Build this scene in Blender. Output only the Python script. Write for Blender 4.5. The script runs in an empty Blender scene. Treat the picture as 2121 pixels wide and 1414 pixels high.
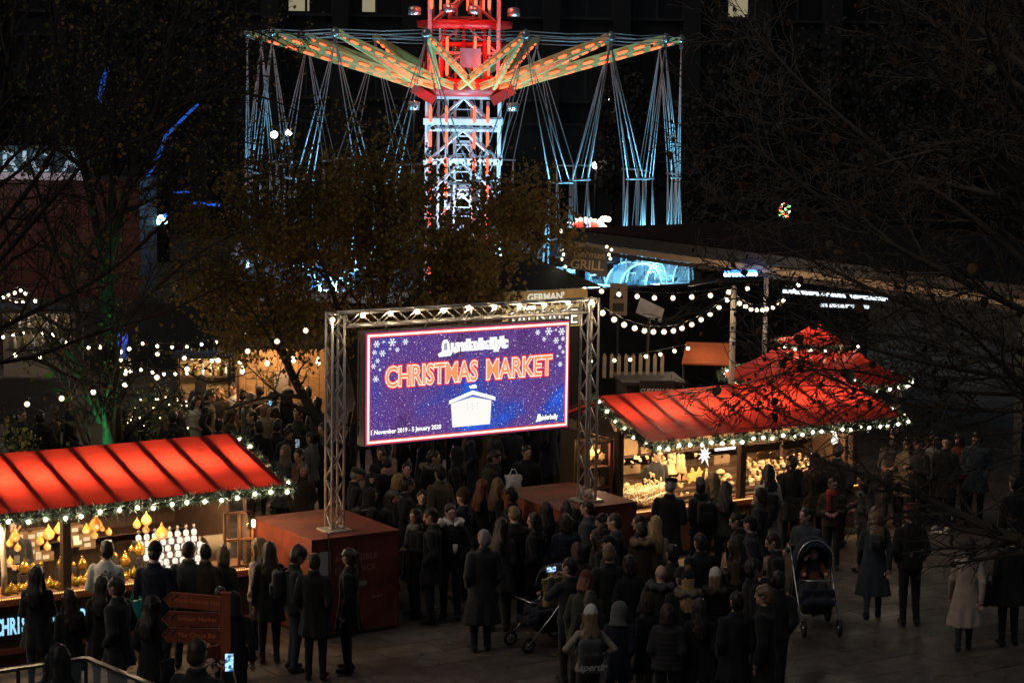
import bpy, math, random
import numpy as np
from mathutils import Vector, Matrix

# ------------------------------------------------------------------ camera, world, light, exposure
scene = bpy.context.scene
COL = scene.collection
W, H, F = 2121, 1414, 4500.0            # photo size and focal length in photo pixels
CX, CY = 1060.5, 707.0
CAM = Vector((0, 0, 8.4))
PITCH, ROLL = math.radians(7.2), math.radians(0.8)
cam_data = bpy.data.cameras.new('camera')
cam_data.sensor_width = 36.0
cam_data.lens = 36.0 * F / W
cam_data.clip_start, cam_data.clip_end = 0.5, 600
camera = bpy.data.objects.new('camera', cam_data)
COL.objects.link(camera)
CROT = Matrix.Rotation(math.pi / 2 - PITCH, 3, 'X') @ Matrix.Rotation(ROLL, 3, 'Z')
camera.matrix_world = Matrix.Translation(CAM) @ CROT.to_4x4()
scene.camera = camera

world = bpy.data.worlds.new('World')
scene.world = world
world.use_nodes = True
wn = world.node_tree
bg = wn.nodes['Background']
sky = wn.nodes.new('ShaderNodeTexSky')
sky.sky_type = 'NISHITA'
sky.sun_disc = False
sky.sun_elevation = math.radians(-6.0)
sky.sun_rotation = math.radians(200)
mixc = wn.nodes.new('ShaderNodeMixRGB')
mixc.blend_type = 'ADD'
mixc.inputs[0].default_value = 1.0
mixc.inputs[2].default_value = (0.036, 0.045, 0.055, 1)     # the city's glow on the night cloud
wn.links.new(sky.outputs[0], mixc.inputs[1])
wn.links.new(mixc.outputs[0], bg.inputs[0])
bg.inputs[1].default_value = 0.8

sun_d = bpy.data.lights.new('city_fill', 'SUN')  # broad warm sun added as fill in place of the city's lamps
sun_d.energy = 0.34
sun_d.angle = math.radians(35)
sun_d.color = (1.0, 0.85, 0.72)
sun_o = bpy.data.objects.new('city_fill', sun_d)
COL.objects.link(sun_o)
sun_o.rotation_euler = Vector((.55, .38, -.75)).to_track_quat('-Z', 'Y').to_euler()

vs = scene.view_settings
vs.view_transform = 'Standard'
vs.look = 'None'
vs.exposure = 0.35
vs.gamma = 1.0
cy = scene.cycles
cy.use_denoising = True
cy.max_bounces = 5
cy.diffuse_bounces = 2
cy.glossy_bounces = 2
cy.transmission_bounces = 4
cy.transparent_max_bounces = 6
cy.sample_clamp_indirect = 2.0
cy.caustics_reflective = False
cy.caustics_refractive = False
cy.use_light_tree = True

# ------------------------------------------------------------------ helpers
TH = math.radians(33.3)                  # the market's own grid runs at this angle
AX = Vector((math.cos(TH), math.sin(TH), 0))
BX = Vector((-math.sin(TH), math.cos(TH), 0))
RNG = random.Random(7)


def ray(u, v):
    return CROT @ Vector(((u - CX) / F, -(v - CY) / F, -1))


def at_z(u, v, z):                       # world point of a photo point at a known height
    d = ray(u, v)
    return CAM + d * ((z - CAM.z) / d.z)


def at_y(u, v, y):                       # world point of a photo point at a known depth
    d = ray(u, v)
    return CAM + d * (y / d.y)


MATS = {}


def mat(name, col=(.5, .5, .5), rough=.6, metal=0., emit=None, es=1., trans=0., var=0., vscale=8., bump=0., bscale=40.,
        spec=.5, alpha=1., coat=0., sheen=0., trl=0.):
    if name in MATS:
        return MATS[name]
    m = bpy.data.materials.new(name)
    m.use_nodes = True
    nt = m.node_tree
    b = nt.nodes['Principled BSDF']
    b.inputs['Base Color'].default_value = (*col, 1)
    b.inputs['Roughness'].default_value = rough
    b.inputs['Metallic'].default_value = metal
    b.inputs['Specular IOR Level'].default_value = spec
    b.inputs['Transmission Weight'].default_value = trans
    b.inputs['Alpha'].default_value = alpha
    b.inputs['Coat Weight'].default_value = coat
    b.inputs['Sheen Weight'].default_value = sheen
    if emit:
        b.inputs['Emission Color'].default_value = (*emit, 1)
        b.inputs['Emission Strength'].default_value = es
    if var or bump:
        tc = nt.nodes.new('ShaderNodeTexCoord')
        n = nt.nodes.new('ShaderNodeTexNoise')
        n.inputs['Scale'].default_value = vscale
        n.inputs['Detail'].default_value = 5
        nt.links.new(tc.outputs['Object'], n.inputs['Vector'])
        if var:
            mr = nt.nodes.new('ShaderNodeMapRange')
            mr.inputs[1].default_value, mr.inputs[2].default_value = .3, .7
            mr.inputs[3].default_value, mr.inputs[4].default_value = 1 - var, 1 + var
            nt.links.new(n.outputs['Fac'], mr.inputs[0])
            mx = nt.nodes.new('ShaderNodeVectorMath')
            mx.operation = 'SCALE'
            mx.inputs[0].default_value = col
            nt.links.new(mr.outputs[0], mx.inputs['Scale'])
            nt.links.new(mx.outputs[0], b.inputs['Base Color'])
        if bump:
            n2 = nt.nodes.new('ShaderNodeTexNoise')
            n2.inputs['Scale'].default_value = bscale
            n2.inputs['Detail'].default_value = 3
            nt.links.new(tc.outputs['Object'], n2.inputs['Vector'])
            bp = nt.nodes.new('ShaderNodeBump')
            bp.inputs['Strength'].default_value = bump
            bp.inputs['Distance'].default_value = .02
            nt.links.new(n2.outputs['Fac'], bp.inputs['Height'])
            nt.links.new(bp.outputs[0], b.inputs['Normal'])
    if trl:
        out = nt.nodes['Material Output']
        t = nt.nodes.new('ShaderNodeBsdfTranslucent')
        t.inputs[0].default_value = (*col, 1)
        ms = nt.nodes.new('ShaderNodeMixShader')
        ms.inputs[0].default_value = trl
        nt.links.new(b.outputs[0], ms.inputs[1])
        nt.links.new(t.outputs[0], ms.inputs[2])
        nt.links.new(ms.outputs[0], out.inputs[0])
    MATS[name] = m
    return m


def emat(name, col, strength=1., sample=True):
    if name in MATS:
        return MATS[name]
    m = bpy.data.materials.new(name)
    m.use_nodes = True
    nt = m.node_tree
    nt.nodes.remove(nt.nodes['Principled BSDF'])
    e = nt.nodes.new('ShaderNodeEmission')
    e.inputs[0].default_value = (*col, 1)
    e.inputs[1].default_value = strength
    nt.links.new(e.outputs[0], nt.nodes['Material Output'].inputs[0])
    if not sample:
        m.cycles.emission_sampling = 'NONE'
    MATS[name] = m
    return m


class MB:
    """collects shapes; build() links them as one mesh object"""

    def __init__(s):
        s.v, s.f, s.m, s.s = [], [], [], []
        s.M = None

    def _add(s, vs_, fs, mi=0, smooth=False):
        o = len(s.v)
        if s.M is not None:
            vs_ = [s.M @ Vector(p) for p in vs_]
        s.v += [tuple(p) for p in vs_]
        for f in fs:
            s.f.append([i + o for i in f])
            s.m.append(mi)
            s.s.append(smooth)
        return s

    def box(s, x0, x1, y0, y1, z0, z1, mi=0):
        vs_ = [(x, y, z) for z in (z0, z1) for y in (y0, y1) for x in (x0, x1)]
        return s._add(vs_, [(0, 2, 3, 1), (4, 5, 7, 6), (0, 1, 5, 4), (2, 6, 7, 3), (0, 4, 6, 2), (1, 3, 7, 5)], mi)

    def cbox(s, c, d, mi=0, M=None):
        hx, hy, hz = d[0] / 2, d[1] / 2, d[2] / 2
        vs_ = [Vector((x, y, z)) for z in (-hz, hz) for y in (-hy, hy) for x in (-hx, hx)]
        if M is not None:
            vs_ = [M @ p for p in vs_]
        vs_ = [p + Vector(c) for p in vs_]
        return s._add(vs_, [(0, 2, 3, 1), (4, 5, 7, 6), (0, 1, 5, 4), (2, 6, 7, 3), (0, 4, 6, 2), (1, 3, 7, 5)], mi)

    def bar(s, p0, p1, w, h, mi=0, up=(0, 0, 1)):
        p0, p1 = Vector(p0), Vector(p1)
        d = (p1 - p0).normalized()
        x = d.cross(Vector(up))
        if x.length < 1e-4:
            x = d.cross(Vector((1, 0, 0)))
        x.normalize()
        y = x.cross(d)
        vs_ = []
        for p in (p0, p1):
            for a, b in ((-1, -1), (1, -1), (1, 1), (-1, 1)):
                vs_.append(p + x * (a * w / 2) + y * (b * h / 2))
        return s._add(vs_, [(3, 2, 1, 0), (4, 5, 6, 7), (0, 1, 5, 4), (1, 2, 6, 5), (2, 3, 7, 6), (3, 0, 4, 7)], mi)

    def tube(s, pts, r, n=6, mi=0, caps=True, smooth=True):
        pts = [Vector(p) for p in pts]
        k = len(pts)
        rs = r if isinstance(r, (list, tuple)) else [r] * k
        vs_, fs = [], []
        ref = None
        for i, p in enumerate(pts):
            d = (pts[min(i + 1, k - 1)] - pts[max(i - 1, 0)])
            if d.length < 1e-9:
                d = Vector((0, 0, 1))
            d.normalize()
            if ref is None:
                ref = d.orthogonal().normalized()
            x = (ref - d * ref.dot(d))
            if x.length < 1e-6:
                x = d.orthogonal()
            x.normalize()
            ref = x
            y = d.cross(x)
            for j in range(n):
                a = 2 * math.pi * j / n
                vs_.append(p + (x * math.cos(a) + y * math.sin(a)) * rs[i])
        for i in range(k - 1):
            for j in range(n):
                a, b = i * n + j, i * n + (j + 1) % n
                fs.append((a, b, b + n, a + n))
        if caps:
            fs.append(tuple(range(n - 1, -1, -1)))
            fs.append(tuple(range((k - 1) * n, k * n)))
        return s._add(vs_, fs, mi, smooth)

    def lathe(s, prof, c=(0, 0, 0), n=12, mi=0, smooth=True):
        vs_, fs = [], []
        c = Vector(c)
        for r, z in prof:
            for j in range(n):
                a = 2 * math.pi * j / n
                vs_.append(c + Vector((r * math.cos(a), r * math.sin(a), z)))
        for i in range(len(prof) - 1):
            for j in range(n):
                a, b = i * n + j, i * n + (j + 1) % n
                fs.append((a, b, b + n, a + n))
        fs.append(tuple(range(n - 1, -1, -1)))
        fs.append(tuple(range((len(prof) - 1) * n, len(prof) * n)))
        return s._add(vs_, fs, mi, smooth)

    def ball(s, c, r, n=8, m=6, mi=0, sc=(1, 1, 1)):
        prof = [(max(1e-4, math.sin(math.pi * i / m)) * r, -math.cos(math.pi * i / m) * r) for i in range(m + 1)]
        vs_, fs = [], []
        for rr, z in prof:
            for j in range(n):
                a = 2 * math.pi * j / n
                vs_.append((c[0] + rr * math.cos(a) * sc[0], c[1] + rr * math.sin(a) * sc[1], c[2] + z * sc[2]))
        for i in range(m):
            for j in range(n):
                a, b = i * n + j, i * n + (j + 1) % n
                fs.append((a, b, b + n, a + n))
        return s._add(vs_, fs, mi, True)

    def prism(s, poly, y0, y1, mi=0):
        """polygon in the xz plane, extruded along y"""
        n = len(poly)
        vs_ = [(x, y0, z) for x, z in poly] + [(x, y1, z) for x, z in poly]
        fs = [tuple(range(n)), tuple(range(2 * n - 1, n - 1, -1))]
        for i in range(n):
            j = (i + 1) % n
            fs.append((i, i + n, j + n, j))
        return s._add(vs_, fs, mi)

    def mesh(s, name, mats):
        me = bpy.data.meshes.new(name)
        me.from_pydata(s.v, [], s.f)
        for m in (mats if isinstance(mats, (list, tuple)) else [mats]):
            me.materials.append(m)
        me.polygons.foreach_set('material_index', s.m)
        me.polygons.foreach_set('use_smooth', s.s)
        me.update()
        return me

    def build(s, name, mats, parent=None, loc=None, rz=None):
        return link(name, s.mesh(name, mats), parent, loc, rz)


def link(name, data, parent=None, loc=None, rz=None):
    o = bpy.data.objects.new(name, data)
    COL.objects.link(o)
    if parent is not None:
        o.parent = parent
    if loc is not None:
        o.location = loc
    if rz is not None:
        o.rotation_euler = (0, 0, rz)
    return o


def np_mesh(name, V, Fq, mats, smooth=False, mi=None):
    """numpy arrays to a mesh; Fq is (n,3) or (n,4)"""
    me = bpy.data.meshes.new(name)
    n, k = Fq.shape
    me.vertices.add(len(V))
    me.vertices.foreach_set('co', np.ascontiguousarray(V, dtype=np.float32).ravel())
    me.loops.add(n * k)
    me.loops.foreach_set('vertex_index', np.ascontiguousarray(Fq, dtype=np.int32).ravel())
    me.polygons.add(n)
    me.polygons.foreach_set('loop_start', np.arange(0, n * k, k, dtype=np.int32))
    me.polygons.foreach_set('loop_total', np.full(n, k, dtype=np.int32))
    for m in (mats if isinstance(mats, (list, tuple)) else [mats]):
        me.materials.append(m)
    if mi is not None:
        me.polygons.foreach_set('material_index', np.ascontiguousarray(mi, dtype=np.int32))
    me.polygons.foreach_set('use_smooth', np.full(n, smooth, dtype=bool))
    me.update(calc_edges=True)
    return me


def tag(o, label=None, cat=None, group=None, kind=None):
    if label:
        o['label'] = label
    if cat:
        o['category'] = cat
    if group:
        o['group'] = group
    if kind:
        o['kind'] = kind
    return o


def thing(name, label, cat, loc=(0, 0, 0), rz=0., group=None):
    o = bpy.data.objects.new(name, None)
    o.empty_display_size = .2
    COL.objects.link(o)
    o.location = loc
    o.rotation_euler = (0, 0, rz)
    return tag(o, label, cat, group)


def lamp(name, parent, loc, energy, col, radius=.06, kind='POINT', spot=None, aim=None, blend=.4):
    ld = bpy.data.lights.new(name, kind)
    ld.energy = energy
    ld.color = col
    ld.shadow_soft_size = radius
    if spot:
        ld.spot_size = math.radians(spot)
        ld.spot_blend = blend
    o = link(name, ld, parent, loc)
    if aim is not None:
        d = Vector(aim) - Vector(loc)
        o.rotation_euler = d.to_track_quat('-Z', 'Y').to_euler()
    return o


def text_mesh(name, body, size, m, offset=0., extrude=0., align='LEFT', shear=0., space=1.0):
    cu = bpy.data.curves.new(name, 'FONT')
    cu.body = body
    cu.size = size
    cu.offset = offset
    cu.extrude = extrude
    cu.align_x = align
    cu.shear = shear
    cu.space_character = space
    cu.resolution_u = 3
    o = bpy.data.objects.new(name, cu)
    COL.objects.link(o)
    dg = bpy.context.evaluated_depsgraph_get()
    me = bpy.data.meshes.new_from_object(o.evaluated_get(dg))
    bpy.data.objects.remove(o)
    bpy.data.curves.remove(cu)
    me.materials.clear()
    me.materials.append(m)
    me.name = name
    return me


def put_text(body, size, m, parent, x, y, z, offset=0., extrude=0., align='CENTER', shear=0., tilt=0., name='lettering', sx=1., space=1.0, flip=0.):
    """upright lettering in the parent's xz plane, read from -y"""
    me = text_mesh(name, body, size, m, offset, extrude, align, shear, space)
    o = link(name, me, parent, (x, y, z))
    o.rotation_euler = (math.pi / 2, tilt, flip)
    o.scale = (sx, 1, 1)
    return o
# ------------------------------------------------------------------ people: one continuous skin grown from a distance field
class Field:
    def __init__(s, lo, hi, h):
        s.lo, s.h = np.array(lo, float), h
        s.n = np.ceil((np.array(hi) - s.lo) / h).astype(int) + 1
        s.ax = [s.lo[i] + h * np.arange(s.n[i]) for i in range(3)]
        s.D = np.full(s.n, 1.0, np.float32)
        s.B = np.full(s.n, 1.0, np.float32)
        s.M = np.zeros(s.n, np.int8)
        s.strand = False

    def put(s, fn, lo, hi, m=0, k=.02, sub=False, wrinkle=0.):
        i0 = np.clip(np.floor((np.array(lo) - .05 - s.lo) / s.h).astype(int), 0, s.n - 1)
        i1 = np.clip(np.ceil((np.array(hi) + .05 - s.lo) / s.h).astype(int) + 1, 1, s.n)
        if np.any(i1 <= i0):
            return
        sl = tuple(slice(a, b) for a, b in zip(i0, i1))
        X = s.ax[0][sl[0]][:, None, None]
        Y = s.ax[1][sl[1]][None, :, None]
        Z = s.ax[2][sl[2]][None, None, :]
        d = fn(X, Y, Z).astype(np.float32)
        d = np.broadcast_to(d, s.D[sl].shape)
        if wrinkle:
            if s.strand:
                d = d + wrinkle * (np.sin(95 * X + 5 * np.sin(9 * Z)) + np.sin(95 * Y + 4 * np.sin(8 * Z + 2)) + 1.6 * np.sin(21 * X + 19 * Z + 1) * np.sin(24 * Y - 15 * Z)) * .8
            else:
                d = d + wrinkle * (np.sin(27 * X + 15 * Z + 4 * np.sin(11 * Y)) * np.sin(19 * Z - 17 * Y + 6 * np.sin(9 * X)) +
                                   .5 * np.sin(33 * X - 14 * Z + 12 * Y))
        if sub:
            s.D[sl] = np.maximum(s.D[sl], -d)
            return
        a = s.D[sl]
        hh = np.maximum(k - np.abs(a - d), 0) / k
        s.D[sl] = np.minimum(a, d) - hh * hh * k * .25
        up = d < s.B[sl]
        s.B[sl] = np.where(up, d, s.B[sl])
        s.M[sl] = np.where(up, m, s.M[sl])

    def cone(s, a, b, ra, rb, m=0, k=.02, wr=0.):
        a, b = np.array(a, float), np.array(b, float)
        ab = b - a
        L2 = max(ab @ ab, 1e-9)

        def fn(X, Y, Z):
            t = np.clip(((X - a[0]) * ab[0] + (Y - a[1]) * ab[1] + (Z - a[2]) * ab[2]) / L2, 0, 1)
            return np.sqrt((X - a[0] - t * ab[0]) ** 2 + (Y - a[1] - t * ab[1]) ** 2 + (Z - a[2] - t * ab[2]) ** 2) - (ra + (rb - ra) * t)
        r = max(ra, rb)
        s.put(fn, np.minimum(a, b) - r, np.maximum(a, b) + r, m, k, wrinkle=wr)

    def ell(s, c, r, m=0, k=.02, sub=False, wr=0.):
        c, r = np.array(c, float), np.array(r, float)

        def fn(X, Y, Z):
            x, y, z = (X - c[0]) / r[0], (Y - c[1]) / r[1], (Z - c[2]) / r[2]
            k0 = np.sqrt(x * x + y * y + z * z)
            k1 = np.sqrt((x / r[0]) ** 2 + (y / r[1]) ** 2 + (z / r[2]) ** 2) + 1e-6
            return k0 * (k0 - 1) / k1
        s.put(fn, c - r, c + r, m, k, sub, wr)

    def rbox(s, c, hd, rad, m=0, k=.01, sub=False):
        c, hd = np.array(c, float), np.array(hd, float)

        def fn(X, Y, Z):
            x, y, z = np.abs(X - c[0]) - hd[0] + rad, np.abs(Y - c[1]) - hd[1] + rad, np.abs(Z - c[2]) - hd[2] + rad
            return np.sqrt(np.maximum(x, 0) ** 2 + np.maximum(y, 0) ** 2 + np.maximum(z, 0) ** 2) + np.minimum(np.maximum(x, np.maximum(y, z)), 0) - rad
        s.put(fn, c - hd, c + hd, m, k, sub)

    def loft(s, rows, m=0, k=.02, p=2.5, wr=0., ring=0., fold=0.):
        """rows of (z, cx, cy, rx, ry), rising"""
        R = np.array(rows, float)

        def fn(X, Y, Z):
            cx, cy_, rx, ry = [np.interp(Z, R[:, 0], R[:, i]) for i in (1, 2, 3, 4)]
            if ring:
                g = ring * np.abs(np.sin(Z * 42))
                rx, ry = rx + g, ry + g
            x, y = np.abs((X - cx) / rx), np.abs((Y - cy_) / ry)
            k0 = (x ** p + y ** p) ** (1 / p)
            d = (k0 - 1) * np.minimum(rx, ry)
            if fold:
                w = np.clip((R[0, 0] + .5 - Z) / .5, 0, 1)
                d = d + fold * w * np.sin(7 * np.arctan2(Y - cy_, X - cx) + 2 * Z)
            return np.maximum(d, np.maximum(R[0, 0] - Z, Z - R[-1, 0]))
        r = np.array([max(R[:, 3].max(), .01) + .05 + ring, R[:, 4].max() + .05 + ring, 0])
        s.put(fn, np.array([R[:, 1].min(), R[:, 2].min(), R[0, 0]]) - r, np.array([R[:, 1].max(), R[:, 2].max(), R[-1, 0]]) + r, m, k, wrinkle=wr)

    def polygonise(s):
        D = s.D
        ins = D < 0
        n = s.n
        c = ins[:-1, :-1, :-1].astype(np.int8)
        acc = np.zeros(n - 1, np.int8)
        for dx in (0, 1):
            for dy in (0, 1):
                for dz in (0, 1):
                    acc += ins[dx:n[0] - 1 + dx, dy:n[1] - 1 + dy, dz:n[2] - 1 + dz]
        cell = (acc > 0) & (acc < 8)
        idx = np.full(n - 1, -1, np.int64)
        ci = np.argwhere(cell)
        idx[cell] = np.arange(len(ci))
        P = np.zeros((len(ci), 3))
        cnt = np.zeros(len(ci))
        cs = [(dx, dy, dz) for dx in (0, 1) for dy in (0, 1) for dz in (0, 1)]
        val = {q: D[ci[:, 0] + q[0], ci[:, 1] + q[1], ci[:, 2] + q[2]] for q in cs}
        for q in cs:
            for a in range(3):
                if q[a] == 0:
                    w = list(q)
                    w[a] = 1
                    v0, v1 = val[q], val[tuple(w)]
                    ch = (v0 < 0) != (v1 < 0)
                    t = np.where(ch, v0 / np.where(ch, v0 - v1, 1), 0)
                    p = np.tile(np.array(q, float), (len(ci), 1))
                    p[:, a] += t
                    P += np.where(ch[:, None], p, 0)
                    cnt += ch
        V = s.lo + (ci + P / np.maximum(cnt, 1)[:, None]) * s.h
        quads, mats = [], []
        for a in range(3):
            b, c_ = (a + 1) % 3, (a + 2) % 3
            s0 = [slice(None)] * 3
            s1 = [slice(None)] * 3
            s0[a], s1[a] = slice(0, -1), slice(1, None)
            i0, i1 = ins[tuple(s0)], ins[tuple(s1)]
            e = np.argwhere(i0 != i1)
            e = e[(e[:, b] > 0) & (e[:, c_] > 0) & (e[:, b] < n[b] - 1) & (e[:, c_] < n[c_] - 1)]
            fl = i0[e[:, 0], e[:, 1], e[:, 2]]
            q = []
            for db, dc in ((0, 0), (-1, 0), (-1, -1), (0, -1)):
                f = e.copy()
                f[:, b] += db
                f[:, c_] += dc
                q.append(idx[f[:, 0], f[:, 1], f[:, 2]])
            q = np.stack(q, 1)
            q = np.where(fl[:, None], q, q[:, ::-1])
            quads.append(q)
            f = e.copy()
            f[:, a] += np.where(fl, 0, 1)
            mats.append(s.M[f[:, 0], f[:, 1], f[:, 2]])
        Q, M_ = np.concatenate(quads), np.concatenate(mats)
        return V, Q, M_


def relax(V, Q, it=1, w=.35):
    for _ in range(it):
        acc = np.zeros_like(V)
        c = np.zeros(len(V))
        for i in range(4):
            for j in (1, 3):
                np.add.at(acc, Q[:, i], V[Q[:, (i + j) % 4]])
                np.add.at(c, Q[:, i], 1)
        V = V * (1 - w) + w * acc / np.maximum(c, 1)[:, None]
    return V


def hand_tubes(mb, wrist, elbow, curl=.5, side=1):
    """palm end at the wrist, five bent fingers of unequal length"""
    wv, ev = Vector(wrist), Vector(elbow)
    d = (wv - ev).normalized()
    up = Vector((0, 0, 1)) if abs(d.z) < .8 else Vector((0, 1, 0))
    x = d.cross(up).normalized()
    y = x.cross(d).normalized()
    base = wv + d * .045
    for i, (o, L) in enumerate(((-.027, .062), (-.009, .075), (.009, .07), (.026, .055))):
        p = base + x * o + d * .03
        pts = [p]
        a = 0
        for j in range(3):
            a += curl * (.5 + .15 * i)
            p = p + (d * math.cos(a) - y * math.sin(a)) * L * (.45, .32, .25)[j]
            pts.append(p)
        mb.tube(pts, [.0095, .009, .008, .006], 5, 3)
    p = base - x * .032 * side
    q = p + (d * .5 - x * .8 * side).normalized() * .035
    mb.tube([p, q, q + (d * .9 - y * .3).normalized() * .03], [.011, .01, .008], 5, 3)


BODY = {}
VOX = .0165


PIV = np.array((0, -.005, 1.52))
HEADR = [Matrix.Rotation(y, 3, 'Z') @ Matrix.Rotation(-p, 3, 'X') @ Matrix.Rotation(t, 3, 'Y') for y, p, t in ((0, .05, 0), (.5, .12, .06), (-.5, .1, -.06), (.15, .34, .05))]
HEADR = [r.to_euler() for r in HEADR]


def body_mesh(garment='jacket', pose='stand', sex='m', var=0):
    key = (garment, pose, sex, var)
    if key in BODY:
        return BODY[key]
    f = Field((-.48, -.42, -.01), (.48, .62, 1.78), VOX)
    m = sex == 'm'
    sw = .174 if m else .148                     # shoulder half width
    walk = pose in ('walk', 'push')
    # legs and shoes
    for sd in (-1, 1):
        st = (.17 * sd if walk else .015 * sd)
        hip = (.085 * sd, 0, .88)
        kn = (.095 * sd, st * .75 + .03, .49)
        an = (.1 * sd, st - (.04 if walk and sd < 0 else 0), .1 + (.05 if walk and sd < 0 else 0))
        f.cone(hip, kn, .092 if m else .085, .064, 1, .02, .003)
        f.cone(kn, an, .066, .05 if m else .042, 1, .02, .003)
        f.cone((an[0], an[1] - .05, an[2] - .055), (an[0] + .02 * sd, an[1] + .13, an[2] - .06), .043, .036, 2, .02)
        f.cone(an, (an[0], an[1] - .02, an[2] - .06), .045, .045, 2, .02)
    f.ell((0, 0, .9), (.165, .12, .13), 1, .03)
    # coat
    hem = {'jacket': .84, 'puffer': .82, 'coat': .62, 'long': .4, 'sweater': .86}[garment]
    bulk = {'jacket': .01, 'puffer': .035, 'coat': .018, 'long': .02, 'sweater': 0.0}[garment]
    wa = .14 if m else .122
    hp = .165 if m else .165
    rows = [(hem, 0, 0, hp + bulk + (.05 if hem < .7 else .012) + (.03 if hem < .5 else 0), .125 + bulk + (.04 if hem < .7 else 0)),
            (.9 if hem < .85 else .93, 0, 0, hp + bulk, .12 + bulk),
            (1.08, 0, .0, wa + bulk + .012, .108 + bulk),
            (1.25, 0, 0, wa + .025 + bulk, .118 + bulk),
            (1.38, 0, -.005, sw - .005 + bulk * .6, .112 + bulk),
            (1.44, 0, -.01, sw - .045 + bulk * .4, .09),
            (1.475, 0, -.012, .085, .07)]
    f.loft(rows, 0, .035, 2.4, .0045 if garment != 'puffer' else .002, .012 if garment == 'puffer' else 0, .014 if hem < .7 else 0)
    # arms
    ar = .055 + bulk * .6 if m else .047 + bulk * .6
    hands = []
    for sd in (-1, 1):
        sh = np.array((sw * sd, -.008, 1.378))
        if pose == 'stand' or (pose == 'walk'):
            sw_y = -.1 * sd if walk else 0
            el = sh + np.array((.06 * sd, -.03 + sw_y, -.27))
            wr = el + np.array((.0 * sd, .07 + sw_y * .8, -.25))
        elif pose == 'pocket':
            el = sh + np.array((.065 * sd, -.07, -.265))
            wr = el + np.array((-.06 * sd, .15, -.18))
        elif pose in ('front', 'cup'):
            el = sh + np.array((.05 * sd, -.02, -.27))
            wr = el + np.array((-.12 * sd, .2, .06 if pose == 'cup' and sd > 0 else .0))
        elif pose == 'push':
            el = sh + np.array((.05 * sd, .02, -.27))
            wr = el + np.array((-.02 * sd, .24, -.02))
        elif pose == 'phone':
            el = sh + np.array((.08 * sd, .16, -.17))
            wr = el + np.array((-.12 * sd, .13, .19))
        elif pose == 'point':
            if sd > 0:
                el = sh + np.array((.06, .14, -.2))
                wr = el + np.array((-.02, .2, .12))
            else:
                el = sh + np.array((-.08, -.07, -.26))
                wr = el + np.array((.06, .14, -.18))
        else:                                         # akimbo
            el = sh + np.array((.19 * sd, -.06, -.2))
            wr = el + np.array((-.15 * sd, .12, -.13))
        mid = (sh + el) / 2
        f.cone(sh, el, ar + .008, ar - .004, 0, .03, .004)
        f.cone(el, wr, ar - .004, ar - .016, 0, .02, .004)
        fw = (wr - el) / np.linalg.norm(wr - el)
        if pose != 'pocket':
            f.cone(wr, wr + fw * .05, .03, .032, 3, .012)
            f.cone(wr + fw * .05, wr + fw * .075, .032, .026, 3, .012)
            hands.append((wr + fw * .03, el, sd))
    # collar, neck and head
    if garment == 'sweater':
        f.loft([(1.43, 0, -.01, .095, .085), (1.5, 0, -.015, .078, .078)], 5, .012, 2)
    else:
        f.loft([(1.42, 0, -.012, .1, .09), (1.475, 0, -.014, .088, .084), (1.515, 0, -.022, .083, .08)], 5, .012, 2)
    f.cone((0, -.015, 1.42), (0, .005, 1.56), .054 if m else .047, .05 if m else .044, 3, .015)
    V, Q, Mi = f.polygonise()
    V = relax(V, Q, 1, .3)
    g = Field((-.115, -.125, 1.44), (.115, .15, 1.78), .0105)
    g.cone((0, -.015, 1.47), (0, .005, 1.56), .053 if m else .046, .05 if m else .044, 3, .015)
    g.ell((0, .002, 1.655), (.074, .093, .098), 3, .02)
    g.ell((0, .022, 1.598), (.058, .07, .068), 3, .03)
    g.cone((0, .075, 1.548), (0, .078, 1.55), .022, .022, 3, .03)
    g.cone((0, .092, 1.655), (0, .112, 1.617), .01, .015, 3, .012)     # nose
    g.cone((-.03, .082, 1.675), (.03, .082, 1.675), .016, .016, 3, .02)  # brow
    for sd in (-1, 1):
        g.ell((.032 * sd, .086, 1.652), (.011, .01, .007), 4, .004)
        g.ell((.077 * sd, -.005, 1.64), (.012, .022, .032), 3, .006)
    g.cone((-.018, .093, 1.583), (.018, .093, 1.583), .009, .009, 6, .006)
    V2, Q2, M2 = g.polygonise()
    R = np.array(HEADR[var].to_matrix())
    V2 = (relax(V2, Q2, 1, .25) - PIV) @ R.T + PIV
    Q = np.concatenate([Q, Q2 + len(V)])
    V = np.concatenate([V, V2])
    Mi = np.concatenate([Mi, M2])
    mb = MB()
    for wr, el, sd in hands:
        hand_tubes(mb, wr, el, .35 if pose in ('stand', 'walk') else .75, sd)
    if mb.v:
        fq = []
        for fc in mb.f:
            if len(fc) == 4:
                fq.append(fc)
            else:
                for i in range(1, len(fc) - 1):
                    fq.append([fc[0], fc[i], fc[i + 1], fc[i + 1]])
        good = [q for q in fq if len(set(q)) == 4]
        o = len(V)
        V = np.concatenate([V, np.array(mb.v)])
        Q = np.concatenate([Q, np.array(good) + o])
        Mi = np.concatenate([Mi, np.full(len(good), 3)])
    me = np_mesh('body', V, Q, [fab('black')] * 3 + [SKIN[0], EYE, fab('black'), LIP], True, Mi)
    BODY[key] = me
    return me


HAIR = {}


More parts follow.
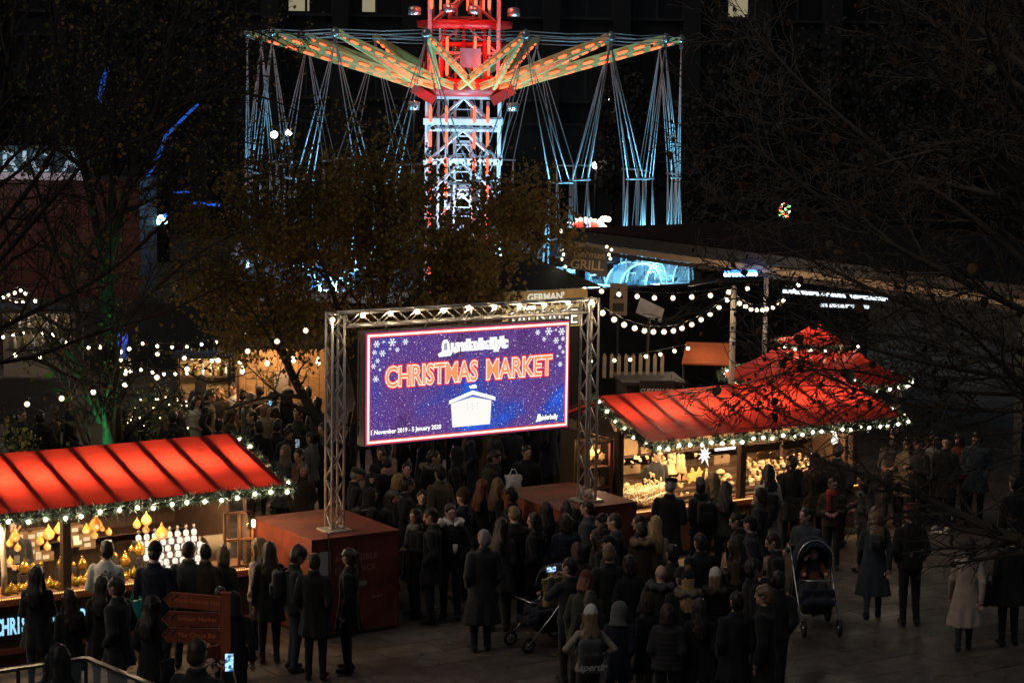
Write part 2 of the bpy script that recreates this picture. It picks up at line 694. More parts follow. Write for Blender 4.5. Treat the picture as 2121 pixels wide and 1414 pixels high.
def hair_mesh(kind):
    if kind in HAIR:
        return HAIR[kind]
    f = Field((-.2, -.26, 1.1), (.2, .2, 1.86), .011)
    if kind == 'hood':
        f.ell((0, -.015, 1.645), (.115, .13, .14), 0, .02)
        f.loft([(1.42, 0, -.03, .14, .12), (1.5, 0, -.03, .115, .115), (1.6, 0, -.025, .11, .12)], 0, .03, 2, .003)
        f.ell((0, .12, 1.635), (.078, .1, .1), 0, .01, True)
    elif kind in ('beanie', 'bobble'):
        f.ell((0, -.008, 1.69), (.092, .108, .1), 0, .02)
        f.ell((0, -.02, 1.735), (.07, .08, .075), 0, .03)
        f.loft([(1.655, 0, -.004, .094, .11), (1.7, 0, -.006, .097, .113)], 0, .006, 2)
        if kind == 'bobble':
            f.ell((0, -.03, 1.825), (.045, .045, .042), 1, .008, wr=.006)
        f.rbox((0, 0, 1.55), (.2, .2, .1), .01, 0, .01, True)
    elif kind == 'cap':
        f.ell((0, -.004, 1.69), (.085, .1, .08), 0, .02)
        f.ell((0, .1, 1.69), (.062, .085, .012), 0, .015)
        f.rbox((0, 0, 1.58), (.2, .2, .1), .01, 0, .01, True)
    elif kind == 'flatcap':
        f.ell((0, .012, 1.71), (.1, .125, .05), 0, .02)
        f.ell((0, .095, 1.688), (.06, .06, .012), 0, .02)
        f.ell((0, -.02, 1.69), (.086, .098, .06), 0, .02)
        f.rbox((0, 0, 1.56), (.2, .2, .1), .01, 0, .01, True)
    elif kind == 'beret':
        f.ell((.008, -.012, 1.73), (.105, .112, .042), 0, .03)
        f.loft([(1.68, 0, -.005, .084, .1), (1.72, 0, -.005, .09, .104)], 0, .01, 2)
    elif kind == 'fur':
        for i in range(26):
            a = math.pi * (i / 25 * 1.5 - .25)
            f.ell((math.cos(a) * .15, -.03 - math.sin(a) * .12, 1.475 + .012 * math.sin(i * 5)), (.05, .05, .045), 0, .02, wr=.012)
    elif kind == 'scarf':
        f.loft([(1.42, 0, .0, .12, .115), (1.47, 0, .0, .125, .118), (1.53, 0, .0, .105, .105)], 0, .02, 2, .006)
        f.cone((.05, .11, 1.45), (.06, .15, 1.18), .045, .05, 0, .02, .004)
    elif kind == 'wrap':
        f.ell((0, -.004, 1.66), (.09, .104, .112), 0, .02)
        f.loft([(1.4, 0, 0, .13, .12), (1.5, 0, 0, .1, .105), (1.62, 0, 0, .085, .1)], 0, .03, 2, .005)
        f.ell((0, .12, 1.655), (.06, .07, .055), 0, .01, True)
    else:
        st = .0042
        f.strand = kind != 'curly'
        top = 1.664
        if kind == 'curly':
            f.ell((0, -.012, top + .008), (.096, .115, .112), 0, .02, wr=.012)
            f.ell((0, -.045, 1.6), (.088, .078, .08), 0, .03, wr=.01)
        elif kind == 'crop':
            f.ell((0, -.008, top + .002), (.08, .098, .102), 0, .02, wr=.002)
            f.ell((0, -.05, 1.6), (.074, .058, .06), 0, .03, wr=.002)
        else:
            f.ell((0, -.012, top + .004), (.088, .104, .106), 0, .02, wr=st)
            f.ell((0, -.045, 1.6), (.08, .068, .075), 0, .03, wr=st)
        if kind == 'long':
            f.loft([(1.2, 0, -.135, .075, .03), (1.3, 0, -.13, .105, .045), (1.42, 0, -.1, .115, .06), (1.52, 0, -.06, .1, .075), (1.66, 0, -.03, .088, .085)], 0, .03, 2.2, .0045)
            for sd in (-1, 1):
                f.cone((.075 * sd, .03, 1.64), (.1 * sd, .03, 1.42), .025, .03, 0, .03, .006)
                f.cone((.1 * sd, .03, 1.42), (.095 * sd, .07, 1.26), .03, .014, 0, .03, .006)
        elif kind == 'bob':
            f.loft([(1.49, 0, -.05, .1, .075), (1.56, 0, -.035, .105, .09), (1.66, 0, -.02, .09, .095)], 0, .03, 2.2, .006)
        elif kind == 'tail':
            f.cone((0, -.1, 1.7), (0, -.16, 1.69), .03, .035, 0, .02)
            f.cone((0, -.16, 1.69), (0, -.17, 1.5), .036, .03, 0, .02, .006)
            f.cone((0, -.17, 1.5), (0.01, -.15, 1.36), .03, .012, 0, .02, .006)
        elif kind == 'bun':
            f.ell((0, -.1, 1.745), (.048, .048, .045), 0, .015, wr=.005)
        # open the face
        f.ell((0, .13, 1.585), (.068, .105, .1), 0, .01, True)
        f.rbox((0, .135, 1.6), (.066, .06, .075), .02, 0, .01, True)
        if kind in ('short', 'crop', 'curly', 'bald', 'tail', 'bun'):
            for sd in (-1, 1):
                f.ell((.09 * sd, .01, 1.618), (.045, .05, .05), 0, .01, True)
        if kind == 'bald':
            f.ell((0, .02, 1.76), (.08, .1, .075), 0, .01, True)
    V, Q, Mi = f.polygonise()
    if kind not in ('fur',):
        V = relax(V, Q, 1, .25)
    me = np_mesh(kind, V, Q, [fab('black'), fab('tan')], True, Mi)
    HAIR[kind] = me
    return me


FAB = dict(black=(.011, .011, .012), char=(.022, .022, .024), navy=(.012, .016, .032), brown=(.045, .03, .018), tan=(.2, .13, .07),
           olive=(.04, .042, .025), grey=(.11, .11, .11), mid=(.055, .055, .058), cream=(.38, .3, .25), white=(.6, .58, .53), denim=(.035, .042, .065),
           red=(.3, .02, .015), pink=(.42, .22, .2), teal=(.03, .2, .22), beige=(.2, .16, .11), slate=(.035, .045, .055), khaki=(.11, .085, .05),
           rust=(.12, .03, .018), green=(.02, .09, .04), fur=(.16, .12, .085), fleece=(.3, .25, .2),
           hblack=(.01, .008, .007), hbrown=(.035, .02, .012), hdark=(.02, .013, .009), hblond=(.3, .19, .08), hgrey=(.2, .19, .18), hred=(.15, .05, .02),
           hsand=(.16, .1, .05))
SKIN = []


def fab(n):
    hair = n[0] == 'h'
    return mat('cloth_' + n if not hair else 'hair_' + n[1:], FAB[n], .85 if not hair else .45, var=.12, vscale=14, bump=.25, bscale=120, sheen=.0 if hair else .15,
               spec=.25 if not hair else .4)


SKIN += [mat('skin_fair', (.5, .3, .22), .5, var=.08, vscale=20), mat('skin_medium', (.36, .2, .13), .5, var=.08, vscale=20), mat('skin_deep', (.1, .05, .03), .5, var=.08, vscale=20)]
EYE = mat('eye_dark', (.02, .015, .012), .25)
LIP = mat('lip', (.3, .12, .1), .5)
HATS = ('beanie', 'bobble', 'cap', 'flatcap', 'beret', 'hood', 'fur', 'scarf', 'wrap')


def turn_head(c, var):
    c.rotation_euler = HEADR[var]
    pv_ = Vector(PIV)
    c.location = pv_ - HEADR[var].to_matrix() @ pv_


def set_slot(o, i, m):
    o.material_slots[i].link = 'OBJECT'
    o.material_slots[i].material = m


def person(label, u, v, face, garment='jacket', pose='stand', sex='m', h=1.75, coat='black', legs='black', shoes='black', collar=None,
           hair='short', hcol='hdark', wear=(), skin=0, group='visitors in the crowd', z0=0., lean=0., at=None, var=None):
    """u, v: where the crown of the head stands in the photo; face: 0 away from the camera, 90 right, 180 towards it, 270 left"""
    top = h * 1.762 / 1.75
    p = at_z(u, v, z0 + top) if at is None else Vector(at)
    if var is None:
        var = RNG.randrange(4)
    o = link('person', body_mesh(garment, pose, sex, var), None, (p.x, p.y, z0), -math.radians(face))
    o.rotation_euler[0] = lean + RNG.uniform(-.035, .02)
    o.rotation_euler[1] = RNG.uniform(-.03, .03)
    sc = h / 1.75
    wd = RNG.uniform(.96, 1.06)
    o.scale = (sc * wd, sc * wd, sc)
    for i, c in ((0, coat), (1, legs), (2, shoes), (5, collar or coat)):
        set_slot(o, i, fab(c))
    set_slot(o, 3, SKIN[skin])
    tag(o, label, 'person', group)
    if hair:
        c = link('hair', hair_mesh(hair), o)
        turn_head(c, var)
        set_slot(c, 0, fab(hcol))
    for w in wear:
        kind, c1 = w[0], w[1]
        c = link({'fur': 'fur_trim', 'wrap': 'head_scarf', 'flatcap': 'flat_cap', 'bobble': 'bobble_hat', 'cap': 'cap'}.get(kind, kind), hair_mesh(kind), o)
        if kind not in ('fur', 'scarf'):
            turn_head(c, var)
        set_slot(c, 0, fab(c1))
        set_slot(c, 1, fab(w[2] if len(w) > 2 else 'tan'))
    return o
# ------------------------------------------------------------------ ground
def paving_material():
    m = bpy.data.materials.new('paving')
    m.use_nodes = True
    nt = m.node_tree
    b = nt.nodes['Principled BSDF']
    tc = nt.nodes.new('ShaderNodeTexCoord')
    mp = nt.nodes.new('ShaderNodeMapping')
    mp.inputs['Rotation'].default_value = (0, 0, -TH)
    br = nt.nodes.new('ShaderNodeTexBrick')
    br.inputs['Color1'].default_value = (.085, .07, .058, 1)
    br.inputs['Color2'].default_value = (.07, .058, .048, 1)
    br.inputs['Mortar'].default_value = (.03, .026, .022, 1)
    br.inputs['Scale'].default_value = 1.0
    br.inputs['Brick Width'].default_value = .9
    br.inputs['Row Height'].default_value = .6
    br.inputs['Mortar Size'].default_value = .008
    n1 = nt.nodes.new('ShaderNodeTexNoise')
    n1.inputs['Scale'].default_value = .9
    n1.inputs['Detail'].default_value = 8
    mr = nt.nodes.new('ShaderNodeMapRange')
    mr.inputs[1].default_value, mr.inputs[2].default_value, mr.inputs[3].default_value, mr.inputs[4].default_value = .3, .7, .6, 1.3
    sc = nt.nodes.new('ShaderNodeVectorMath')
    sc.operation = 'SCALE'
    nt.links.new(tc.outputs['Object'], mp.inputs[0])
    nt.links.new(mp.outputs[0], br.inputs[0])
    nt.links.new(mp.outputs[0], n1.inputs[0])
    nt.links.new(n1.outputs[0], mr.inputs[0])
    nt.links.new(br.outputs[0], sc.inputs[0])
    nt.links.new(mr.outputs[0], sc.inputs['Scale'])
    nt.links.new(sc.outputs[0], b.inputs['Base Color'])
    b.inputs['Roughness'].default_value = .85
    b.inputs['Specular IOR Level'].default_value = .25
    n2 = nt.nodes.new('ShaderNodeTexNoise')
    n2.inputs['Scale'].default_value = 30
    n2.inputs['Detail'].default_value = 6
    nt.links.new(mp.outputs[0], n2.inputs[0])
    bp = nt.nodes.new('ShaderNodeBump')
    bp.inputs['Strength'].default_value = .35
    bp.inputs['Distance'].default_value = .01
    nt.links.new(n2.outputs[0], bp.inputs['Height'])
    nt.links.new(bp.outputs[0], b.inputs['Normal'])
    return m


PAVE = paving_material()
def wet(m):
    nt = m.node_tree
    b = nt.nodes['Principled BSDF']
    tc = nt.nodes.new('ShaderNodeTexCoord')
    gm = nt.nodes.new('ShaderNodeNewGeometry')
    n = nt.nodes.new('ShaderNodeTexNoise')
    n.inputs['Scale'].default_value = .55
    n.inputs['Detail'].default_value = 6
    nt.links.new(gm.outputs['Position'], n.inputs[0])
    mr = nt.nodes.new('ShaderNodeMapRange')
    mr.inputs[1].default_value, mr.inputs[2].default_value, mr.inputs[3].default_value, mr.inputs[4].default_value = .42, .6, .8, .32
    nt.links.new(n.outputs[0], mr.inputs[0])
    nt.links.new(mr.outputs[0], b.inputs['Roughness'])


wet(PAVE)
ground = MB().box(-260, 260, -20, 400, -.3, -.02).build('ground', PAVE)
tag(ground, kind='structure')
SLAB = []
for k in range(4):
    SLAB.append(MB().box(-.445, .445, -.295, .295, -.05, 0).mesh('paving_slab', mat('slab%d' % k, [(.085, .07, .058), (.07, .058, .048), (.095, .08, .066), (.06, .05, .042)][k], .5,
                var=.35, vscale=3.5, bump=.3, bscale=35)))
for k in range(4):
    wet(MATS['slab%d' % k])
cnt = 0
for j in range(-3, 40):
    for i in range(-20, 40):
        p = Vector((-3, 29, 0)) + AX * (i * .9 + (.45 if j % 2 else 0)) + BX * ((j - 12) * .6)
        d = (p - CAM)
        if not (27.8 < p.y < 33.6 or (p.x > 5 and 27.8 < p.y < 37.5)):
            continue
        if abs(p.x) > p.y * .245 or cnt >= 300:
            continue
        o = link('paving_slab', RNG.choice(SLAB), ground, (p.x, p.y, -.012 + RNG.uniform(-.003, .003)), TH + (math.pi if RNG.random() < .5 else 0))
        cnt += 1

# ------------------------------------------------------------------ the office block far behind
STONE = mat('dark_stone', (.014, .015, .017), .8, var=.25, vscale=.6, bump=.2, bscale=5)
PANE = mat('night_glass', (.015, .016, .018), .4, spec=.2)
bl = thing('office_building', 'dark stone office block with tall piers and lit upper windows', 'building', (0, 106, 0))
MB().box(-45, 45, .6, 14, 0, 24).build('wall', STONE, bl)
pier = MB().box(-.4, .4, -.25, .6, 0, 24).box(-.55, .55, -.4, .6, 0, 1.2).mesh('pier', STONE)
WARMW = emat('window_light', (1., .86, .55), .22)
wf = MB().box(-1.3, 1.3, -.05, .05, -1.5, 1.5)
wfr = MB().box(-1.35, -1.2, -.1, .05, -1.5, 1.5).box(1.2, 1.35, -.1, .05, -1.5, 1.5).box(-1.2, 1.2, -.1, .05, 1.35, 1.5).box(-1.2, 1.2, -.1, .05, -1.5, -1.35).box(-.06, .06, -.09, .05, -1.35, 1.35)
wpm, wpl = MB().box(-1.18, 1.18, -.02, .02, -1.33, 1.33).mesh('pane', PANE), MB().box(-1.18, 1.18, -.02, .02, -1.33, 1.33).mesh('pane', WARMW)
wfm = wfr.mesh('window', mat('window_frame', (.025, .025, .026), .6))
LITW = {(-11 + 8, 2)}
for i in range(-12, 13):
    link('pier', pier, bl, (i * 3.4 + 1.7, 0, 0))
    for k in range(3):
        w = link('window', wfm, bl, (i * 3.4, .5, 4.2 + k * 4.0))
        lit = (i, k) in ((-3, 2), (-2, 2), (3, 2)) or (i, k) in ((11, 2), (9, 1))
        link('pane', wpm, w, (0, .03, 0))
        if lit:
            q_ = link('lit_blind', wpl, w, (-.35 if i < 0 else .5, .0, -.6))
            q_.scale = (.42 if i != -2 else .28, 1, .5)

# ------------------------------------------------------------------ trees
BARK = mat('bark', (.045, .036, .028), .9, var=.35, vscale=6, bump=.6, bscale=25)
BARKD = mat('dark_bark', (.02, .017, .014), .9, var=.3, vscale=6, bump=.5, bscale=25)


def leaf_mat(name, c, t=.35):
    return mat(name, c, .6, var=.4, vscale=1.2, trl=t)


def leaves_np(P, size, rng, flat=.4):
    """heart-shaped leaves, two folded halves each"""
    n = len(P)
    P = np.array(P)
    sh = np.array([(0, 0, 0), (.48, .3, .1), (.42, .75, .08), (0, 1.1, -.02), (-.42, .75, .08), (-.48, .3, .1)])
    a = rng.uniform(0, 2 * np.pi, n)
    tilt = rng.normal(1.9, .55, n)
    roll = rng.normal(0, .5, n)
    s = size * rng.uniform(.55, 1.25, n)
    V = sh[None] * s[:, None, None]
    cr, sr = np.cos(roll)[:, None], np.sin(roll)[:, None]
    x, y, z = V[..., 0] * cr + V[..., 2] * sr, V[..., 1], -V[..., 0] * sr + V[..., 2] * cr
    ct, st = np.cos(tilt)[:, None], np.sin(tilt)[:, None]
    y, z = y * ct - z * st, -(y * st + z * ct) * 1.0
    ca, sa = np.cos(a)[:, None], np.sin(a)[:, None]
    x, y = x * ca - y * sa, x * sa + y * ca
    V = np.stack([x, y, z], -1) + P[:, None]
    base = (np.arange(n) * 6)[:, None]
    Q = np.concatenate([base + np.array([[0, 1, 2, 3]]), base + np.array([[0, 3, 4, 5]])])
    return V.reshape(-1, 3), Q


def grow(mb, pts, ra, rb, lvl, rng, tips, levels=3, dens=2.2, ratio=.45, ang=.8, wob=.12, up=.15, minl=.25, rmin=.004, start=.15):
    """a limb along pts and, recursively, its side branches"""
    n = len(pts)
    rad = [ra + (rb - ra) * (i / (n - 1)) ** .8 for i in range(n)]
    mb.tube(pts, rad, 8 if ra > .09 else (5 if ra > .03 else 3), 0, caps=False)
    L = sum((pts[i + 1] - pts[i]).length for i in range(n - 1))
    if lvl >= levels:
        for i in range(n):
            tips.append(pts[i])
        return
    k = max(2, int(L * dens * (1.0 + .55 * lvl)))
    for j in range(k):
        t = start + (1 - start) * (j + rng.random()) / k
        q = t * (n - 1)
        i = min(int(q), n - 2)
        p = pts[i].lerp(pts[i + 1], q - i)
        d = (pts[i + 1] - pts[i]).normalized()
        o = Vector((rng.gauss(0, 1), rng.gauss(0, 1), rng.gauss(0, 1)))
        o = (o - d * o.dot(d)).normalized()
        a = ang * rng.uniform(.6, 1.3)
        d2 = (d * math.cos(a) + o * math.sin(a) + Vector((0, 0, up))).normalized()
        l2 = max(minl, L * ratio * rng.uniform(.45, 1.1) * (1.15 - .6 * t))
        seg = 5 if lvl < 1 else 4
        cp = [p]
        for s_ in range(seg):
            d2 = (d2 + Vector((rng.gauss(0, wob), rng.gauss(0, wob), rng.gauss(0, wob) + up * .25))).normalized()
            cp.append(cp[-1] + d2 * (l2 / seg))
        r = (ra + (rb - ra) * t) * rng.uniform(.42, .62)
        grow(mb, cp, max(r, rmin), rmin, lvl + 1, rng, tips, levels, dens, ratio, ang, wob, up, minl, rmin, .2)


def smooth_path(ctrl, per=5):
    """Catmull-Rom through control points"""
    c = [ctrl[0]] + list(ctrl) + [ctrl[-1]]
    out = []
    for i in range(1, len(c) - 2):
        for s_ in range(per):
            t = s_ / per
            p0, p1, p2, p3 = c[i - 1], c[i], c[i + 1], c[i + 2]
            out.append(.5 * ((2 * p1) + (p2 - p0) * t + (2 * p0 - 5 * p1 + 4 * p2 - p3) * t * t + (3 * p1 - p0 - 3 * p2 + p3) * t ** 3))
    out.append(ctrl[-1])
    return out


def tree(label, limbs, seed, thin=None, spread=.07, leaf=None, nleaf=0, lsize=.09, lmat=None, bark=BARK, base=None, big=None, **kw):
    """limbs: ([(u, v, depth)...], r0, r1); everything hangs from the trunk's foot"""
    rng = random.Random(seed)
    nr = np.random.default_rng(seed)
    root = thing('tree', label, 'tree', base)
    off = Vector(base)
    mb, tips = MB(), []
    for path, r0, r1, lv in limbs:
        pts = [(p if isinstance(p, Vector) else at_y(*p)) - off for p in path]
        grow(mb, smooth_path(pts), r0, r1, lv, rng, tips, **kw)
    mb.build('trunk', bark, root)
    if nleaf:
        T = np.array([tuple(p) for p in tips])
        if thin:
            T = T[T[:, 2] > 3.0]
            T = T[nr.random(len(T)) < np.clip((thin[1] - T[:, 2]) / (thin[1] - thin[0]), .06, 1)]
        pick = T[nr.integers(0, len(T), nleaf)] + nr.normal(0, spread, (nleaf, 3))
        V, Q = leaves_np(pick, lsize, nr)
        mi = np.tile(nr.integers(0, len(lmat), nleaf), 2)
        c = link('crown', np_mesh('crown', V, Q, lmat, False, mi), root)
        c['kind'] = 'stuff'
    if big:
        V, Q = leaves_np([(0, 0, 0)], 1.0, nr)
        lm = [np_mesh('leaf', V, Q, m, False) for m in lmat]
        for i in range(big[0]):
            p = Vector(tips[rng.randrange(len(tips))])
            o = link('leaf', rng.choice(lm), root, p)
            o.rotation_euler = (rng.uniform(-.6, .6), rng.uniform(-.6, .6), rng.uniform(0, 6.28))
            s_ = big[1] * rng.uniform(.7, 1.3)
            o.scale = (s_, s_, s_)
    return root


LM = [leaf_mat('leaf_amber', (.25, .16, .04)), leaf_mat('leaf_brown', (.15, .09, .03)), leaf_mat('leaf_olive', (.2, .17, .04))]
LG = [leaf_mat('leaf_yellow_green', (.13, .14, .03)), leaf_mat('leaf_green', (.06, .09, .025)), LM[0]]

# the leafy lime tree behind the screen
g = at_z(705, 1035, 0)
dm = g.y
V3 = Vector
tree('lime tree with amber brown autumn leaves behind the lit screen',
     [([V3((g.x, g.y, 0)), (672, 905, dm), (600, 765, dm - .4), (555, 620, dm - .8), (515, 500, dm - 1.2), (490, 430, dm - 1.4)], .13, .02, 0),
      ([V3((g.x + .1, g.y + .1, 0)), (742, 850, dm), (790, 650, dm + .4), (800, 480, dm + .6), (775, 360, dm + .3), (765, 300, dm)], .14, .012, 0),
      ([(765, 750, dm), (860, 640, dm - .6), (930, 520, dm - 1.0), (995, 450, dm - 1.4), (1040, 410, dm - 1.5)], .09, .012, 0),
      ([(800, 700, dm), (940, 620, dm + .5), (1060, 540, dm + .7), (1150, 450, dm + .9)], .08, .012, 0),
      ([(745, 840, dm), (700, 640, dm - .7), (650, 500, dm - 1.0), (610, 410, dm - 1.2)], .085, .012, 0),
      ([(640, 830, dm - .2), (560, 700, dm - 1.0), (500, 610, dm - 1.4)], .06, .012, 0),
      ([(830, 640, dm - .3), (900, 570, dm - 1.2), (890, 500, dm - 1.6), (870, 430, dm - 1.7)], .06, .012, 0)],
     11, thin=(5.5, 7.3), spread=.2, nleaf=34000, lsize=.072, lmat=LM, base=(g.x, g.y, 0), levels=3, dens=2.3, ratio=.38, ang=.95, minl=.3, up=.08)

# two bare trees behind the left stall: one with a green-lit trunk
d1 = 37.6
b1 = at_y(222, 1090, d1)
tree('leaning tree with trunk lit green by a ground lamp',
     [([V3((b1.x, d1, 0)), (232, 1000, d1), (222, 920, d1), (198, 830, d1), (165, 745, d1), (160, 640, d1), (110, 500, d1 - .5), (60, 330, d1 - 1)], .17, .02, 0),
      ([(190, 810, d1), (235, 838, d1 - .6), (285, 830, d1 - 1.0)], .03, .006, 1),
      ([(163, 700, d1), (60, 640, d1 + .6), (-60, 600, d1 + 1)], .05, .01, 0),
      ([(140, 580, d1), (230, 450, d1 + .5), (330, 330, d1 + 1.0)], .05, .01, 0)],
     21, nleaf=260, lsize=.085, lmat=LG, bark=BARK, base=(b1.x, d1, 0), levels=3, dens=3.0, ratio=.42, ang=.75, rmin=.006)
d2 = 39.2
b2 = at_y(243, 1130, d2)
tree('dark forked bare tree rising in front of the fairground at left',
     [([V3((b2.x, d2, 0)), (238, 900, d2), (228, 720, d2), (222, 560, d2)], .15, .13, 0),
      ([(222, 570, d2), (190, 420, d2), (155, 260, d2 - .3), (120, 110, d2 - .6), (105, 0, d2 - .8)], .1, .03, 0),
      ([(222, 575, d2), (232, 420, d2), (238, 240, d2 + .3), (228, 60, d2 + .5), (225, -40, d2 + .6)], .1, .03, 0),
      ([(228, 520, d2), (272, 370, d2), (330, 210, d2 - .4), (360, 60, d2 - .6), (380, -40, d2 - .6)], .1, .03, 0),
      ([(260, 400, d2), (330, 330, d2 + .5), (430, 290, d2 + 1), (540, 300, d2 + 1.3)], .05, .01, 0),
      ([(215, 560, d2), (110, 520, d2 + .4), (0, 470, d2 + .8), (-80, 430, d2 + 1)], .055, .012, 0),
      ([(232, 700, d2), (320, 600, d2 - .6), (420, 520, d2 - .9), (520, 470, d2 - 1)], .05, .01, 0),
      ([(175, 350, d2), (90, 290, d2 - .6), (0, 270, d2 - 1)], .05, .01, 0),
      ([(330, 230, d2), (450, 190, d2 - .6), (570, 210, d2 - 1.0), (690, 270, d2 - 1.2)], .04, .008, 0),
      ([(290, 400, d2), (400, 350, d2 - .8), (520, 350, d2 - 1.2), (640, 390, d2 - 1.4)], .04, .008, 0),
      ([(380, 100, d2), (500, 60, d2 - .6), (620, 110, d2 - .9)], .03, .007, 0),
      ([(300, 280, d2), (400, 200, d2 + .4), (500, 110, d2 + .8), (560, 60, d2 + 1)], .05, .01, 0),
      ([(232, 660, d2), (140, 690, d2 - .5), (60, 760, d2 - 1.0)], .035, .008, 0),
      ([(236, 760, d2), (330, 740, d2 - .4), (430, 790, d2 - .8), (520, 770, d2 - 1)], .035, .008, 0)],
     5, nleaf=2200, lsize=.07, lmat=LG + LM, spread=.15, bark=BARKD, base=(b2.x, d2, 0), levels=3, dens=3.3, ratio=.42, ang=.8, wob=.14, up=.05, rmin=.006)

# the near tree whose bare limbs reach in from the right
d3 = 23.0
b3 = V3((6.6, d3, 0))
tree('near bare tree reaching thin twigs in from the right',
     [([b3, V3((6.5, d3, 3.0)), V3((6.3, d3 + .1, 5.5)), (2185, 330, d3 + .2), (2150, 100, d3 + .3), (2130, -60, d3 + .3)], .2, .06, 0),
      ([(2230, 560, d3), (2080, 330, d3 - .6), (1950, 160, d3 - 1.0), (1840, 0, d3 - 1.3), (1800, -60, d3 - 1.4)], .055, .012, 0),
      ([(2235, 640, d3), (2040, 470, d3 + .4), (1850, 330, d3 + .8), (1660, 170, d3 + 1.1), (1560, 60, d3 + 1.2)], .05, .008, 0),
      ([(2240, 700, d3), (2010, 590, d3 - .5), (1800, 480, d3 - .8), (1620, 350, d3 - 1.0), (1500, 250, d3 - 1.1)], .05, .007, 0),
      ([(2240, 760, d3), (2050, 700, d3 + .3), (1830, 610, d3 + .5), (1640, 520, d3 + .7), (1490, 450, d3 + .8)], .045, .006, 0),
      ([(2240, 800, d3), (2020, 770, d3 - .4), (1800, 720, d3 - .7), (1620, 640, d3 - .8), (1500, 590, d3 - .9)], .04, .006, 0),
      ([(2240, 850, d3), (2020, 850, d3 + .2), (1850, 830, d3 + .4), (1690, 770, d3 + .5), (1560, 700, d3 + .6)], .03, .006, 1),
      ([(2240, 880, d3), (2050, 900, d3 - .2), (1860, 910, d3 - .3), (1680, 880, d3 - .4), (1560, 830, d3 - .5)], .02, .005, 2),
      ([(2240, 905, d3), (2080, 950, d3 + .1), (1930, 1000, d3 + .1), (1800, 1040, d3 + .2), (1690, 1045, d3 + .2)], .013, .004, 2),
      ([(2240, 930, d3), (2100, 1020, d3 - .2), (1960, 1100, d3 - .3), (1900, 1120, d3 - .3), (1830, 1108, d3 - .4)], .014, .004, 3),
      ([(2240, 620, d3), (2150, 420, d3 - .2), (2040, 230, d3 - .3), (1990, 60, d3 - .3)], .05, .01, 0),
      ([(2240, 820, d3), (1960, 810, d3 + .2), (1780, 770, d3 + .3), (1640, 770, d3 + .4), (1530, 800, d3 + .4)], .028, .005, 0),
      ([(2240, 790, d3), (1990, 730, d3 - .2), (1820, 690, d3 - .3), (1700, 720, d3 - .3), (1590, 800, d3 - .3)], .026, .005, 1),
      ([(2100, 720, d3), (1960, 760, d3), (1850, 700, d3 + .3), (1750, 690, d3 + .4)], .025, .005, 1),
      ([(2240, 660, d3), (2120, 640, d3 + .9), (1960, 560, d3 + 1.2), (1760, 420, d3 + 1.4), (1600, 420, d3 + 1.4)], .04, .007, 0)],
     33, lmat=[leaf_mat('leaf_dark', (.035, .022, .012), .15), leaf_mat('leaf_rust', (.12, .05, .012), .3), leaf_mat('leaf_dark2', (.06, .04, .016), .2)], nleaf=2600, lsize=.045, bark=mat('twig_bark', (.085, .066, .05), .9, var=.3, vscale=6), base=tuple(b3), big=(260, .085),
     levels=3, dens=5.2, ratio=.36, ang=.7, wob=.13, up=.0, minl=.2, rmin=.0045)


# a fine-twigged tree nearer the left edge
d4 = 34.6
b4_ = at_y(-120, 1100, d4)
tree('fine twigged bare tree at the far left edge',
     [([V3((b4_.x, d4, 0)), (-90, 800, d4), (-60, 560, d4), (-20, 330, d4), (20, 120, d4), (40, -40, d4)], .14, .03, 0),
      ([(-70, 620, d4), (60, 470, d4 - .5), (180, 330, d4 - .8), (300, 170, d4 - 1.0), (380, 30, d4 - 1)], .06, .01, 0),
      ([(-60, 540, d4), (90, 350, d4 + .3), (170, 180, d4 + .5), (240, 20, d4 + .6)], .06, .01, 0),
      ([(-80, 720, d4), (80, 640, d4), (230, 560, d4 + .2), (380, 420, d4 + .4), (480, 300, d4 + .5)], .055, .008, 0),
      ([(-80, 760, d4), (60, 740, d4 - .3), (200, 690, d4 - .6), (360, 640, d4 - .8), (520, 560, d4 - .8)], .045, .008, 0),
      ([(200, 320, d4 - .6), (330, 270, d4 - .6), (450, 180, d4 - .5), (560, 120, d4 - .4)], .035, .007, 0)],
     77, nleaf=900, lsize=.06, lmat=LG, bark=BARKD, base=(b4_.x, d4, 0), levels=3, dens=3.4, ratio=.4, ang=.75, wob=.15, up=.03, rmin=.0055)


# fallen leaves on the paving
nr_ = np.random.default_rng(5)
n_ = 700
FP = np.stack([nr_.uniform(-6, 9, n_), 28 + 10 * nr_.random(n_) ** 1.3, np.full(n_, .012)], 1)
FV, FQ = leaves_np(np.zeros((n_, 3)), .075, nr_)
FV[:, 2] = np.abs(FV[:, 2]) * .25
FV += np.repeat(FP, 6, axis=0)
fl_ = link('fallen_leaves', np_mesh('fallen_leaves', FV, FQ, LM, False, np.tile(nr_.integers(0, 3, n_), 2)))
tag(fl_, 'dry fallen leaves scattered over the paving', 'leaves', kind='stuff')


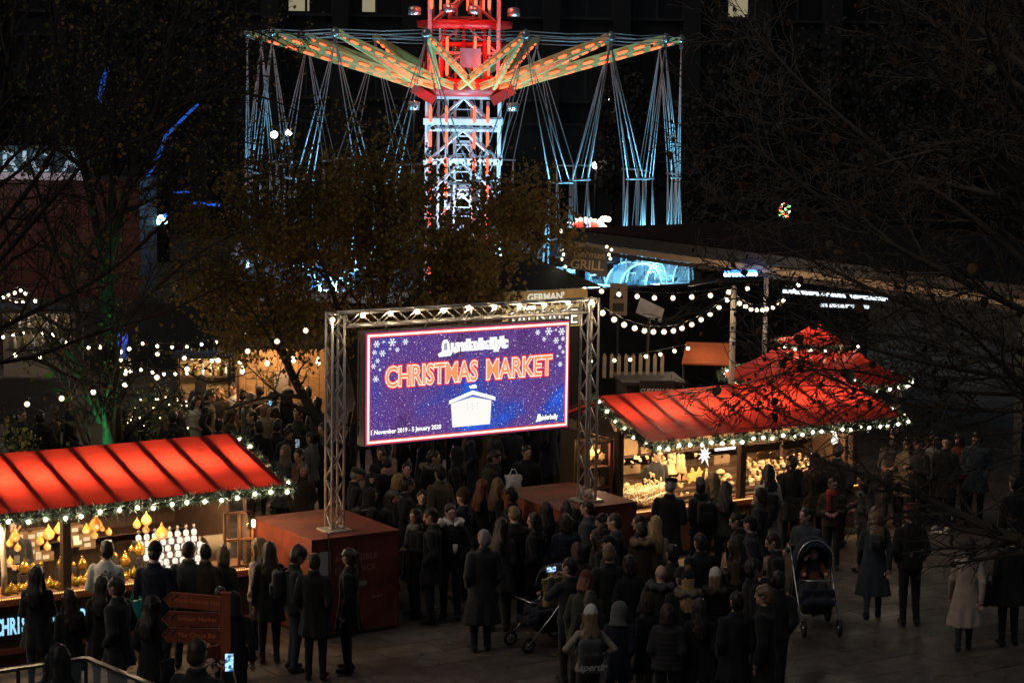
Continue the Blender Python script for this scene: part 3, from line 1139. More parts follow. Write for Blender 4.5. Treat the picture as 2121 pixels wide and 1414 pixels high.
# evergreens and shrubs far off, beyond the ride
def bush(name, label, c, r, n, mats, seed, size=.12, group=None, trunk=True, cat='tree'):
    nr = np.random.default_rng(seed)
    root = thing(name, label, cat, (c[0], c[1], 0), group=group)
    P = nr.normal(0, 1, (n, 3))
    P /= np.linalg.norm(P, axis=1)[:, None]
    lump = 1 + .22 * np.sin(P[:, 0] * 5 + seed) * np.sin(P[:, 1] * 4 + 1) + .18 * np.sin(P[:, 2] * 7 + seed * 2)
    P = P * (nr.uniform(.25, 1, n) ** .4 * lump)[:, None] * np.array(r) + np.array((0, 0, c[2]))
    P = P[P[:, 2] > .05]
    V, Q = leaves_np(P, size, nr)
    o = link('crown', np_mesh('crown', V, Q, mats, False, np.tile(nr.integers(0, len(mats), len(P)), 2)), root)
    o['kind'] = 'stuff'
    mb = MB()
    mb.tube([(0, 0, 0), (.05, 0, c[2] * .5), (0, .03, c[2])], [max(.05, r[0] * .09), max(.04, r[0] * .07), .02], 7)
    for k in range(8):
        a = k * .8
        mb.tube([(0, 0, c[2] * (.4 + .06 * k)), (math.cos(a) * r[0] * .4, math.sin(a) * r[1] * .4, c[2] * (.6 + .07 * k)), (math.cos(a) * r[0] * .75, math.sin(a) * r[1] * .75, c[2] * (.8 + .06 * k))],
                [r[0] * .04, r[0] * .025, .01], 4)
    mb.build('trunk', BARKD, root)
    return root


FAR = [leaf_mat('leaf_far', (.03, .028, .024)), leaf_mat('leaf_far_warm', (.04, .03, .02)), leaf_mat('leaf_far_dark', (.016, .016, .014))]
for lab, u, v, y, rx, rz, n, sd in (
        ('tall dim tree beyond the ride, right of the swing cables', 1545, 330, 88, 3.2, 5.2, 9000, 3),
        ('wide dim tree beyond the ride at far right', 1830, 330, 90, 4.5, 5.0, 9000, 4),
        ('dim rounded tree beyond the bar, low at right edge', 2060, 300, 92, 4.0, 5.5, 7000, 6),
        ('dark tree beyond the fairground at top left', 330, 110, 92, 4.5, 4.5, 7000, 8),
        ('small pale tree behind the swing cables', 1300, 270, 96, 1.6, 3.4, 3000, 9)):
    p = at_y(u, v, y)
    bush('background_tree', lab, (p.x, p.y, max(p.z, rz * .7)), (rx, rx, rz), n, FAR, sd, .2, 'trees beyond the ride')
# ------------------------------------------------------------------ the swing ride
RC = Vector((-1.64, 70.0, 0))
ride = thing('swing_ride', 'tall swing ride with red lit hub and yellow arms full of lights', 'fairground ride', RC)
WHITE = mat('ride_white', (.6, .63, .68), .45, var=.1, vscale=2)
REDP = mat('ride_red', (.45, .02, .015), .4, var=.15, vscale=3)
YEL = mat('arm_yellow_cream', (.42, .42, .15), .45, var=.12, vscale=3)
STEEL = mat('steel', (.45, .45, .46), .3, .9, var=.1, vscale=10)
CABLE = mat('cable_steel', (.5, .55, .58), .4, .3)
LEDO = emat('led_orange', (1., .12, .04), 2.3)
LEDR = emat('led_red', (1., .1, .04), 2.4)
LEDC = emat('led_core', (1., .42, .27), 1.6, False)


def lattice(mb, hw, z0, z1, step, r, mi=0, diag=True):
    cs = [(-hw, -hw), (hw, -hw), (hw, hw), (-hw, hw)]
    for x, y in cs:
        mb.bar((x, y, z0), (x, y, z1), r * 2, r * 2, mi, (0, 1, 0))
    n = int(round((z1 - z0) / step))
    for i in range(n + 1):
        z = z0 + (z1 - z0) * i / n
        for k in range(4):
            a, b = cs[k], cs[(k + 1) % 4]
            mb.bar((*a, z), (*b, z), r * 1.2, r * 1.5, mi)
            if i < n and diag:
                z2 = z0 + (z1 - z0) * (i + 1) / n
                m_ = ((a[0] + b[0]) / 2, (a[1] + b[1]) / 2)
                mb.bar((*a, z), (*m_, z2), r * 1.1, r * 1.1, mi, (1, 1, 0))
                mb.bar((*b, z), (*m_, z2), r * 1.1, r * 1.1, mi, (1, 1, 0))


mb = MB()
lattice(mb, 1.14, .3, 7.4, .98, .055)
lattice(mb, .55, .3, 7.4, .7, .035)
for z in (6.55, 5.3):
    mb.box(-1.25, 1.25, -1.27, -1.17, z, z + .2).box(-1.25, 1.25, 1.17, 1.27, z, z + .2)
for x in (-.78, -.26, .26, .78):
    mb.tube([(x, -1.1, .4), (x, -1.1, 7.3)], .05, 6)
for i in range(24):
    z = .6 + i * .28
    mb.bar((-.26, -1.1, z), (.26, -1.1, z), .03, .03)
mb.build('tower', WHITE, ride)
mb = MB()
lattice(mb, 1.08, 7.9, 16, .95, .06)
lattice(mb, .5, 7.9, 16, .7, .035)
for x in (-.75, -.25, .3, .8):
    mb.tube([(x, -.98, 8.0), (x, -.98, 15)], .05, 6)
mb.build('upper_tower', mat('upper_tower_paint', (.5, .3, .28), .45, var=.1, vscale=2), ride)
mb = MB()
mb.lathe([(1.35, 7.45), (1.62, 7.5), (1.66, 7.75), (1.62, 7.95), (1.3, 8.0)], n=24)
for k in range(12):
    a = k * math.pi / 6
    mb.bar((1.5 * math.cos(a), 1.5 * math.sin(a), 7.5), (1.2 * math.cos(a), 1.2 * math.sin(a), 9.6), .1, .1)
mb.lathe([(1.2, 9.55), (1.5, 9.6), (1.55, 9.8), (1.2, 9.85)], n=24)
mb.lathe([(1.15, 9.0), (1.3, 9.02), (1.3, 9.12), (1.15, 9.15)], n=24)
for x in (-1, 1):
    mb.bar((x * .9, -1.3, 7.3), (x * 1.6, -1.3, 7.7), .12, .3)
mb.build('hub', REDP, ride)
MB().box(-.1, .55, -1.75, -1.62, 8.35, 8.95).build('control_cabinet', mat('cabinet_grey', (.2, .2, .22), .5), ride)
for x in (-1.55, 1.55):
    MB().lathe([(.02, -.15), (.16, -.15), (.2, .1), (.17, .13)], n=12).build('floodlight', STEEL, ride, (x, -1.2, 7.15))
for x, z in ((-1.55, 10.1), (-.45, 10.2), (.3, 10.15), (1.55, 10.1)):
    MB().lathe([(.02, -.14), (.2, -.14), (.2, .1), (.05, .14)], n=12).build('floodlight', STEEL, ride, (x, -1.35, z))


LEDM = {}


def led_run(p0, p1, r, n, fill, name, parent, m, core=True):
    p0, p1 = Vector(p0), Vector(p1)
    L = (p1 - p0).length / n * fill
    key = (m.name, core, r, round(L, 1))
    if key not in LEDM:
        mb = MB()
        mb.tube([(0, 0, -L / 2), (0, 0, -L * .38), (0, 0, L * .38), (0, 0, L / 2)], [r * .5, r, r, r * .5], 6)
        if core:
            mb.tube([(0, 0, -L * .37), (0, 0, L * .37)], [r * 1.04, r * 1.04], 3, 1)
        LEDM[key] = mb.mesh(name, [m, LEDC])
    q = (p1 - p0).to_track_quat('Z', 'Y').to_euler()
    for i in range(n):
        o = link(name, LEDM[key], parent, p0.lerp(p1, (i + .5) / n))
        o.rotation_euler = q


for x in (-1.02, -.52, .36, .78):
    for z0, z1 in ((.8, 7.3), (10.0, 15.0), (8.0, 9.4)):
        led_run((x, -1.32, z0), (x, -1.32, z1), .045, max(2, int((z1 - z0) / .8)), .66, 'light_tube', ride, LEDR)
for x in (-.75, .1, .6):
    led_run((x, -1.0, 9.9), (x, -1.0, 15.0), .035, 6, .5, 'light_tube', ride, LEDR, False)
NT, RT, ZT, RH, ZH = 15, 6.9, 9.32, 1.55, 7.72
cyan = CABLE
tips3 = []
for k in range(NT):
    a = math.radians(-8 + 24 * k)
    tip = Vector((RT * math.sin(a), -RT * math.cos(a), ZT))
    tips3.append(tip)
    for sd in (-1, 1):
        b = a + sd * math.radians(21)
        root_ = Vector((RH * math.sin(b), -RH * math.cos(b), ZH))
        side = (tip - root_).cross(Vector((0, 0, 1))).normalized()
        e = tip + side * .06 * sd
        arm = MB().bar(root_, e, .09, .17).bar(root_ + Vector((0, 0, .115)), e + Vector((0, 0, .1)), .14, .04).build('arm', YEL, ride)
        n = -side * sd * .075
        led_run(root_ + n + Vector((0, 0, -.04)), e + n + Vector((0, 0, -.04)), .034, 10, .6, 'light_bar', arm, LEDO)
    MB().ball(tip, .14, 8, 6).bar(tip + Vector((0, 0, -.3)), tip + Vector((0, 0, .16)), .1, .1).build('arm_tip', STEEL, ride)
for k in range(NT):
    p, q = tips3[k], tips3[(k + 1) % NT]
    mb = MB()
    for dz in (.1, 0., -.12):
        mb.tube([p + Vector((0, 0, dz)), p.lerp(q, .5) + Vector((0, 0, dz - .05)), q + Vector((0, 0, dz))], .018, 4)
    mb.build('ring_cable', CABLE, ride)
# swings
seat_mb = MB()
for x in (-.42, .42):
    seat_mb.cbox((x, 0, .42), (.42, .4, .06), 1).cbox((x, .2, .7), (.42, .06, .55), 1)
    seat_mb.tube([(x - .2, -.2, .45), (x - .2, -.3, .75), (x + .2, -.3, .75), (x + .2, -.2, .45)], .02, 5)
for y in (-.32, .32):
    pts = [(.85 * math.cos(t), y, .3 + .72 * math.sin(t)) for t in [math.pi * i / 12 for i in range(13)]]
    seat_mb.tube(pts, .035, 6)
seat_mb.tube([(-.85, -.32, .3), (-.85, .32, .3)], .035, 6).tube([(.85, -.32, .3), (.85, .32, .3)], .035, 6).tube([(0, -.32, 1.02), (0, .32, 1.02)], .03, 6)
SEATM = seat_mb.mesh('swing_seat', [WHITE, mat('seat_blue', (.05, .12, .2), .4)])
GL = mat('clear_canopy', (.75, .85, .9), .15, alpha=.22)
can = MB()
for i in range(8):
    t0, t1 = math.pi * i / 8, math.pi * (i + 1) / 8
    can._add([(.84 * math.cos(t), y, .3 + .71 * math.sin(t)) for t in (t0, t1) for y in (-.3, .3)], [(0, 1, 3, 2)])
CANM = can.mesh('canopy', GL)
ZB, ZS = 5.05, 1.9
for k in range(NT):
    a = math.radians(-8 + 24 * k)
    tg = Vector((math.cos(a), math.sin(a), 0))
    tip = tips3[k]
    for sd in (-1, 1):
        c = tip + tg * sd * 1.12
        c.z = ZB
        zj = RNG.uniform(-.12, .12)
        c.z += zj
        mb = MB()
        for s2, yy in ((-.32, 0), (-.3, .05), (.3, .05), (.32, 0), (.05, 0)):
            e = c + tg * s2
            mb.tube([tip + Vector((0, 0, -.2)), e], .017, 4)
            if abs(s2) > .1:
                mb.tube([e, e + Vector((s2 * .05, RNG.uniform(-.04, .04), ZS + .3 - c.z))], .019, 4)
                mb.tube([e + Vector((0, .08, 0)), e + Vector((s2 * .6, .25, ZS + .3 - c.z))], .015, 4)
        mb.tube([c + tg * -.4, c + tg * .4], .03, 6)
        mb.build('swing_cable', CABLE, ride)
        s_ = link('swing_seat', SEATM, ride, (c.x, c.y, ZS - .4 + zj), a)
        link('canopy', CANM, s_)
# platform, fence and ticket booth
mb = MB()
mb.lathe([(8.6, 0), (8.6, .45), (8.4, .5), (.1, .5)], n=48)
mb.build('platform', mat('platform_panel', (.5, .55, .6), .5, var=.1, vscale=1), ride)
for k in range(44):
    a = math.radians(-95 + 190 * k / 43)
    x, y = 8.45 * math.sin(a), -8.45 * math.cos(a)
    b = math.radians(-95 + 190 * (k + 1) / 43)
    x2, y2 = 8.45 * math.sin(b), -8.45 * math.cos(b)
    MB().tube([(x, y, .5), (x, y, 1.6)], .03, 5).tube([(x, y, 1.55), (x2, y2, 1.55)], .025, 5).tube([(x, y, .95), (x2, y2, .95)], .018, 4).build('fence_post', STEEL, ride)
booth = MB()
booth.lathe([(.95, .5), (.95, .6), (.9, .62)], n=20).lathe([(.95, 2.0), (1.0, 2.05), (1.0, 2.15), (.9, 2.2)], n=20)
for k in range(10):
    a = k * math.pi / 5
    booth.tube([(.92 * math.cos(a), .92 * math.sin(a), .6), (.92 * math.cos(a), .92 * math.sin(a), 2.05)], .035, 5)
booth.build('ticket_booth', WHITE, ride, (4.0, -8.3, 0))
# the ride's own floodlights: cold white at the foot, red round the hub
CW = (.24, .72, 1.)
for x, y, e in ((2.6, -6.5, 900), (-4.0, -6.5, 800), (6.0, -3.0, 700), (-6.2, -2.0, 600)):
    lamp('floodlight', ride, (x, y, 1.1), e * 1.7, CW, .15, 'SPOT', 100, (x * .75, y * .7, 9), .6)
    MB().box(-.2, .2, -.12, .12, .5, .95).build('floodlight_case', STEEL, ride, (x, y, 0))
lamp('floodlight', ride, (0, -3.2, 1.6), 1700, (.6, .78, 1.), .15, 'SPOT', 60, (0, -1.0, 6.0), .6)
lamp('booth_lamp', ride, (4.0, -6.3, 3.0), 330, CW, .12)
lamp('booth_lamp', ride, (1.2, -6.8, 2.9), 200, CW, .12)
lamp('booth_lamp', ride, (6.6, -5.0, 2.9), 330, CW, .12)
for x in (-.8, .8):
    lamp('hub_lamp', ride, (x, -2.1, 8.4), 60, (1., .06, .03), .1)
    lamp('hub_lamp', ride, (x, -2.4, 10.9), 65, (1., .06, .03), .1)

# added dark hoarding that blocks floodlight spill in front of the ride
hd = thing('hoarding', 'added dark timber hoarding that blocks floodlight spill from the swing ride', 'fence', (-14, 59, 0))
hpm = MB().box(.01, .99, 0, .04, 0, 1.95).box(.0, .06, .04, .1, 0, 1.95).mesh('panel', mat('hoarding_dark', (.009, .009, .01), .7, var=.2))
for i in range(15):
    link('panel', hpm, hd, (i, .1 * math.sin(i * .4), 0))
# ------------------------------------------------------------------ plinths, truss gate, screen
PLR = mat('plinth_red_paint', (.2, .045, .022), .55, var=.45, vscale=2.2, bump=.08, bscale=60)
PLS = mat('plinth_scuff', (.13, .03, .018), .6, var=.3, vscale=6)
PAPER = mat('paper', (.6, .6, .58), .8, var=.06)
LETP = mat('faded_pink_lettering', (.45, .2, .18), .7, var=.2, vscale=20)
LETW = mat('white_lettering', (.7, .7, .68), .6)
BLK = mat('black_board', (.012, .012, .013), .5, var=.2)
GATE = Vector((-2.61, 31.832, 0))


def plinth(label, loc):
    r = thing('plinth', label, 'plinth', loc, TH)
    w, d, h = 1.47, 1.88, 1.5
    MB().box(.02, w - .02, .02, d - .02, 0, h - .03).build('core', PLS, r)
    fr = MB().box(0, w / 2 - .003, -.0, .02, .04, h - .03).mesh('panel', PLR)
    link('panel', fr, r)
    link('panel', fr, r, (w / 2 + .003, 0, 0))
    link('panel', fr, r, (0, d - .02, 0))
    link('panel', fr, r, (w / 2 + .003, d - .02, 0))
    sd = MB().box(0, .02, .023, d / 2 - .003, .04, h - .03).mesh('panel', PLR)
    for x in (0, w - .02):
        link('panel', sd, r, (x, 0, 0))
        link('panel', sd, r, (x, d / 2 - .02, 0))
    MB().box(-.012, w + .012, -.012, d + .012, h - .027, h).build('top_board', PLR, r)
    for x, y in ((-.006, -.006), (w - .024, -.006), (-.006, d - .024), (w - .024, d - .024)):
        MB().box(x, x + .03, y, y + .03, .0, h - .03).build('corner_trim', PLS, r)
    MB().tube([(w * .42, d * .3, h + .012), (w * .3, d * .2, h + .012), (w * .2, .05, h + .012), (w * .18, -.03, h - .03), (w * .19, -.025, .5), (w * .17, -.03, .02)], .011, 6).build('cable', BLK, r)
    return r


pl = plinth('red painted plinth under the left truss with faded lettering', (-2.885, 31.147, 0))
put_text('ACCESSIBLE', .125, LETP, pl, .74, -.004, 1.12, .004, space=1.1)
put_text('ENTRANCE', .125, LETP, pl, .72, -.004, .95, .004, space=1.1)
MB().prism([(.6, .76), (.72, .85), (.72, .79), (.92, .79), (.92, .72), (.72, .72), (.72, .66)], -.005, -.002).build('arrow', mat('arrow_white', (.35, .33, .33), .7), pl)
MB().prism([(1.0, .53), (1.05, .56), (1.05, .535), (1.2, .545), (1.2, .525), (1.05, .52), (1.05, .5)], -.005, -.002).build('arrow', LETP, pl)
pr_ = plinth('red painted plinth under the right truss beside the wooden gift stall', (.806, 33.533, 0))
bd = MB().box(.1, .68, -.03, -.004, .5, 1.42).build('notice_board', BLK, pr_)
for i, t in enumerate(('BAG', 'SEARCHES', 'ARE TAKING', 'PLACE')):
    put_text(t, .125 if i != 2 else .115, LETW, bd, .39, -.036, 1.22 - .17 * i, .003)
# paper notice on the left plinth, a plastic cup on the right one
nt_ = MB().box(.1, .28, -.012, -.004, .95, 1.3).mesh('paper_notice', PAPER)
tag(link('paper_notice', nt_, None, pl.location + AX * .02, TH), 'white paper notice taped to the red plinth', 'notice')

ALU = mat('truss_aluminium', (.6, .54, .47), .35, .35, var=.15, vscale=12)


def truss(name, parent, p0, p1, hw=.1, step=.24, r=.021, up=(0, 1, 0)):
    p0, p1 = Vector(p0), Vector(p1)
    d = (p1 - p0).normalized()
    x = d.cross(Vector(up)).normalized()
    y = x.cross(d)
    L = (p1 - p0).length
    mb = MB()
    cs = [x * a * hw + y * b * hw for a, b in ((-1, -1), (1, -1), (1, 1), (-1, 1))]
    for c in cs:
        mb.tube([p0 + c, p1 + c], r, 8)
    n = int(L / step)
    for k in range(4):
        a, b = cs[k], cs[(k + 1) % 4]
        for i in range(n):
            q0, q1 = p0 + d * (L * i / n), p0 + d * (L * (i + 1) / n)
            if (i + k) % 2:
                mb.tube([q0 + a, q1 + b], r * .5, 5)
            else:
                mb.tube([q0 + b, q1 + a], r * .5, 5)
        for e in (p0 + d * .02, p1 - d * .02, p0 + d * (L / 2)):
            mb.tube([e + a, e + b], r * .6, 5)
    return mb.build(name, ALU, parent)


gate = thing('truss_gate', 'aluminium truss gate carrying the lit screen', 'truss gate', GATE, TH)
truss('truss_column', gate, (0, 0, 1.53), (0, 0, 4.78))
truss('truss_column', gate, (4.6, 0, 1.53), (4.6, 0, 4.78))
truss('truss_beam', gate, (.11, 0, 4.66), (4.49, 0, 4.66), up=(0, 0, 1))
MB().box(-.2, .2, -.2, .2, 1.502, 1.53).build('base_plate', ALU, gate)
MB().box(4.4, 4.8, -.2, .2, 1.502, 1.53).build('base_plate', ALU, gate)
for x in (.9, 1.6, 2.3, 3.1, 3.8):
    MB().tube([(x, 0, 4.55), (x, .06, 4.5), (x, .1, 4.455)], .012, 5).ball((x, .0, 4.56), .03, 6, 4).build('clamp', ALU, gate)

# LED screen
SW, SH = 3.72, 1.73
scr = thing('led_screen', 'bright purple and blue screen announcing the market, hung in the gate', 'screen', GATE + AX * .5 + Vector((0, 0, 2.72)) + BX * 0, TH)
MB().box(0, SW, 0.002, .22, 0, SH).build('cabinet', mat('cabinet_dark', (.16, .14, .12), .5, var=.2), scr)
MB().tube([(-.02, .12, .3), (-.05, .1, .15), (-.03, .14, .45), (-.02, .12, 1.2), (-.02, .12, 1.6)], .008, 5).tube([(-.4, .0, .38), (-.2, .08, .33), (-.02, .12, .4)], .012, 5).build('cable', BLK, scr)


def screen_material():
    m = bpy.data.materials.new('screen_picture')
    m.use_nodes = True
    nt = m.node_tree
    nt.nodes.remove(nt.nodes['Principled BSDF'])
    tc = nt.nodes.new('ShaderNodeTexCoord')
    n1 = nt.nodes.new('ShaderNodeTexNoise')
    n1.inputs['Scale'].default_value = .85
    n1.inputs['Detail'].default_value = 6
    n1.inputs['Distortion'].default_value = .6
    nt.links.new(tc.outputs['Object'], n1.inputs[0])
    cr = nt.nodes.new('ShaderNodeValToRGB')
    e = cr.color_ramp.elements
    e[0].position, e[0].color = .3, (.035, .012, .07, 1)
    e[1].position, e[1].color = .68, (.012, .07, .5, 1)
    q = e.new(.43)
    q.color = (.085, .03, .17, 1)
    q = e.new(.54)
    q.color = (.07, .035, .2, 1)
    q = e.new(.61)
    q.color = (.022, .04, .28, 1)
    nt.links.new(n1.outputs[0], cr.inputs[0])
    add = None
    for sc, th, st in ((16, .055, 1.3), (34, .08, .7), (60, .11, .35)):
        vo = nt.nodes.new('ShaderNodeTexVoronoi')
        vo.inputs['Scale'].default_value = sc
        nt.links.new(tc.outputs['Object'], vo.inputs[0])
        lt = nt.nodes.new('ShaderNodeMath')
        lt.operation = 'LESS_THAN'
        lt.inputs[1].default_value = th * 1.6
        nt.links.new(vo.outputs['Distance'], lt.inputs[0])
        ml = nt.nodes.new('ShaderNodeMath')
        ml.operation = 'MULTIPLY'
        ml.inputs[1].default_value = st
        nt.links.new(lt.outputs[0], ml.inputs[0])
        if add is None:
            add = ml
        else:
            a = nt.nodes.new('ShaderNodeMath')
            nt.links.new(add.outputs[0], a.inputs[0])
            nt.links.new(ml.outputs[0], a.inputs[1])
            add = a
    mx = nt.nodes.new('ShaderNodeMixRGB')
    mx.blend_type = 'ADD'
    mx.inputs[0].default_value = 1
    nt.links.new(cr.outputs[0], mx.inputs[1])
    nt.links.new(add.outputs[0], mx.inputs[2])
    em = nt.nodes.new('ShaderNodeEmission')
    em.inputs[1].default_value = 1.05
    nt.links.new(mx.outputs[0], em.inputs[0])
    nt.links.new(em.outputs[0], nt.nodes['Material Output'].inputs[0])
    return m


disp = MB().box(.012, SW - .012, -.004, .0, .012, SH - .012).build('display', screen_material(), scr)
SWHITE = emat('screen_white', (.85, .85, .83), 1.25)
SLIGHT = emat('screen_star', (.8, .84, .95), 1.1, False)
SHALO = emat('screen_halo_red', (.55, .03, .06), .9)
SHALO2 = emat('screen_halo_orange', (1., .14, .07), 1.6)
SPINK = emat('screen_neon_core', (1., .62, .5), 1.5)
SORNG = emat('screen_orange', (.8, .3, .12), .9)
SGREY = emat('screen_grey', (.35, .36, .45), .9, False)
SDARK = emat('screen_shadow', (.02, .015, .06), 1., False)


def frame(mb, ins, w, y):
    a, b = ins, ins + w
    mb.box(a, SW - a, y - .001, y, a, b).box(a, SW - a, y - .001, y, SH - b, SH - a).box(a, b, y - .001, y, b, SH - b).box(SW - b, SW - a, y - .001, y, b, SH - b)
    return mb


frame(MB(), .014, .085, -.006).build('border', emat('screen_border_outer', (.42, .05, .12), .8), scr)
frame(MB(), .036, .046, -.009).build('border', SHALO2, scr)
frame(MB(), .048, .02, -.012).build('border', emat('screen_border_core', (1., .72, .62), 3.0), scr)


def sxy(cx, cy):                       # from the enlarged crop of the screen to metres on it
    u = (cx - 398) / 1452
    t, b = 437 - 85 * u, 1245 - 127 * u
    return u * SW, (1 - (cy - t) / (b - t)) * SH


def fit_text(body, x0, x1, z, cap, m, y, off, name='lettering', shear=0.):
    me = text_mesh(name, body, cap / .7, m, off, 0, 'LEFT', shear)
    xs = [v.co.x for v in me.vertices]
    w = max(xs) - min(xs)
    o = link(name, me, scr, (0, y, z))
    o.rotation_euler = (math.pi / 2, 0, 0)
    return o, min(xs), w


def neon(body, x0, x1, z, cap, layers):
    ref = text_mesh('lettering', body, cap / .7, SWHITE, 0)
    xs = [v.co.x for v in ref.vertices]
    k = (x1 - x0) / (max(xs) - min(xs))
    lo = min(xs)
    bpy.data.meshes.remove(ref)
    for i, (m, off) in enumerate(layers):
        me = text_mesh('lettering', body, cap / .7, m, off)
        o = link('lettering', me, disp, (x0 - lo * k, -.008 - .0025 * i, z))
        o.rotation_euler = (math.pi / 2, 0, 0)
        o.scale = (k, 1, 1)


neon('CHRISTMAS', .36, 1.98, .885, .3, ((SHALO, .043), (SHALO2, .027), (SWHITE, .0155), (SORNG, .0055)))
neon('MARKET', 2.16, 3.37, .885, .3, ((SHALO, .043), (SHALO2, .027), (SWHITE, .0155), (SORNG, .0055)))
neon('underbelly\'s', 1.53, 2.52, 1.375, .13, ((SGREY, .036), (SWHITE, .028), (SGREY, -.003)))
neon('with', 1.85, 1.97, .765, .045, ((SWHITE, .008),))
neon('1 November 2019 - 5 January 2020', .11, 1.34, .175, .066, ((SWHITE, .0025),))
neon('underbelly', 3.17, 3.5, .165, .08, ((SDARK, .02), (SWHITE, .005)))
# bell, house and snowflakes
MB().prism([(1.29, 1.28), (1.5, 1.29), (1.53, 1.34), (1.48, 1.38), (1.47, 1.49), (1.43, 1.54), (1.37, 1.54), (1.34, 1.49), (1.34, 1.36), (1.27, 1.33)], -.0115, -.0095).build('bell_icon', SWHITE, disp)
MB().prism([(1.37, 1.38), (1.44, 1.38), (1.435, 1.48), (1.41, 1.5), (1.375, 1.48)], -.014, -.012).build('bell_icon', SGREY, disp)
MB().prism([(3.08, .14), (3.2, .15), (3.18, .2), (3.17, .26), (3.12, .26), (3.11, .19)], -.0115, -.0095).build('bell_icon', SWHITE, disp)
hx0, hz0 = sxy(1000, 1112)
hx1, hz1 = sxy(1268, 1086)
l0 = sxy(975, 935)
pk = sxy(1140, 855)
r0 = sxy(1302, 905)
MB().prism([(hx0, hz0), (hx1, hz0), (hx1 + .02, l0[1] - .02), (pk[0], pk[1] - .09), (hx0 - .03, l0[1] - .02)], -.011, -.009).build('house_icon', emat('screen_house', (.78, .76, .72), 1.0), disp)
MB().prism([(l0[0], l0[1] - .02), (pk[0], pk[1] - .045), (r0[0], l0[1] - .02), (r0[0], l0[1] + .03), (pk[0], pk[1] + .01), (l0[0], l0[1] + .03)], -.0165, -.0135).build('house_icon', SWHITE, disp)
MB().prism([(l0[0] - .015, l0[1] - .035), (pk[0], pk[1] - .065), (r0[0] + .015, l0[1] - .035), (r0[0], l0[1] + .02), (pk[0], pk[1] + .0), (l0[0], l0[1] + .02)], -.013, -.0118).build('house_icon', SGREY, disp)
for dx in (-.09, 0, .09):
    for dz in (0, -.04, -.08):
        MB().box(pk[0] + dx - .006, pk[0] + dx + .006, -.0125, -.0115, pk[1] - .2 + dz, pk[1] - .19 + dz).build('house_icon', SGREY, disp)


def flake(r):
    mb = MB()
    for k in range(6):
        a = k * math.pi / 3
        c, s_ = math.cos(a), math.sin(a)
        mb.bar((0, 0, 0), (c * r, 0, s_ * r), r * .16, .003, 0, (0, 1, 0))
        for t in (.55, .8):
            for e in (-.7, .7):
                b = a + e
                mb.bar((c * r * t, 0, s_ * r * t), (c * r * t + math.cos(b) * r * .3, 0, s_ * r * t + math.sin(b) * r * .3), r * .12, .003, 0, (0, 1, 0))
    return mb.mesh('snowflake', SLIGHT)


fm = flake(1.0)
for cx, cy, r in ((475, 520, .05), (580, 508, .06), (670, 505, .045), (460, 578, .035), (515, 585, .048), (615, 560, .035), (482, 637, .035), (455, 675, .04), (498, 700, .022), (470, 765, .045), (521, 505, .018),
                  (566, 553, .02), (1607, 443, .042), (1688, 435, .06), (1785, 437, .058), (1655, 490, .035), (1745, 500, .048), (1795, 487, .036), (1773, 548, .034), (1797, 580, .03), (1757, 610, .02),
                  (1777, 667, .04), (1742, 425, .018), (1820, 540, .018)):
    x, z = sxy(cx, cy)
    o = link('snowflake', fm, disp, (x, -.009, z))
    o.scale = (r, 1, r)
# ------------------------------------------------------------------ market stalls
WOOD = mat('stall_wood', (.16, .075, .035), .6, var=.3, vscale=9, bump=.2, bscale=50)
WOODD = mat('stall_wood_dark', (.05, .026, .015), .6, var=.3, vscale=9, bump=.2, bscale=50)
WOODL = mat('wood_pale', (.5, .33, .17), .6, var=.2, vscale=12)
PINE = mat('pine_figure', (.55, .38, .2), .55, var=.22, vscale=14)
CREAM = mat('cream_ceramic', (.62, .52, .38), .4, var=.15, vscale=10)
CARD = mat('cardboard', (.23, .15, .08), .8, var=.15, vscale=8)
CLOTHD = mat('display_cloth', (.04, .035, .035), .8, var=.2)


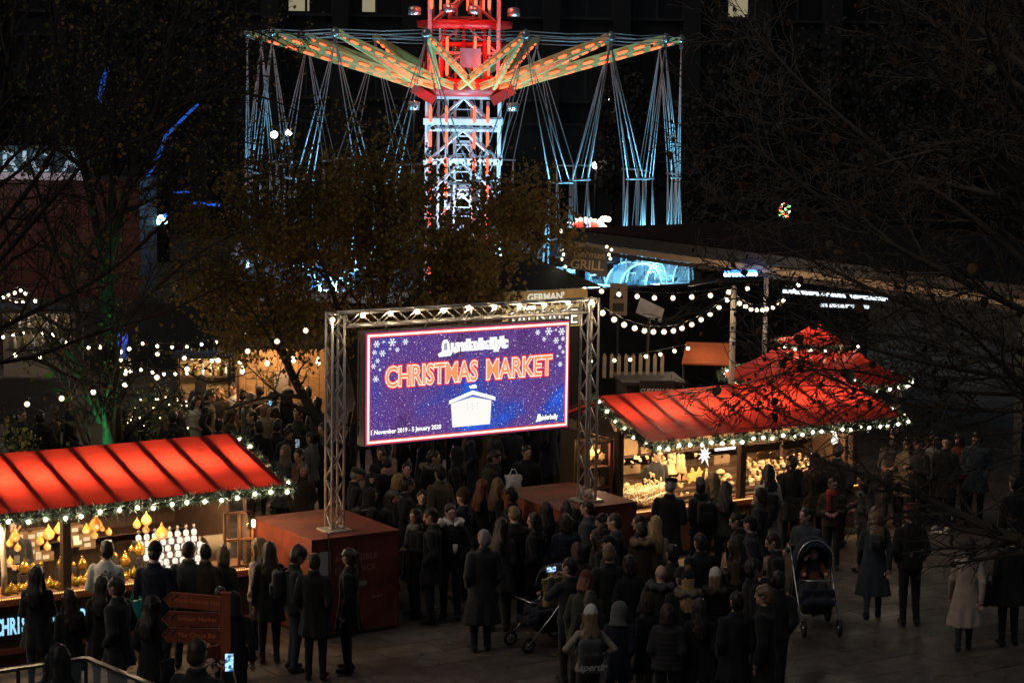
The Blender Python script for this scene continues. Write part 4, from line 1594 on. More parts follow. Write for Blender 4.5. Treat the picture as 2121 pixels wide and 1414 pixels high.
def fabric_red():
    m = bpy.data.materials.new('red_tarpaulin')
    m.use_nodes = True
    nt = m.node_tree
    b = nt.nodes['Principled BSDF']
    tc = nt.nodes.new('ShaderNodeTexCoord')
    n = nt.nodes.new('ShaderNodeTexNoise')
    n.inputs['Scale'].default_value = 3
    n.inputs['Detail'].default_value = 5
    nt.links.new(tc.outputs['Object'], n.inputs[0])
    mr = nt.nodes.new('ShaderNodeMapRange')
    mr.inputs[3].default_value, mr.inputs[4].default_value = .75, 1.2
    nt.links.new(n.outputs[0], mr.inputs[0])
    v = nt.nodes.new('ShaderNodeVectorMath')
    v.operation = 'SCALE'
    v.inputs[0].default_value = (.68, .055, .035)
    nt.links.new(mr.outputs[0], v.inputs['Scale'])
    nt.links.new(v.outputs[0], b.inputs['Base Color'])
    b.inputs['Roughness'].default_value = .32
    oi = nt.nodes.new('ShaderNodeObjectInfo')
    m2 = nt.nodes.new('ShaderNodeMapRange')
    m2.inputs[3].default_value, m2.inputs[4].default_value = .86, 1.12
    nt.links.new(oi.outputs['Random'], m2.inputs[0])
    v2 = nt.nodes.new('ShaderNodeVectorMath')
    v2.operation = 'SCALE'
    nt.links.new(v.outputs[0], v2.inputs[0])
    nt.links.new(m2.outputs[0], v2.inputs['Scale'])
    nt.links.new(v2.outputs[0], b.inputs['Base Color'])
    v = v2
    mp = nt.nodes.new('ShaderNodeMapping')
    mp.inputs['Scale'].default_value = (1.2, 5, 5)
    nt.links.new(tc.outputs['Object'], mp.inputs[0])
    nb = nt.nodes.new('ShaderNodeTexNoise')
    nb.inputs['Scale'].default_value = 1.6
    nb.inputs['Detail'].default_value = 4
    nt.links.new(mp.outputs[0], nb.inputs[0])
    bp = nt.nodes.new('ShaderNodeBump')
    bp.inputs['Strength'].default_value = .7
    bp.inputs['Distance'].default_value = .03
    nt.links.new(nb.outputs[0], bp.inputs['Height'])
    nt.links.new(bp.outputs[0], b.inputs['Normal'])
    t = nt.nodes.new('ShaderNodeBsdfTranslucent')
    nt.links.new(v.outputs[0], t.inputs[0])
    ms = nt.nodes.new('ShaderNodeMixShader')
    ms.inputs[0].default_value = .6
    nt.links.new(b.outputs[0], ms.inputs[1])
    nt.links.new(t.outputs[0], ms.inputs[2])
    nt.links.new(ms.outputs[0], nt.nodes['Material Output'].inputs[0])
    return m


TARP = fabric_red()
BULBW = emat('bulb_warm_white', (1., .84, .6), 95.)
BULBV = emat('bulb_festoon', (1., .78, .5), 140.)
ROPE = emat('rope_light_glow', (1., .5, .16), 2.2)
SOCK = mat('socket_black', (.012, .012, .012), .5)
NEED = [mat('needle_green', (.08, .13, .075), .5, var=.3, vscale=20), mat('needle_dark', (.02, .045, .025), .5, var=.3, vscale=20), mat('needle_frosted', (.36, .4, .33), .5)]


def globe_mat(name, col, es, a):
    m = bpy.data.materials.new(name)
    m.use_nodes = True
    nt = m.node_tree
    nt.nodes.remove(nt.nodes['Principled BSDF'])
    e = nt.nodes.new('ShaderNodeEmission')
    e.inputs[0].default_value, e.inputs[1].default_value = (*col, 1), es
    t = nt.nodes.new('ShaderNodeBsdfTransparent')
    ms = nt.nodes.new('ShaderNodeMixShader')
    ms.inputs[0].default_value = a
    nt.links.new(t.outputs[0], ms.inputs[1])
    nt.links.new(e.outputs[0], ms.inputs[2])
    nt.links.new(ms.outputs[0], nt.nodes['Material Output'].inputs[0])
    m.cycles.emission_sampling = 'NONE'
    return m


GLOBE = globe_mat('bulb_globe', (1., .66, .34), 1.3, .42)
BULBM = MB().ball((0, 0, 0), .022, 8, 6).ball((0, 0, 0), .037, 10, 8, 1).mesh('bulb', [BULBW, GLOBE])


def garland(label, pts, spacing, rad=.1, per_m=1500, seed=1, group='fir garlands with bulbs on the stall roofs', drop=.0):
    """fir garland along a world path: core, needles, bulbs"""
    nr = np.random.default_rng(seed)
    o0 = Vector(pts[0])
    root = thing('garland', label, 'garland', o0, 0, group)
    P = np.array([tuple(Vector(p) - o0) for p in pts])
    seg = np.linalg.norm(np.diff(P, axis=0), axis=1)
    cum = np.concatenate([[0], np.cumsum(seg)])
    L = cum[-1]
    MB().tube([tuple(p) for p in P], .02, 5).build('wire', BARKD, root)
    n = int(L * per_m)
    t = nr.uniform(0, L, n)
    C = np.stack([np.interp(t, cum, P[:, i]) for i in range(3)], 1)
    d = nr.normal(0, 1, (n, 3))
    d /= np.linalg.norm(d, axis=1)[:, None]
    ln = rad * nr.uniform(.45, 1.15, n) * (1 + .25 * np.sin(t * 23))
    B = C + d * (ln * nr.uniform(.05, .5, n))[:, None] + np.array([0, 0, -drop])
    T = B + (d + nr.normal(0, .35, (n, 3))) * (ln * .65)[:, None]
    s = np.cross(d, nr.normal(0, 1, (n, 3)))
    s /= np.linalg.norm(s, axis=1)[:, None] + 1e-9
    wv = s * .0065
    V = np.stack([B - wv, B + wv, T + wv * .5, T - wv * .5], 1).reshape(-1, 3)
    Q = np.arange(n * 4).reshape(-1, 4)
    c = link('needles', np_mesh('needles', V, Q, NEED, False, nr.choice(3, n, p=(.45, .35, .2))), root)
    c['kind'] = 'stuff'
    k = max(1, int(L / spacing))
    for i in range(k):
        tt = (i + .5) * L / k
        q = [np.interp(tt, cum, P[:, j]) for j in range(3)]
        link('bulb', BULBM, root, (q[0] + .085 * math.sin(TH) + RNG.uniform(-.02, .02), q[1] - .085 * math.cos(TH), q[2] - .015 + RNG.uniform(-.03, .02)))
    return root


class Stall:
    def __init__(s, label, O, x0, x1, ry, rz, npan, posts, banner=None, ze=2.25, fy=.4, cz=.975, wx=(.3, .33)):
        s.O = Vector(O)
        s.r = thing('market_stall', label, 'market stall', O, TH, 'red roofed market stalls')
        r = s.r
        yb = 2 * ry
        rng = random.Random(npan * 7 + int(ry * 100))
        # roof panels with a slight sag, rafters pressed against their underside
        pw = (x1 - x0) / npan
        for i in range(npan):
            a, b = x0 + i * pw, x0 + (i + 1) * pw
            for back in (0, 1):
                NX, NY = 7, 12
                vs_, fs = [], []
                ph = rng.uniform(0, 6)
                for j in range(NY + 1):
                    t = j / NY
                    for k in range(NX + 1):
                        q = k / NX
                        y = ry * t if not back else yb - ry * t
                        z = ze + (rz - ze) * t
                        z -= .016 * math.sin(math.pi * q) * math.sin(math.pi * min(1, t * 1.1)) * (1 + .3 * math.sin(ph))
                        z += .004 * math.sin(t * 19 + ph + q * 2) * math.sin(math.pi * q)
                        vs_.append((a + (b - a) * q, y, z))
                for j in range(NY):
                    for k in range(NX):
                        v0 = j * (NX + 1) + k
                        f = (v0, v0 + 1, v0 + NX + 2, v0 + NX + 1)
                        fs.append(f if not back else f[::-1])
                mb = MB()
                mb._add(vs_, fs, 0, True)
                mb.build('roof_panel', TARP, r)
        for i in range(npan + 1):
            x = x0 + i * pw
            x = min(max(x, x0 + .05), x1 - .05)
            for back in (0, 1):
                ya, yb_ = (0.02, ry) if not back else (yb - .02, ry)
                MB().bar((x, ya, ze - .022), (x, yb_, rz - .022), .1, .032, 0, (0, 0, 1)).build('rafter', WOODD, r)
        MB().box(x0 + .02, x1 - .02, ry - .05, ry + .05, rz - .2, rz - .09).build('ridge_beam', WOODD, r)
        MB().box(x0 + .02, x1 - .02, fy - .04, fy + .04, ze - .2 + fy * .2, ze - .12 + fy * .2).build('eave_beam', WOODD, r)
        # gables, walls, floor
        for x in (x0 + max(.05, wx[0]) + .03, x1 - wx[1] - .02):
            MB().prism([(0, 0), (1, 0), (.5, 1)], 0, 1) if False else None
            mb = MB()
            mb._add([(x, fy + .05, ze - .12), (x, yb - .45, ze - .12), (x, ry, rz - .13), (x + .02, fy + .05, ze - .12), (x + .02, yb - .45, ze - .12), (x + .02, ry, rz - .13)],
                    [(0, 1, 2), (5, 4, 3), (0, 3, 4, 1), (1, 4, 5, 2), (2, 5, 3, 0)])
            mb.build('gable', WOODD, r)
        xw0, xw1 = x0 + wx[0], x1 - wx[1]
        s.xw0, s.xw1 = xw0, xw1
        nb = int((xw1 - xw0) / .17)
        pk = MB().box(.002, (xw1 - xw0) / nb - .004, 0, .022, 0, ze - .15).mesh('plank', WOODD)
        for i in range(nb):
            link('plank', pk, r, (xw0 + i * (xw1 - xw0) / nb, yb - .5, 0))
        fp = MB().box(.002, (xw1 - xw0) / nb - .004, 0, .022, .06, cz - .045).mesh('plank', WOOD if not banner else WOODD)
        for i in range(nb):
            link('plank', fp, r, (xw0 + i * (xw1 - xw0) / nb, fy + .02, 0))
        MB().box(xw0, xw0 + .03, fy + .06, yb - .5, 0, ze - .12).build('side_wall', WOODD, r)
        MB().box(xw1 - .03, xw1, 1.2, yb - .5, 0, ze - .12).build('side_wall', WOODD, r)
        MB().box(xw0 - .03, xw1 + .03, fy - .04, fy + .65, cz - .04, cz).build('counter', WOOD, r)
        MB().box(xw0 - .03, xw1 + .03, fy - .055, fy - .042, cz - .115, cz).build('counter_edge', mat('counter_edge_wood', (.3, .09, .03), .5, var=.2, vscale=20), r)
        mb = MB()
        n = int((xw1 - xw0) / .035)
        for i in range(n):
            mb.ball((xw0 + (i + .5) * (xw1 - xw0) / n, fy - .065, cz - .007), .0105, 6, 4)
        mb.build('rope_light', ROPE, r)
        for x in posts:
            MB().box(x - .06, x + .06, fy - .03, fy + .09, cz + .001, ze - .15 + fy * .2).build('post', WOODD, r)
        # back shelves
        for z in (1.15, 1.55, 1.95):
            MB().box(xw0 + .05, xw1 - .05, yb - 1.0, yb - .52, z, z + .025).build('shelf', WOODD, r)
        # lamps along the ridge
        n = npan
        for i in range(n):
            x = x0 + (i + .5) * (x1 - x0) / n
            h = MB().lathe([(.01, .1), (.012, .03), (.022, -.02), (.02, -.03)], n=8).tube([(0, 0, .1), (0, 0, .25)], .006, 4).build('hanging_lamp', BLK, r, (x, ry * .62, rz - .44))
            lamp('lamp_light', h, (0, 0, -.08), 22 - 4 * (fy > .6), (1., .72, .42), .05)
        for i in range(5):
            x = xw0 + (i + .5) * (xw1 - xw0) / 5
            h = MB().lathe([(.015, .05), (.03, .04), (.035, -.03), (.03, -.035)], n=10).build('spot_lamp', SOCK, r, (x, fy + .08, ze - .26 + fy * .2))
            lamp('spot_light', h, (0, .02, -.05), 60 + 45 * (fy > .6), (1., .66, .33), .03, 'SPOT', 120, (0, .55, -.9), .6)

    def loc(s, u, v, y):
        """local x, z of a photo point on the stall's own plane at local y"""
        P = s.O + BX * y
        d = ray(u, v)
        t = (P - CAM).dot(BX) / d.dot(BX)
        q = CAM + d * t - s.O
        return q.dot(AX), q.z

    def world(s, x, y, z):
        return s.O + AX * x + BX * y + Vector((0, 0, z))


LS = Stall('red roofed stall at left selling golden teardrop lamps', (-3.305, 31.504, 0), -6.3, 0, 1.807, 2.745, 12, (-3.26, -.4), banner=True)
RS = Stall('red roofed stall at right full of carved wooden figures', (2.306, 35.62, 0), 0, 5.7, 1.54, 2.81, 12, (.06, 2.75, 5.38), fy=.9, cz=.875, wx=(.0, .25))
W_ = LS.world
garland('fir garland with warm bulbs along the front eave of the left stall', [W_(-6.3, -.05, 2.19), W_(-3, -.06, 2.17), W_(.1, -.05, 2.19)], .262, seed=1)
garland('fir garland up the right gable edge of the left stall', [W_(.06, .0, 2.22), W_(.07, .9, 2.47), W_(.05, 1.82, 2.75)], .3, .085, seed=2)
W_ = RS.world
garland('fir garland with warm bulbs along the front eave of the right stall', [W_(-.02, -.05, 2.17), W_(2.6, -.06, 2.15), W_(5.8, -.05, 2.17)], .222, seed=3)
garland('fir garland up the left gable edge of the right stall', [W_(-.06, 0, 2.2), W_(-.08, .8, 2.45), W_(-.07, 1.56, 2.81)], .26, .085, seed=4)
garland('fir garland up the right gable edge of the right stall', [W_(5.76, 0, 2.2), W_(5.77, .8, 2.45), W_(5.76, 1.56, 2.81)], .26, .085, seed=5)

# ---- banner under the left counter
BN = LS.r
ban = MB().box(-6.0, -1.0, .385, .4, .4, .74).build('banner', mat('banner_dark', (.02, .024, .026), .5, var=.2), BN)
LETC = emat('banner_letters', (.3, .62, .85), 1.0)
x = -4.33
for ch in 'CHRISTMAS MARKET':
    w = {'I': .06, 'M': .135, ' ': .08}.get(ch, .105)
    if ch != ' ':
        put_text(ch, .32, LETC, ban, x + w / 2, .38, .455, .012, sx=.5)
    x += w
MB().box(-6.0, -.4, .36, .4, .17, .25).build('kick_rail', mat('kick_rail_red', (.25, .06, .045), .6, var=.25, vscale=6), BN)

# ---- golden teardrop lamps
def glow_glass(name, col, em, es, rough=.12):
    return mat(name, col, rough, .35, emit=em, es=es, var=.2, vscale=9)


GOLDL = mat('amber_glass_lit', (.75, .36, .07), .1, .0, emit=(1., .36, .06), es=.3, var=.25, vscale=9, alpha=.62, spec=.8)
INB = MB().ball((0, -.1, -.3), .36, 8, 6).mesh('inner_bulb', emat('amber_filament', (1., .72, .36), 1.9))
GOLDD = mat('gold_glass', (.62, .36, .06), .16, .75, var=.25, vscale=7, emit=(1., .45, .06), es=.05)
GOLDG = mat('olive_gold_glass', (.3, .24, .03), .12, .6, var=.25, vscale=7)
prof = [(.05, -.98), (.45, -.88), (.8, -.6), (.98, -.15), (.97, .15), (.82, .5), (.55, .85), (.3, 1.12), (.16, 1.4), (.1, 1.62), (.05, 1.75)]
DROP = {k: MB().lathe(prof, n=16).mesh('teardrop_lamp', m) for k, m in (('lit', GOLDL), ('gold', GOLDD), ('olive', GOLDG))}
hs = 6.238
for cx, cy, d in ((195, 445, 125), (125, 530, 90), (228, 590, 90), (628, 410, 150), (757, 350, 120), (517, 500, 105), (612, 575, 95), (785, 470, 85), (1120, 355, 105), (1240, 290, 165),
                  (1225, 430, 90), (1320, 340, 70), (1408, 385, 85), (1770, 285, 110), (1892, 230, 140), (1885, 355, 95), (2090, 400, 170), (1990, 520, 110), (130, 760, 90), (185, 840, 60)):
    y = .75 + .3 * RNG.random()
    x, z = LS.loc(cx / hs, 1040 + cy / hs, y)
    r = d / hs / 140 / 2
    t = thing('teardrop_lamp', 'glowing amber teardrop lamp hanging inside the left stall', 'lamp', LS.world(x, y, z), RNG.random(), 'hanging teardrop lamps')
    o = link('glass', DROP['lit'], t)
    o.scale = (r, r, r)
    link('inner_bulb', INB, t).scale = (r, r, r)
    MB().tube([(0, 0, r * 1.7), (0, 0, 2.28 - z)], .003, 4).build('cord', SOCK, t)
for cx, cy, d in ((313, 845, 145), (780, 785, 100), (1065, 800, 130), (1365, 640, 120), (1620, 750, 150), (1800, 620, 165), (1700, 610, 80), (1440, 640, 80), (1490, 690, 70), (420, 830, 70), (530, 790, 60),
                  (950, 800, 55), (1560, 860, 80)):
    y = .95
    x, z = LS.loc(cx / hs, 1040 + cy / hs, y)
    r = d / hs / 138 / 2
    o = link('teardrop_lamp', DROP['gold'], None, LS.world(x, y, z))
    o.scale = (r, r, r)
    tag(o, 'large gold teardrop lamp standing on a riser in the left stall', 'lamp', 'large standing teardrop lamps')
    zb = z - r * .98
    if zb > 1.0:
        tag(MB().box(-r * .9, r * .9, -r * .9, r * .9, .976 - zb, 0).build('display_riser', CLOTHD, None, LS.world(x, y, zb - .001), TH), 'dark cloth riser block under a gold teardrop lamp', 'riser', 'risers on the left counter')
for i in range(34):
    q = (i * .618) % 1
    u = 12 + 270 * ((i + .5) / 34)
    if 126 < u < 146:
        continue
    y = .52 + .2 * q
    r = .042 + .03 * RNG.random()
    x, _ = LS.loc(u, 1215, y)
    o = link('teardrop_lamp', DROP['olive' if i % 3 == 0 else 'gold'], None, LS.world(x, y, .977 + r * .98))
    o.scale = (r, r, r)
    tag(o, 'small gold teardrop ornament crowded on the front of the left counter', 'ornament', 'small teardrop ornaments')
# ---- white candle cups on steps
steps = thing('stepped_display', 'dark stepped stand holding rows of white candle cups', 'display stand', LS.world(-1.42, .55, .976), TH)
for k in range(6):
    MB().box(-.5, .5, k * .11, (k + 1) * .11, 0, .03 + k * .075).build('step', CLOTHD, steps)
CUPL = emat('candle_cup_glow', (1., .84, .7), .95)
cupm = MB().lathe([(.02, 0), (.036, .005), (.043, .035), (.04, .07), (.026, .086)], n=12).mesh('candle_cup', CUPL)
cupg = MB().lathe([(.012, .088), (.014, .12), (.024, .135), (.02, .16), (.008, .165)], n=8).mesh('glass_top', mat('clear_glass', (.7, .7, .7), .08, alpha=.2))
for k in range(6):
    for j in range(8):
        x = -.44 + j * .125 + (.03 if k % 2 else 0) + RNG.uniform(-.014, .014)
        p = steps.location + AX * x + BX * (k * .11 + .055) + Vector((0, 0, .031 + k * .075))
        o = link('candle_cup', cupm, None, p)
        tag(o, 'glowing white candle cup in the rows beside the stall window', 'candle cup', 'white candle cups on the stepped stand')
        link('glass_top', cupg, o)
MB().tube([(-.5, 0, .0), (-.5, .02, .5)], .006, 4)
# clear acrylic dome over the right end of the cups
gd = MB()
for i in range(6):
    a, b = i / 6 * math.pi / 2, (i + 1) / 6 * math.pi / 2
    gd._add([(.0, .3 - .3 * math.sin(t), .25 + .2 * math.cos(t)) for t in (a, b)] + [(.34, .3 - .3 * math.sin(t), .25 + .2 * math.cos(t)) for t in (a, b)], [(0, 1, 3, 2)])
gd._add([(0, 0, 0), (.34, 0, 0), (.34, 0, .25), (0, 0, .25)], [(0, 1, 2, 3)])
tag(gd.build('acrylic_cover', mat('acrylic', (.7, .6, .45), .05, alpha=.16), None, LS.world(-.98, .5, .978), TH), 'clear curved acrylic cover beside the candle cups', 'cover')
# boxes with white labels on the shelves
for i, (u, v) in enumerate(((60, 1108), (60, 1124), (60, 1140), (78, 1103), (150, 1094), (152, 1110), (172, 1097), (174, 1113), (158, 1120), (40, 1150), (58, 1158), (90, 1150), (36, 1108), (38, 1128), (176, 1125))):
    y = 2.55
    x, z = LS.loc(u, v, y)
    b = MB().box(-.13, .13, -.1, .1, -.065, .065).box(-.125, .125, -.101, -.1, .03, .034).build('cardboard_box', CARD, None, LS.world(x, y, z), TH)
    tag(b, 'small brown cardboard box with white label on the back shelf', 'box', 'labelled boxes on the left stall shelf')
    MB().box(-.05, .05, -.104, -.1015, -.03, .03).build('paper_label', PAPER, b)
for u, v in ((35, 1158), (80, 1150), (226, 1125), (158, 1120)):
    x, z = LS.loc(u, v, .72)
    tag(MB().box(-.04, .04, -.002, .002, -.055, .055).build('price_card', PAPER, None, LS.world(x, .72, z), TH), 'white price card propped among the golden lamps', 'price card', 'price cards in the left stall')
# side window of the left stall, opened, with a lantern
win = thing('window_frame', 'orange lit wooden window frame at the right end of the left stall', 'window', LS.world(-.82, .36, 1.0), TH)
for x in (0, .23, .44):
    MB().box(x - .018, x + .018, -.02, .02, 0, .84).build('stile', WOOD, win)
for z in (0.02, .42, .82):
    MB().box(.02, .42, -.016, .016, z - .018, z + .018).build('rail', WOOD, win)
MB().box(.02, .21, -.003, .003, .04, .4).box(.25, .42, -.003, .003, .04, .4).box(.02, .21, -.003, .003, .44, .8).box(.25, .42, -.003, .003, .44, .8).build('pane', mat('window_pane', (.5, .4, .3), .05, alpha=.05), win)
ln = thing('wall_lantern', 'small white lit lantern on the window of the left stall', 'lantern', LS.world(-.38, .3, 1.66))
MB().box(-.04, .04, -.04, .04, .06, .1).box(-.03, .03, -.03, .03, -.08, -.06).build('cap', SOCK, ln)
MB().lathe([(.02, -.06), (.032, -.04), (.032, .03), (.02, .06)], n=8).build('globe', emat('lantern_glow', (1., .8, .6), 2.5), ln)
lamp('lantern_light', ln, (.06, -.06, -.05), 9.0, (1., .5, .2), .03)
# birch pole display at far left
bp_ = thing('birch_pole', 'pale birch trunk decoration standing in the left stall', 'decoration', LS.world(*[LS.loc(8, 1225, .6)[0], .6], .977))
MB().tube([(0, 0, 0), (.01, 0, .3), (-.01, .01, .7), (0, 0, 1.05)], [.045, .04, .04, .038], 10).build('stem', mat('birch_bark', (.6, .5, .4), .7, var=.3, vscale=18), bp_)

# ------------------------------------------------------------------ goods of the right stall
hx, hy = 1220, 900


YO = .46


def rp(cx, cy, y):
    y = y + YO
    x, z = RS.loc(hx + cx / hs, hy + cy / hs, y)
    return x, z


PXM = 1 / (hs * 124)
# drawers
for cx, cy, w, h, y in ((500, 435, 255, 120, 2.0), (500, 560, 245, 115, 2.0), (1665, 305, 235, 120, 2.0), (1665, 420, 225, 105, 2.0), (860, 300, 120, 130, 2.1), (2240, 400, 260, 120, 2.0), (2250, 540, 230, 110, 2.0)):
    x, z = rp(cx, cy, y)
    w2, h2 = w * PXM * 1.18 / 2, h * PXM / 2
    o = MB().box(-w2, w2, -.12, .12, -h2, h2).build('card_drawer', CARD, None, RS.world(x, y + YO, z), TH)
    tag(o, 'plain cardboard drawer with a dark finger hole at the back of the right stall', 'drawer', 'drawers in the right stall')
    MB().lathe([(.03, 0), (.03, .004)], n=12).build('finger_hole', SOCK, o, (0, -.121, h2 * .7)).rotation_euler = (math.pi / 2, 0, 0)
# figures
FIGP = [(.35, 0), (.36, .03), (.3, .1), (.24, .35), (.2, .55), (.22, .62), (.1, .7), (.1, .72), (.17, .78), (.18, .86), (.12, .95), (.03, 1.0)]
POST = [(.4, 0), (.42, .04), (.36, .4), (.34, .7), (.2, .78), (.3, .84), (.28, .94), (.05, 1.0)]
MUSH = [(.2, 0), (.24, .1), (.16, .3), (.15, .5), (.46, .52), (.5, .62), (.38, .82), (.15, .97), (.03, 1.0)]
BELL = [(.42, 0), (.45, .05), (.36, .3), (.3, .6), (.15, .85), (.05, 1.0)]
CUP = [(.3, 0), (.4, .08), (.42, .5), (.38, .95), (.34, 1.0), (.3, .9)]
FIG = {n: MB().lathe(p, n=10).mesh(n, PINE) for n, p in (('angel_figure', FIGP), ('carved_post', POST), ('mushroom', MUSH), ('bell', BELL), ('beaker', CUP))}
ang = MB()
ang.lathe(FIGP, n=10)
ang.prism([(-.15, .5), (-.5, .75), (-.42, .35), (-.12, .42)], .08, .14).prism([(.15, .5), (.12, .42), (.42, .35), (.5, .75)], .08, .14).tube([(-.2, -.05, .55), (-.28, -.2, .62), (-.28, -.2, .8)], .04, 5)
FIG['angel_figure'] = ang.mesh('angel_figure', PINE)


def star_poly(n, r, q, rot=math.pi / 2):
    return [((r if k % 2 == 0 else q) * math.cos(rot + math.pi * k / n), (r if k % 2 == 0 else q) * math.sin(rot + math.pi * k / n)) for k in range(2 * n)]


FIG['wooden_star'] = MB().prism(star_poly(5, .5, .24), -.06, .06).mesh('wooden_star', mat('golden_wood', (.7, .42, .13), .5, var=.15, vscale=8))
FIG['snow_star'] = MB().prism(star_poly(6, .5, .3), -.05, .05).mesh('snow_star', PINE)
FIG['heart'] = MB().prism([(0, -.5), (.42, -.02), (.44, .28), (.25, .44), (0, .26), (-.25, .44), (-.44, .28), (-.42, -.02)], -.06, .06).mesh('heart', PINE)
anm = MB()
anm.ball((0, 0, .42), .3, 8, 6, 0, (1.25, .8, .9)).ball((-.34, -.05, .68), .2, 8, 6).ball((-.42, -.12, .86), .07, 6, 4).ball((-.26, -.1, .88), .07, 6, 4)
for x in (-.22, .24):
    for y in (-.12, .12):
        anm.tube([(x, y, .35), (x, y, 0)], [.1, .085], 6)
FIG['animal_figure'] = anm.mesh('animal_figure', PINE)
mugm = MB()
mugm.lathe([(.3, 0), (.36, .05), (.38, .75), (.34, .78), (.32, .1)], n=12).tube([(.36, 0, .6), (.56, 0, .55), (.56, 0, .25), (.36, 0, .18)], .045, 5)
FIG['mug'] = mugm.mesh('mug', CREAM)
hsm = MB()
hsm.box(-.35, .35, -.3, .3, 0, .5).prism([(-.45, .48), (.45, .48), (0, .95)], -.36, .36)
FIG['model_house'] = hsm.mesh('model_house', CREAM)


def good(kind, cx, cy, hpx, y, label, cat, group, wide=1., hang=False, rz=None, base=None):
    """cx, cy: centre in the enlarged crop; hpx: height there"""
    x, z = rp(cx, cy, y)
    s_ = hpx * PXM * 1.02
    flat = kind in ('wooden_star', 'snow_star', 'heart')
    o = link(kind, FIG[kind], None, RS.world(x, y + YO, max(z, .9 + s_ / 2) if flat else max(.876, z - s_ / 2)), TH + (rz if rz is not None else RNG.uniform(-.5, .5)))
    o.scale = (s_ * wide, s_ * wide, s_)
    tag(o, label, cat, group)
    if hang:
        MB().tube([(0, 0, .5), (0, 0, .5 + .12 / s_)], .012, 4).build('thread', SOCK, o)
    return o


for cx, cy, h in ((945, 390, 260), (1050, 370, 280), (1130, 400, 190), (990, 420, 180)):
    good('angel_figure', cx, cy, h, 1.35, 'tall carved wooden angel on the raised shelf of the right stall', 'figurine', 'tall carved angels', 1.0)
for cx, cy, h in ((1155, 360, 250), (1205, 370, 260), (1235, 500, 190), (1165, 530, 120), (1515, 500, 150), (1275, 560, 150), (1100, 300, 150)):
    good('carved_post', cx, cy, h, 1.3, 'slim carved wooden column among the angels of the right stall', 'figurine', 'slim carved columns', .45)
good('wooden_star', 1335, 535, 240, 1.15, 'largest golden wooden star leaning in the right stall', 'star', None, rz=0)
good('wooden_star', 1420, 500, 180, 1.2, 'second golden wooden star behind the largest one', 'star', None, rz=.2)
for cx, cy, h in ((1700, 500, 130), (1785, 560, 140), (1730, 590, 110), (1830, 640, 110), (1770, 640, 100)):
    good('mushroom', cx, cy, h, 1.0, 'turned wooden mushroom at the right of the first bay', 'figurine', 'wooden mushrooms')
for cx, cy, h in ((820, 510, 90), (735, 585, 80), (870, 595, 85), (800, 600, 80), (910, 620, 70)):
    good('animal_figure', cx, cy, h, 1.1, 'carved wooden animal behind the heap of small goods', 'figurine', 'carved animals')
for cx, cy in ((930, 570), (1075, 565), (1105, 565), (1140, 568), (1160, 640), (1205, 650), (1180, 660)):
    good('carved_post', cx, cy, 55, 1.05, 'tiny turned peg figure on the little shelf of the right stall', 'figurine', 'tiny peg figures', .7)
for k, (kind, cx, cy, h) in enumerate((('snow_star', 450, 345, 60), ('snow_star', 365, 345, 45), ('animal_figure', 555, 350, 50), ('heart', 635, 300, 65), ('bell', 665, 325, 50), ('animal_figure', 755, 290, 65), ('heart', 832, 315, 65),
                                     ('wooden_star', 945, 290, 75), ('bell', 390, 270, 80), ('bell', 600, 290, 60), ('heart', 770, 350, 45), ('snow_star', 1380, 260, 70), ('snow_star', 2085, 330, 80), ('snow_star', 2190, 320, 60))):
    good(kind, cx, cy, h, .6, 'wooden ornament hanging on a thread under the right eave', 'ornament', 'hanging wooden ornaments', hang=True, rz=0)
for i in range(150):
    cx = 345 + 640 * ((i * .618034) % 1)
    t = ((i * .754877) % 1)
    cy = 640 + 260 * t - max(0, (cx - 700)) * .05
    y = 1.05 - .55 * t
    kind = ('mug', 'model_house', 'animal_figure', 'beaker', 'heart', 'bell', 'model_house', 'mug')[i % 8]
    good(kind, cx, cy, RNG.uniform(48, 78), y, 'small cream trinket in the heap on the left end of the right counter', 'trinket', 'heap of small cream goods')
for i in range(10):
    cx, cy = 1120 + 75 * i, 770 + RNG.uniform(-20, 15)
    good(('snow_star', 'bell', 'mug', 'heart')[i % 4], cx, cy, RNG.uniform(40, 65), .6, 'small wooden trinket along the front of the right counter', 'trinket', 'trinkets along the right counter')
for i in range(95):
    cx = 2060 + 1400 * ((i * .618034) % 1)
    t = (i * .754877) % 1
    cy = 330 + 340 * t - (cx - 2060) * .1
    y = 1.5 - .85 * t
    good(('angel_figure', 'model_house', 'bell', 'animal_figure', 'carved_post', 'beaker')[i % 6], cx, cy, RNG.uniform(60, 120), y, 'pale wooden figure in the right hand bays of the right stall', 'figurine', 'figures in the right bays', .8)
# boxes along the back shelves of the right stall
for i in range(22):
    x, z = .25 + (i % 11) * .47, 1.58 if i < 11 else 1.98
    o = MB().box(-.2, .2, -.12, .12, 0, .3 if i % 3 else .22).build('cardboard_box', CARD, None, RS.world(x, 2.3, z), TH)
    tag(o, 'plain cardboard box stacked on the back shelf of the right stall', 'box', 'boxes on the right stall shelf')
# risers so that nothing floats
rs_ = thing('goods_riser', 'dark stepped shelf carrying the goods of the right stall', 'display stand', RS.world(0, 0, 0), TH)
for k, (y0, y1, z) in enumerate(((1.05, 1.2, .9), (1.2, 1.4, .96), (1.4, 1.6, 1.03), (1.6, 1.8, 1.1), (1.8, 2.0, 1.18))):
    MB().box(.1, 5.3, y0, y1 - .002, .876, z).build('step', WOODD, rs_)
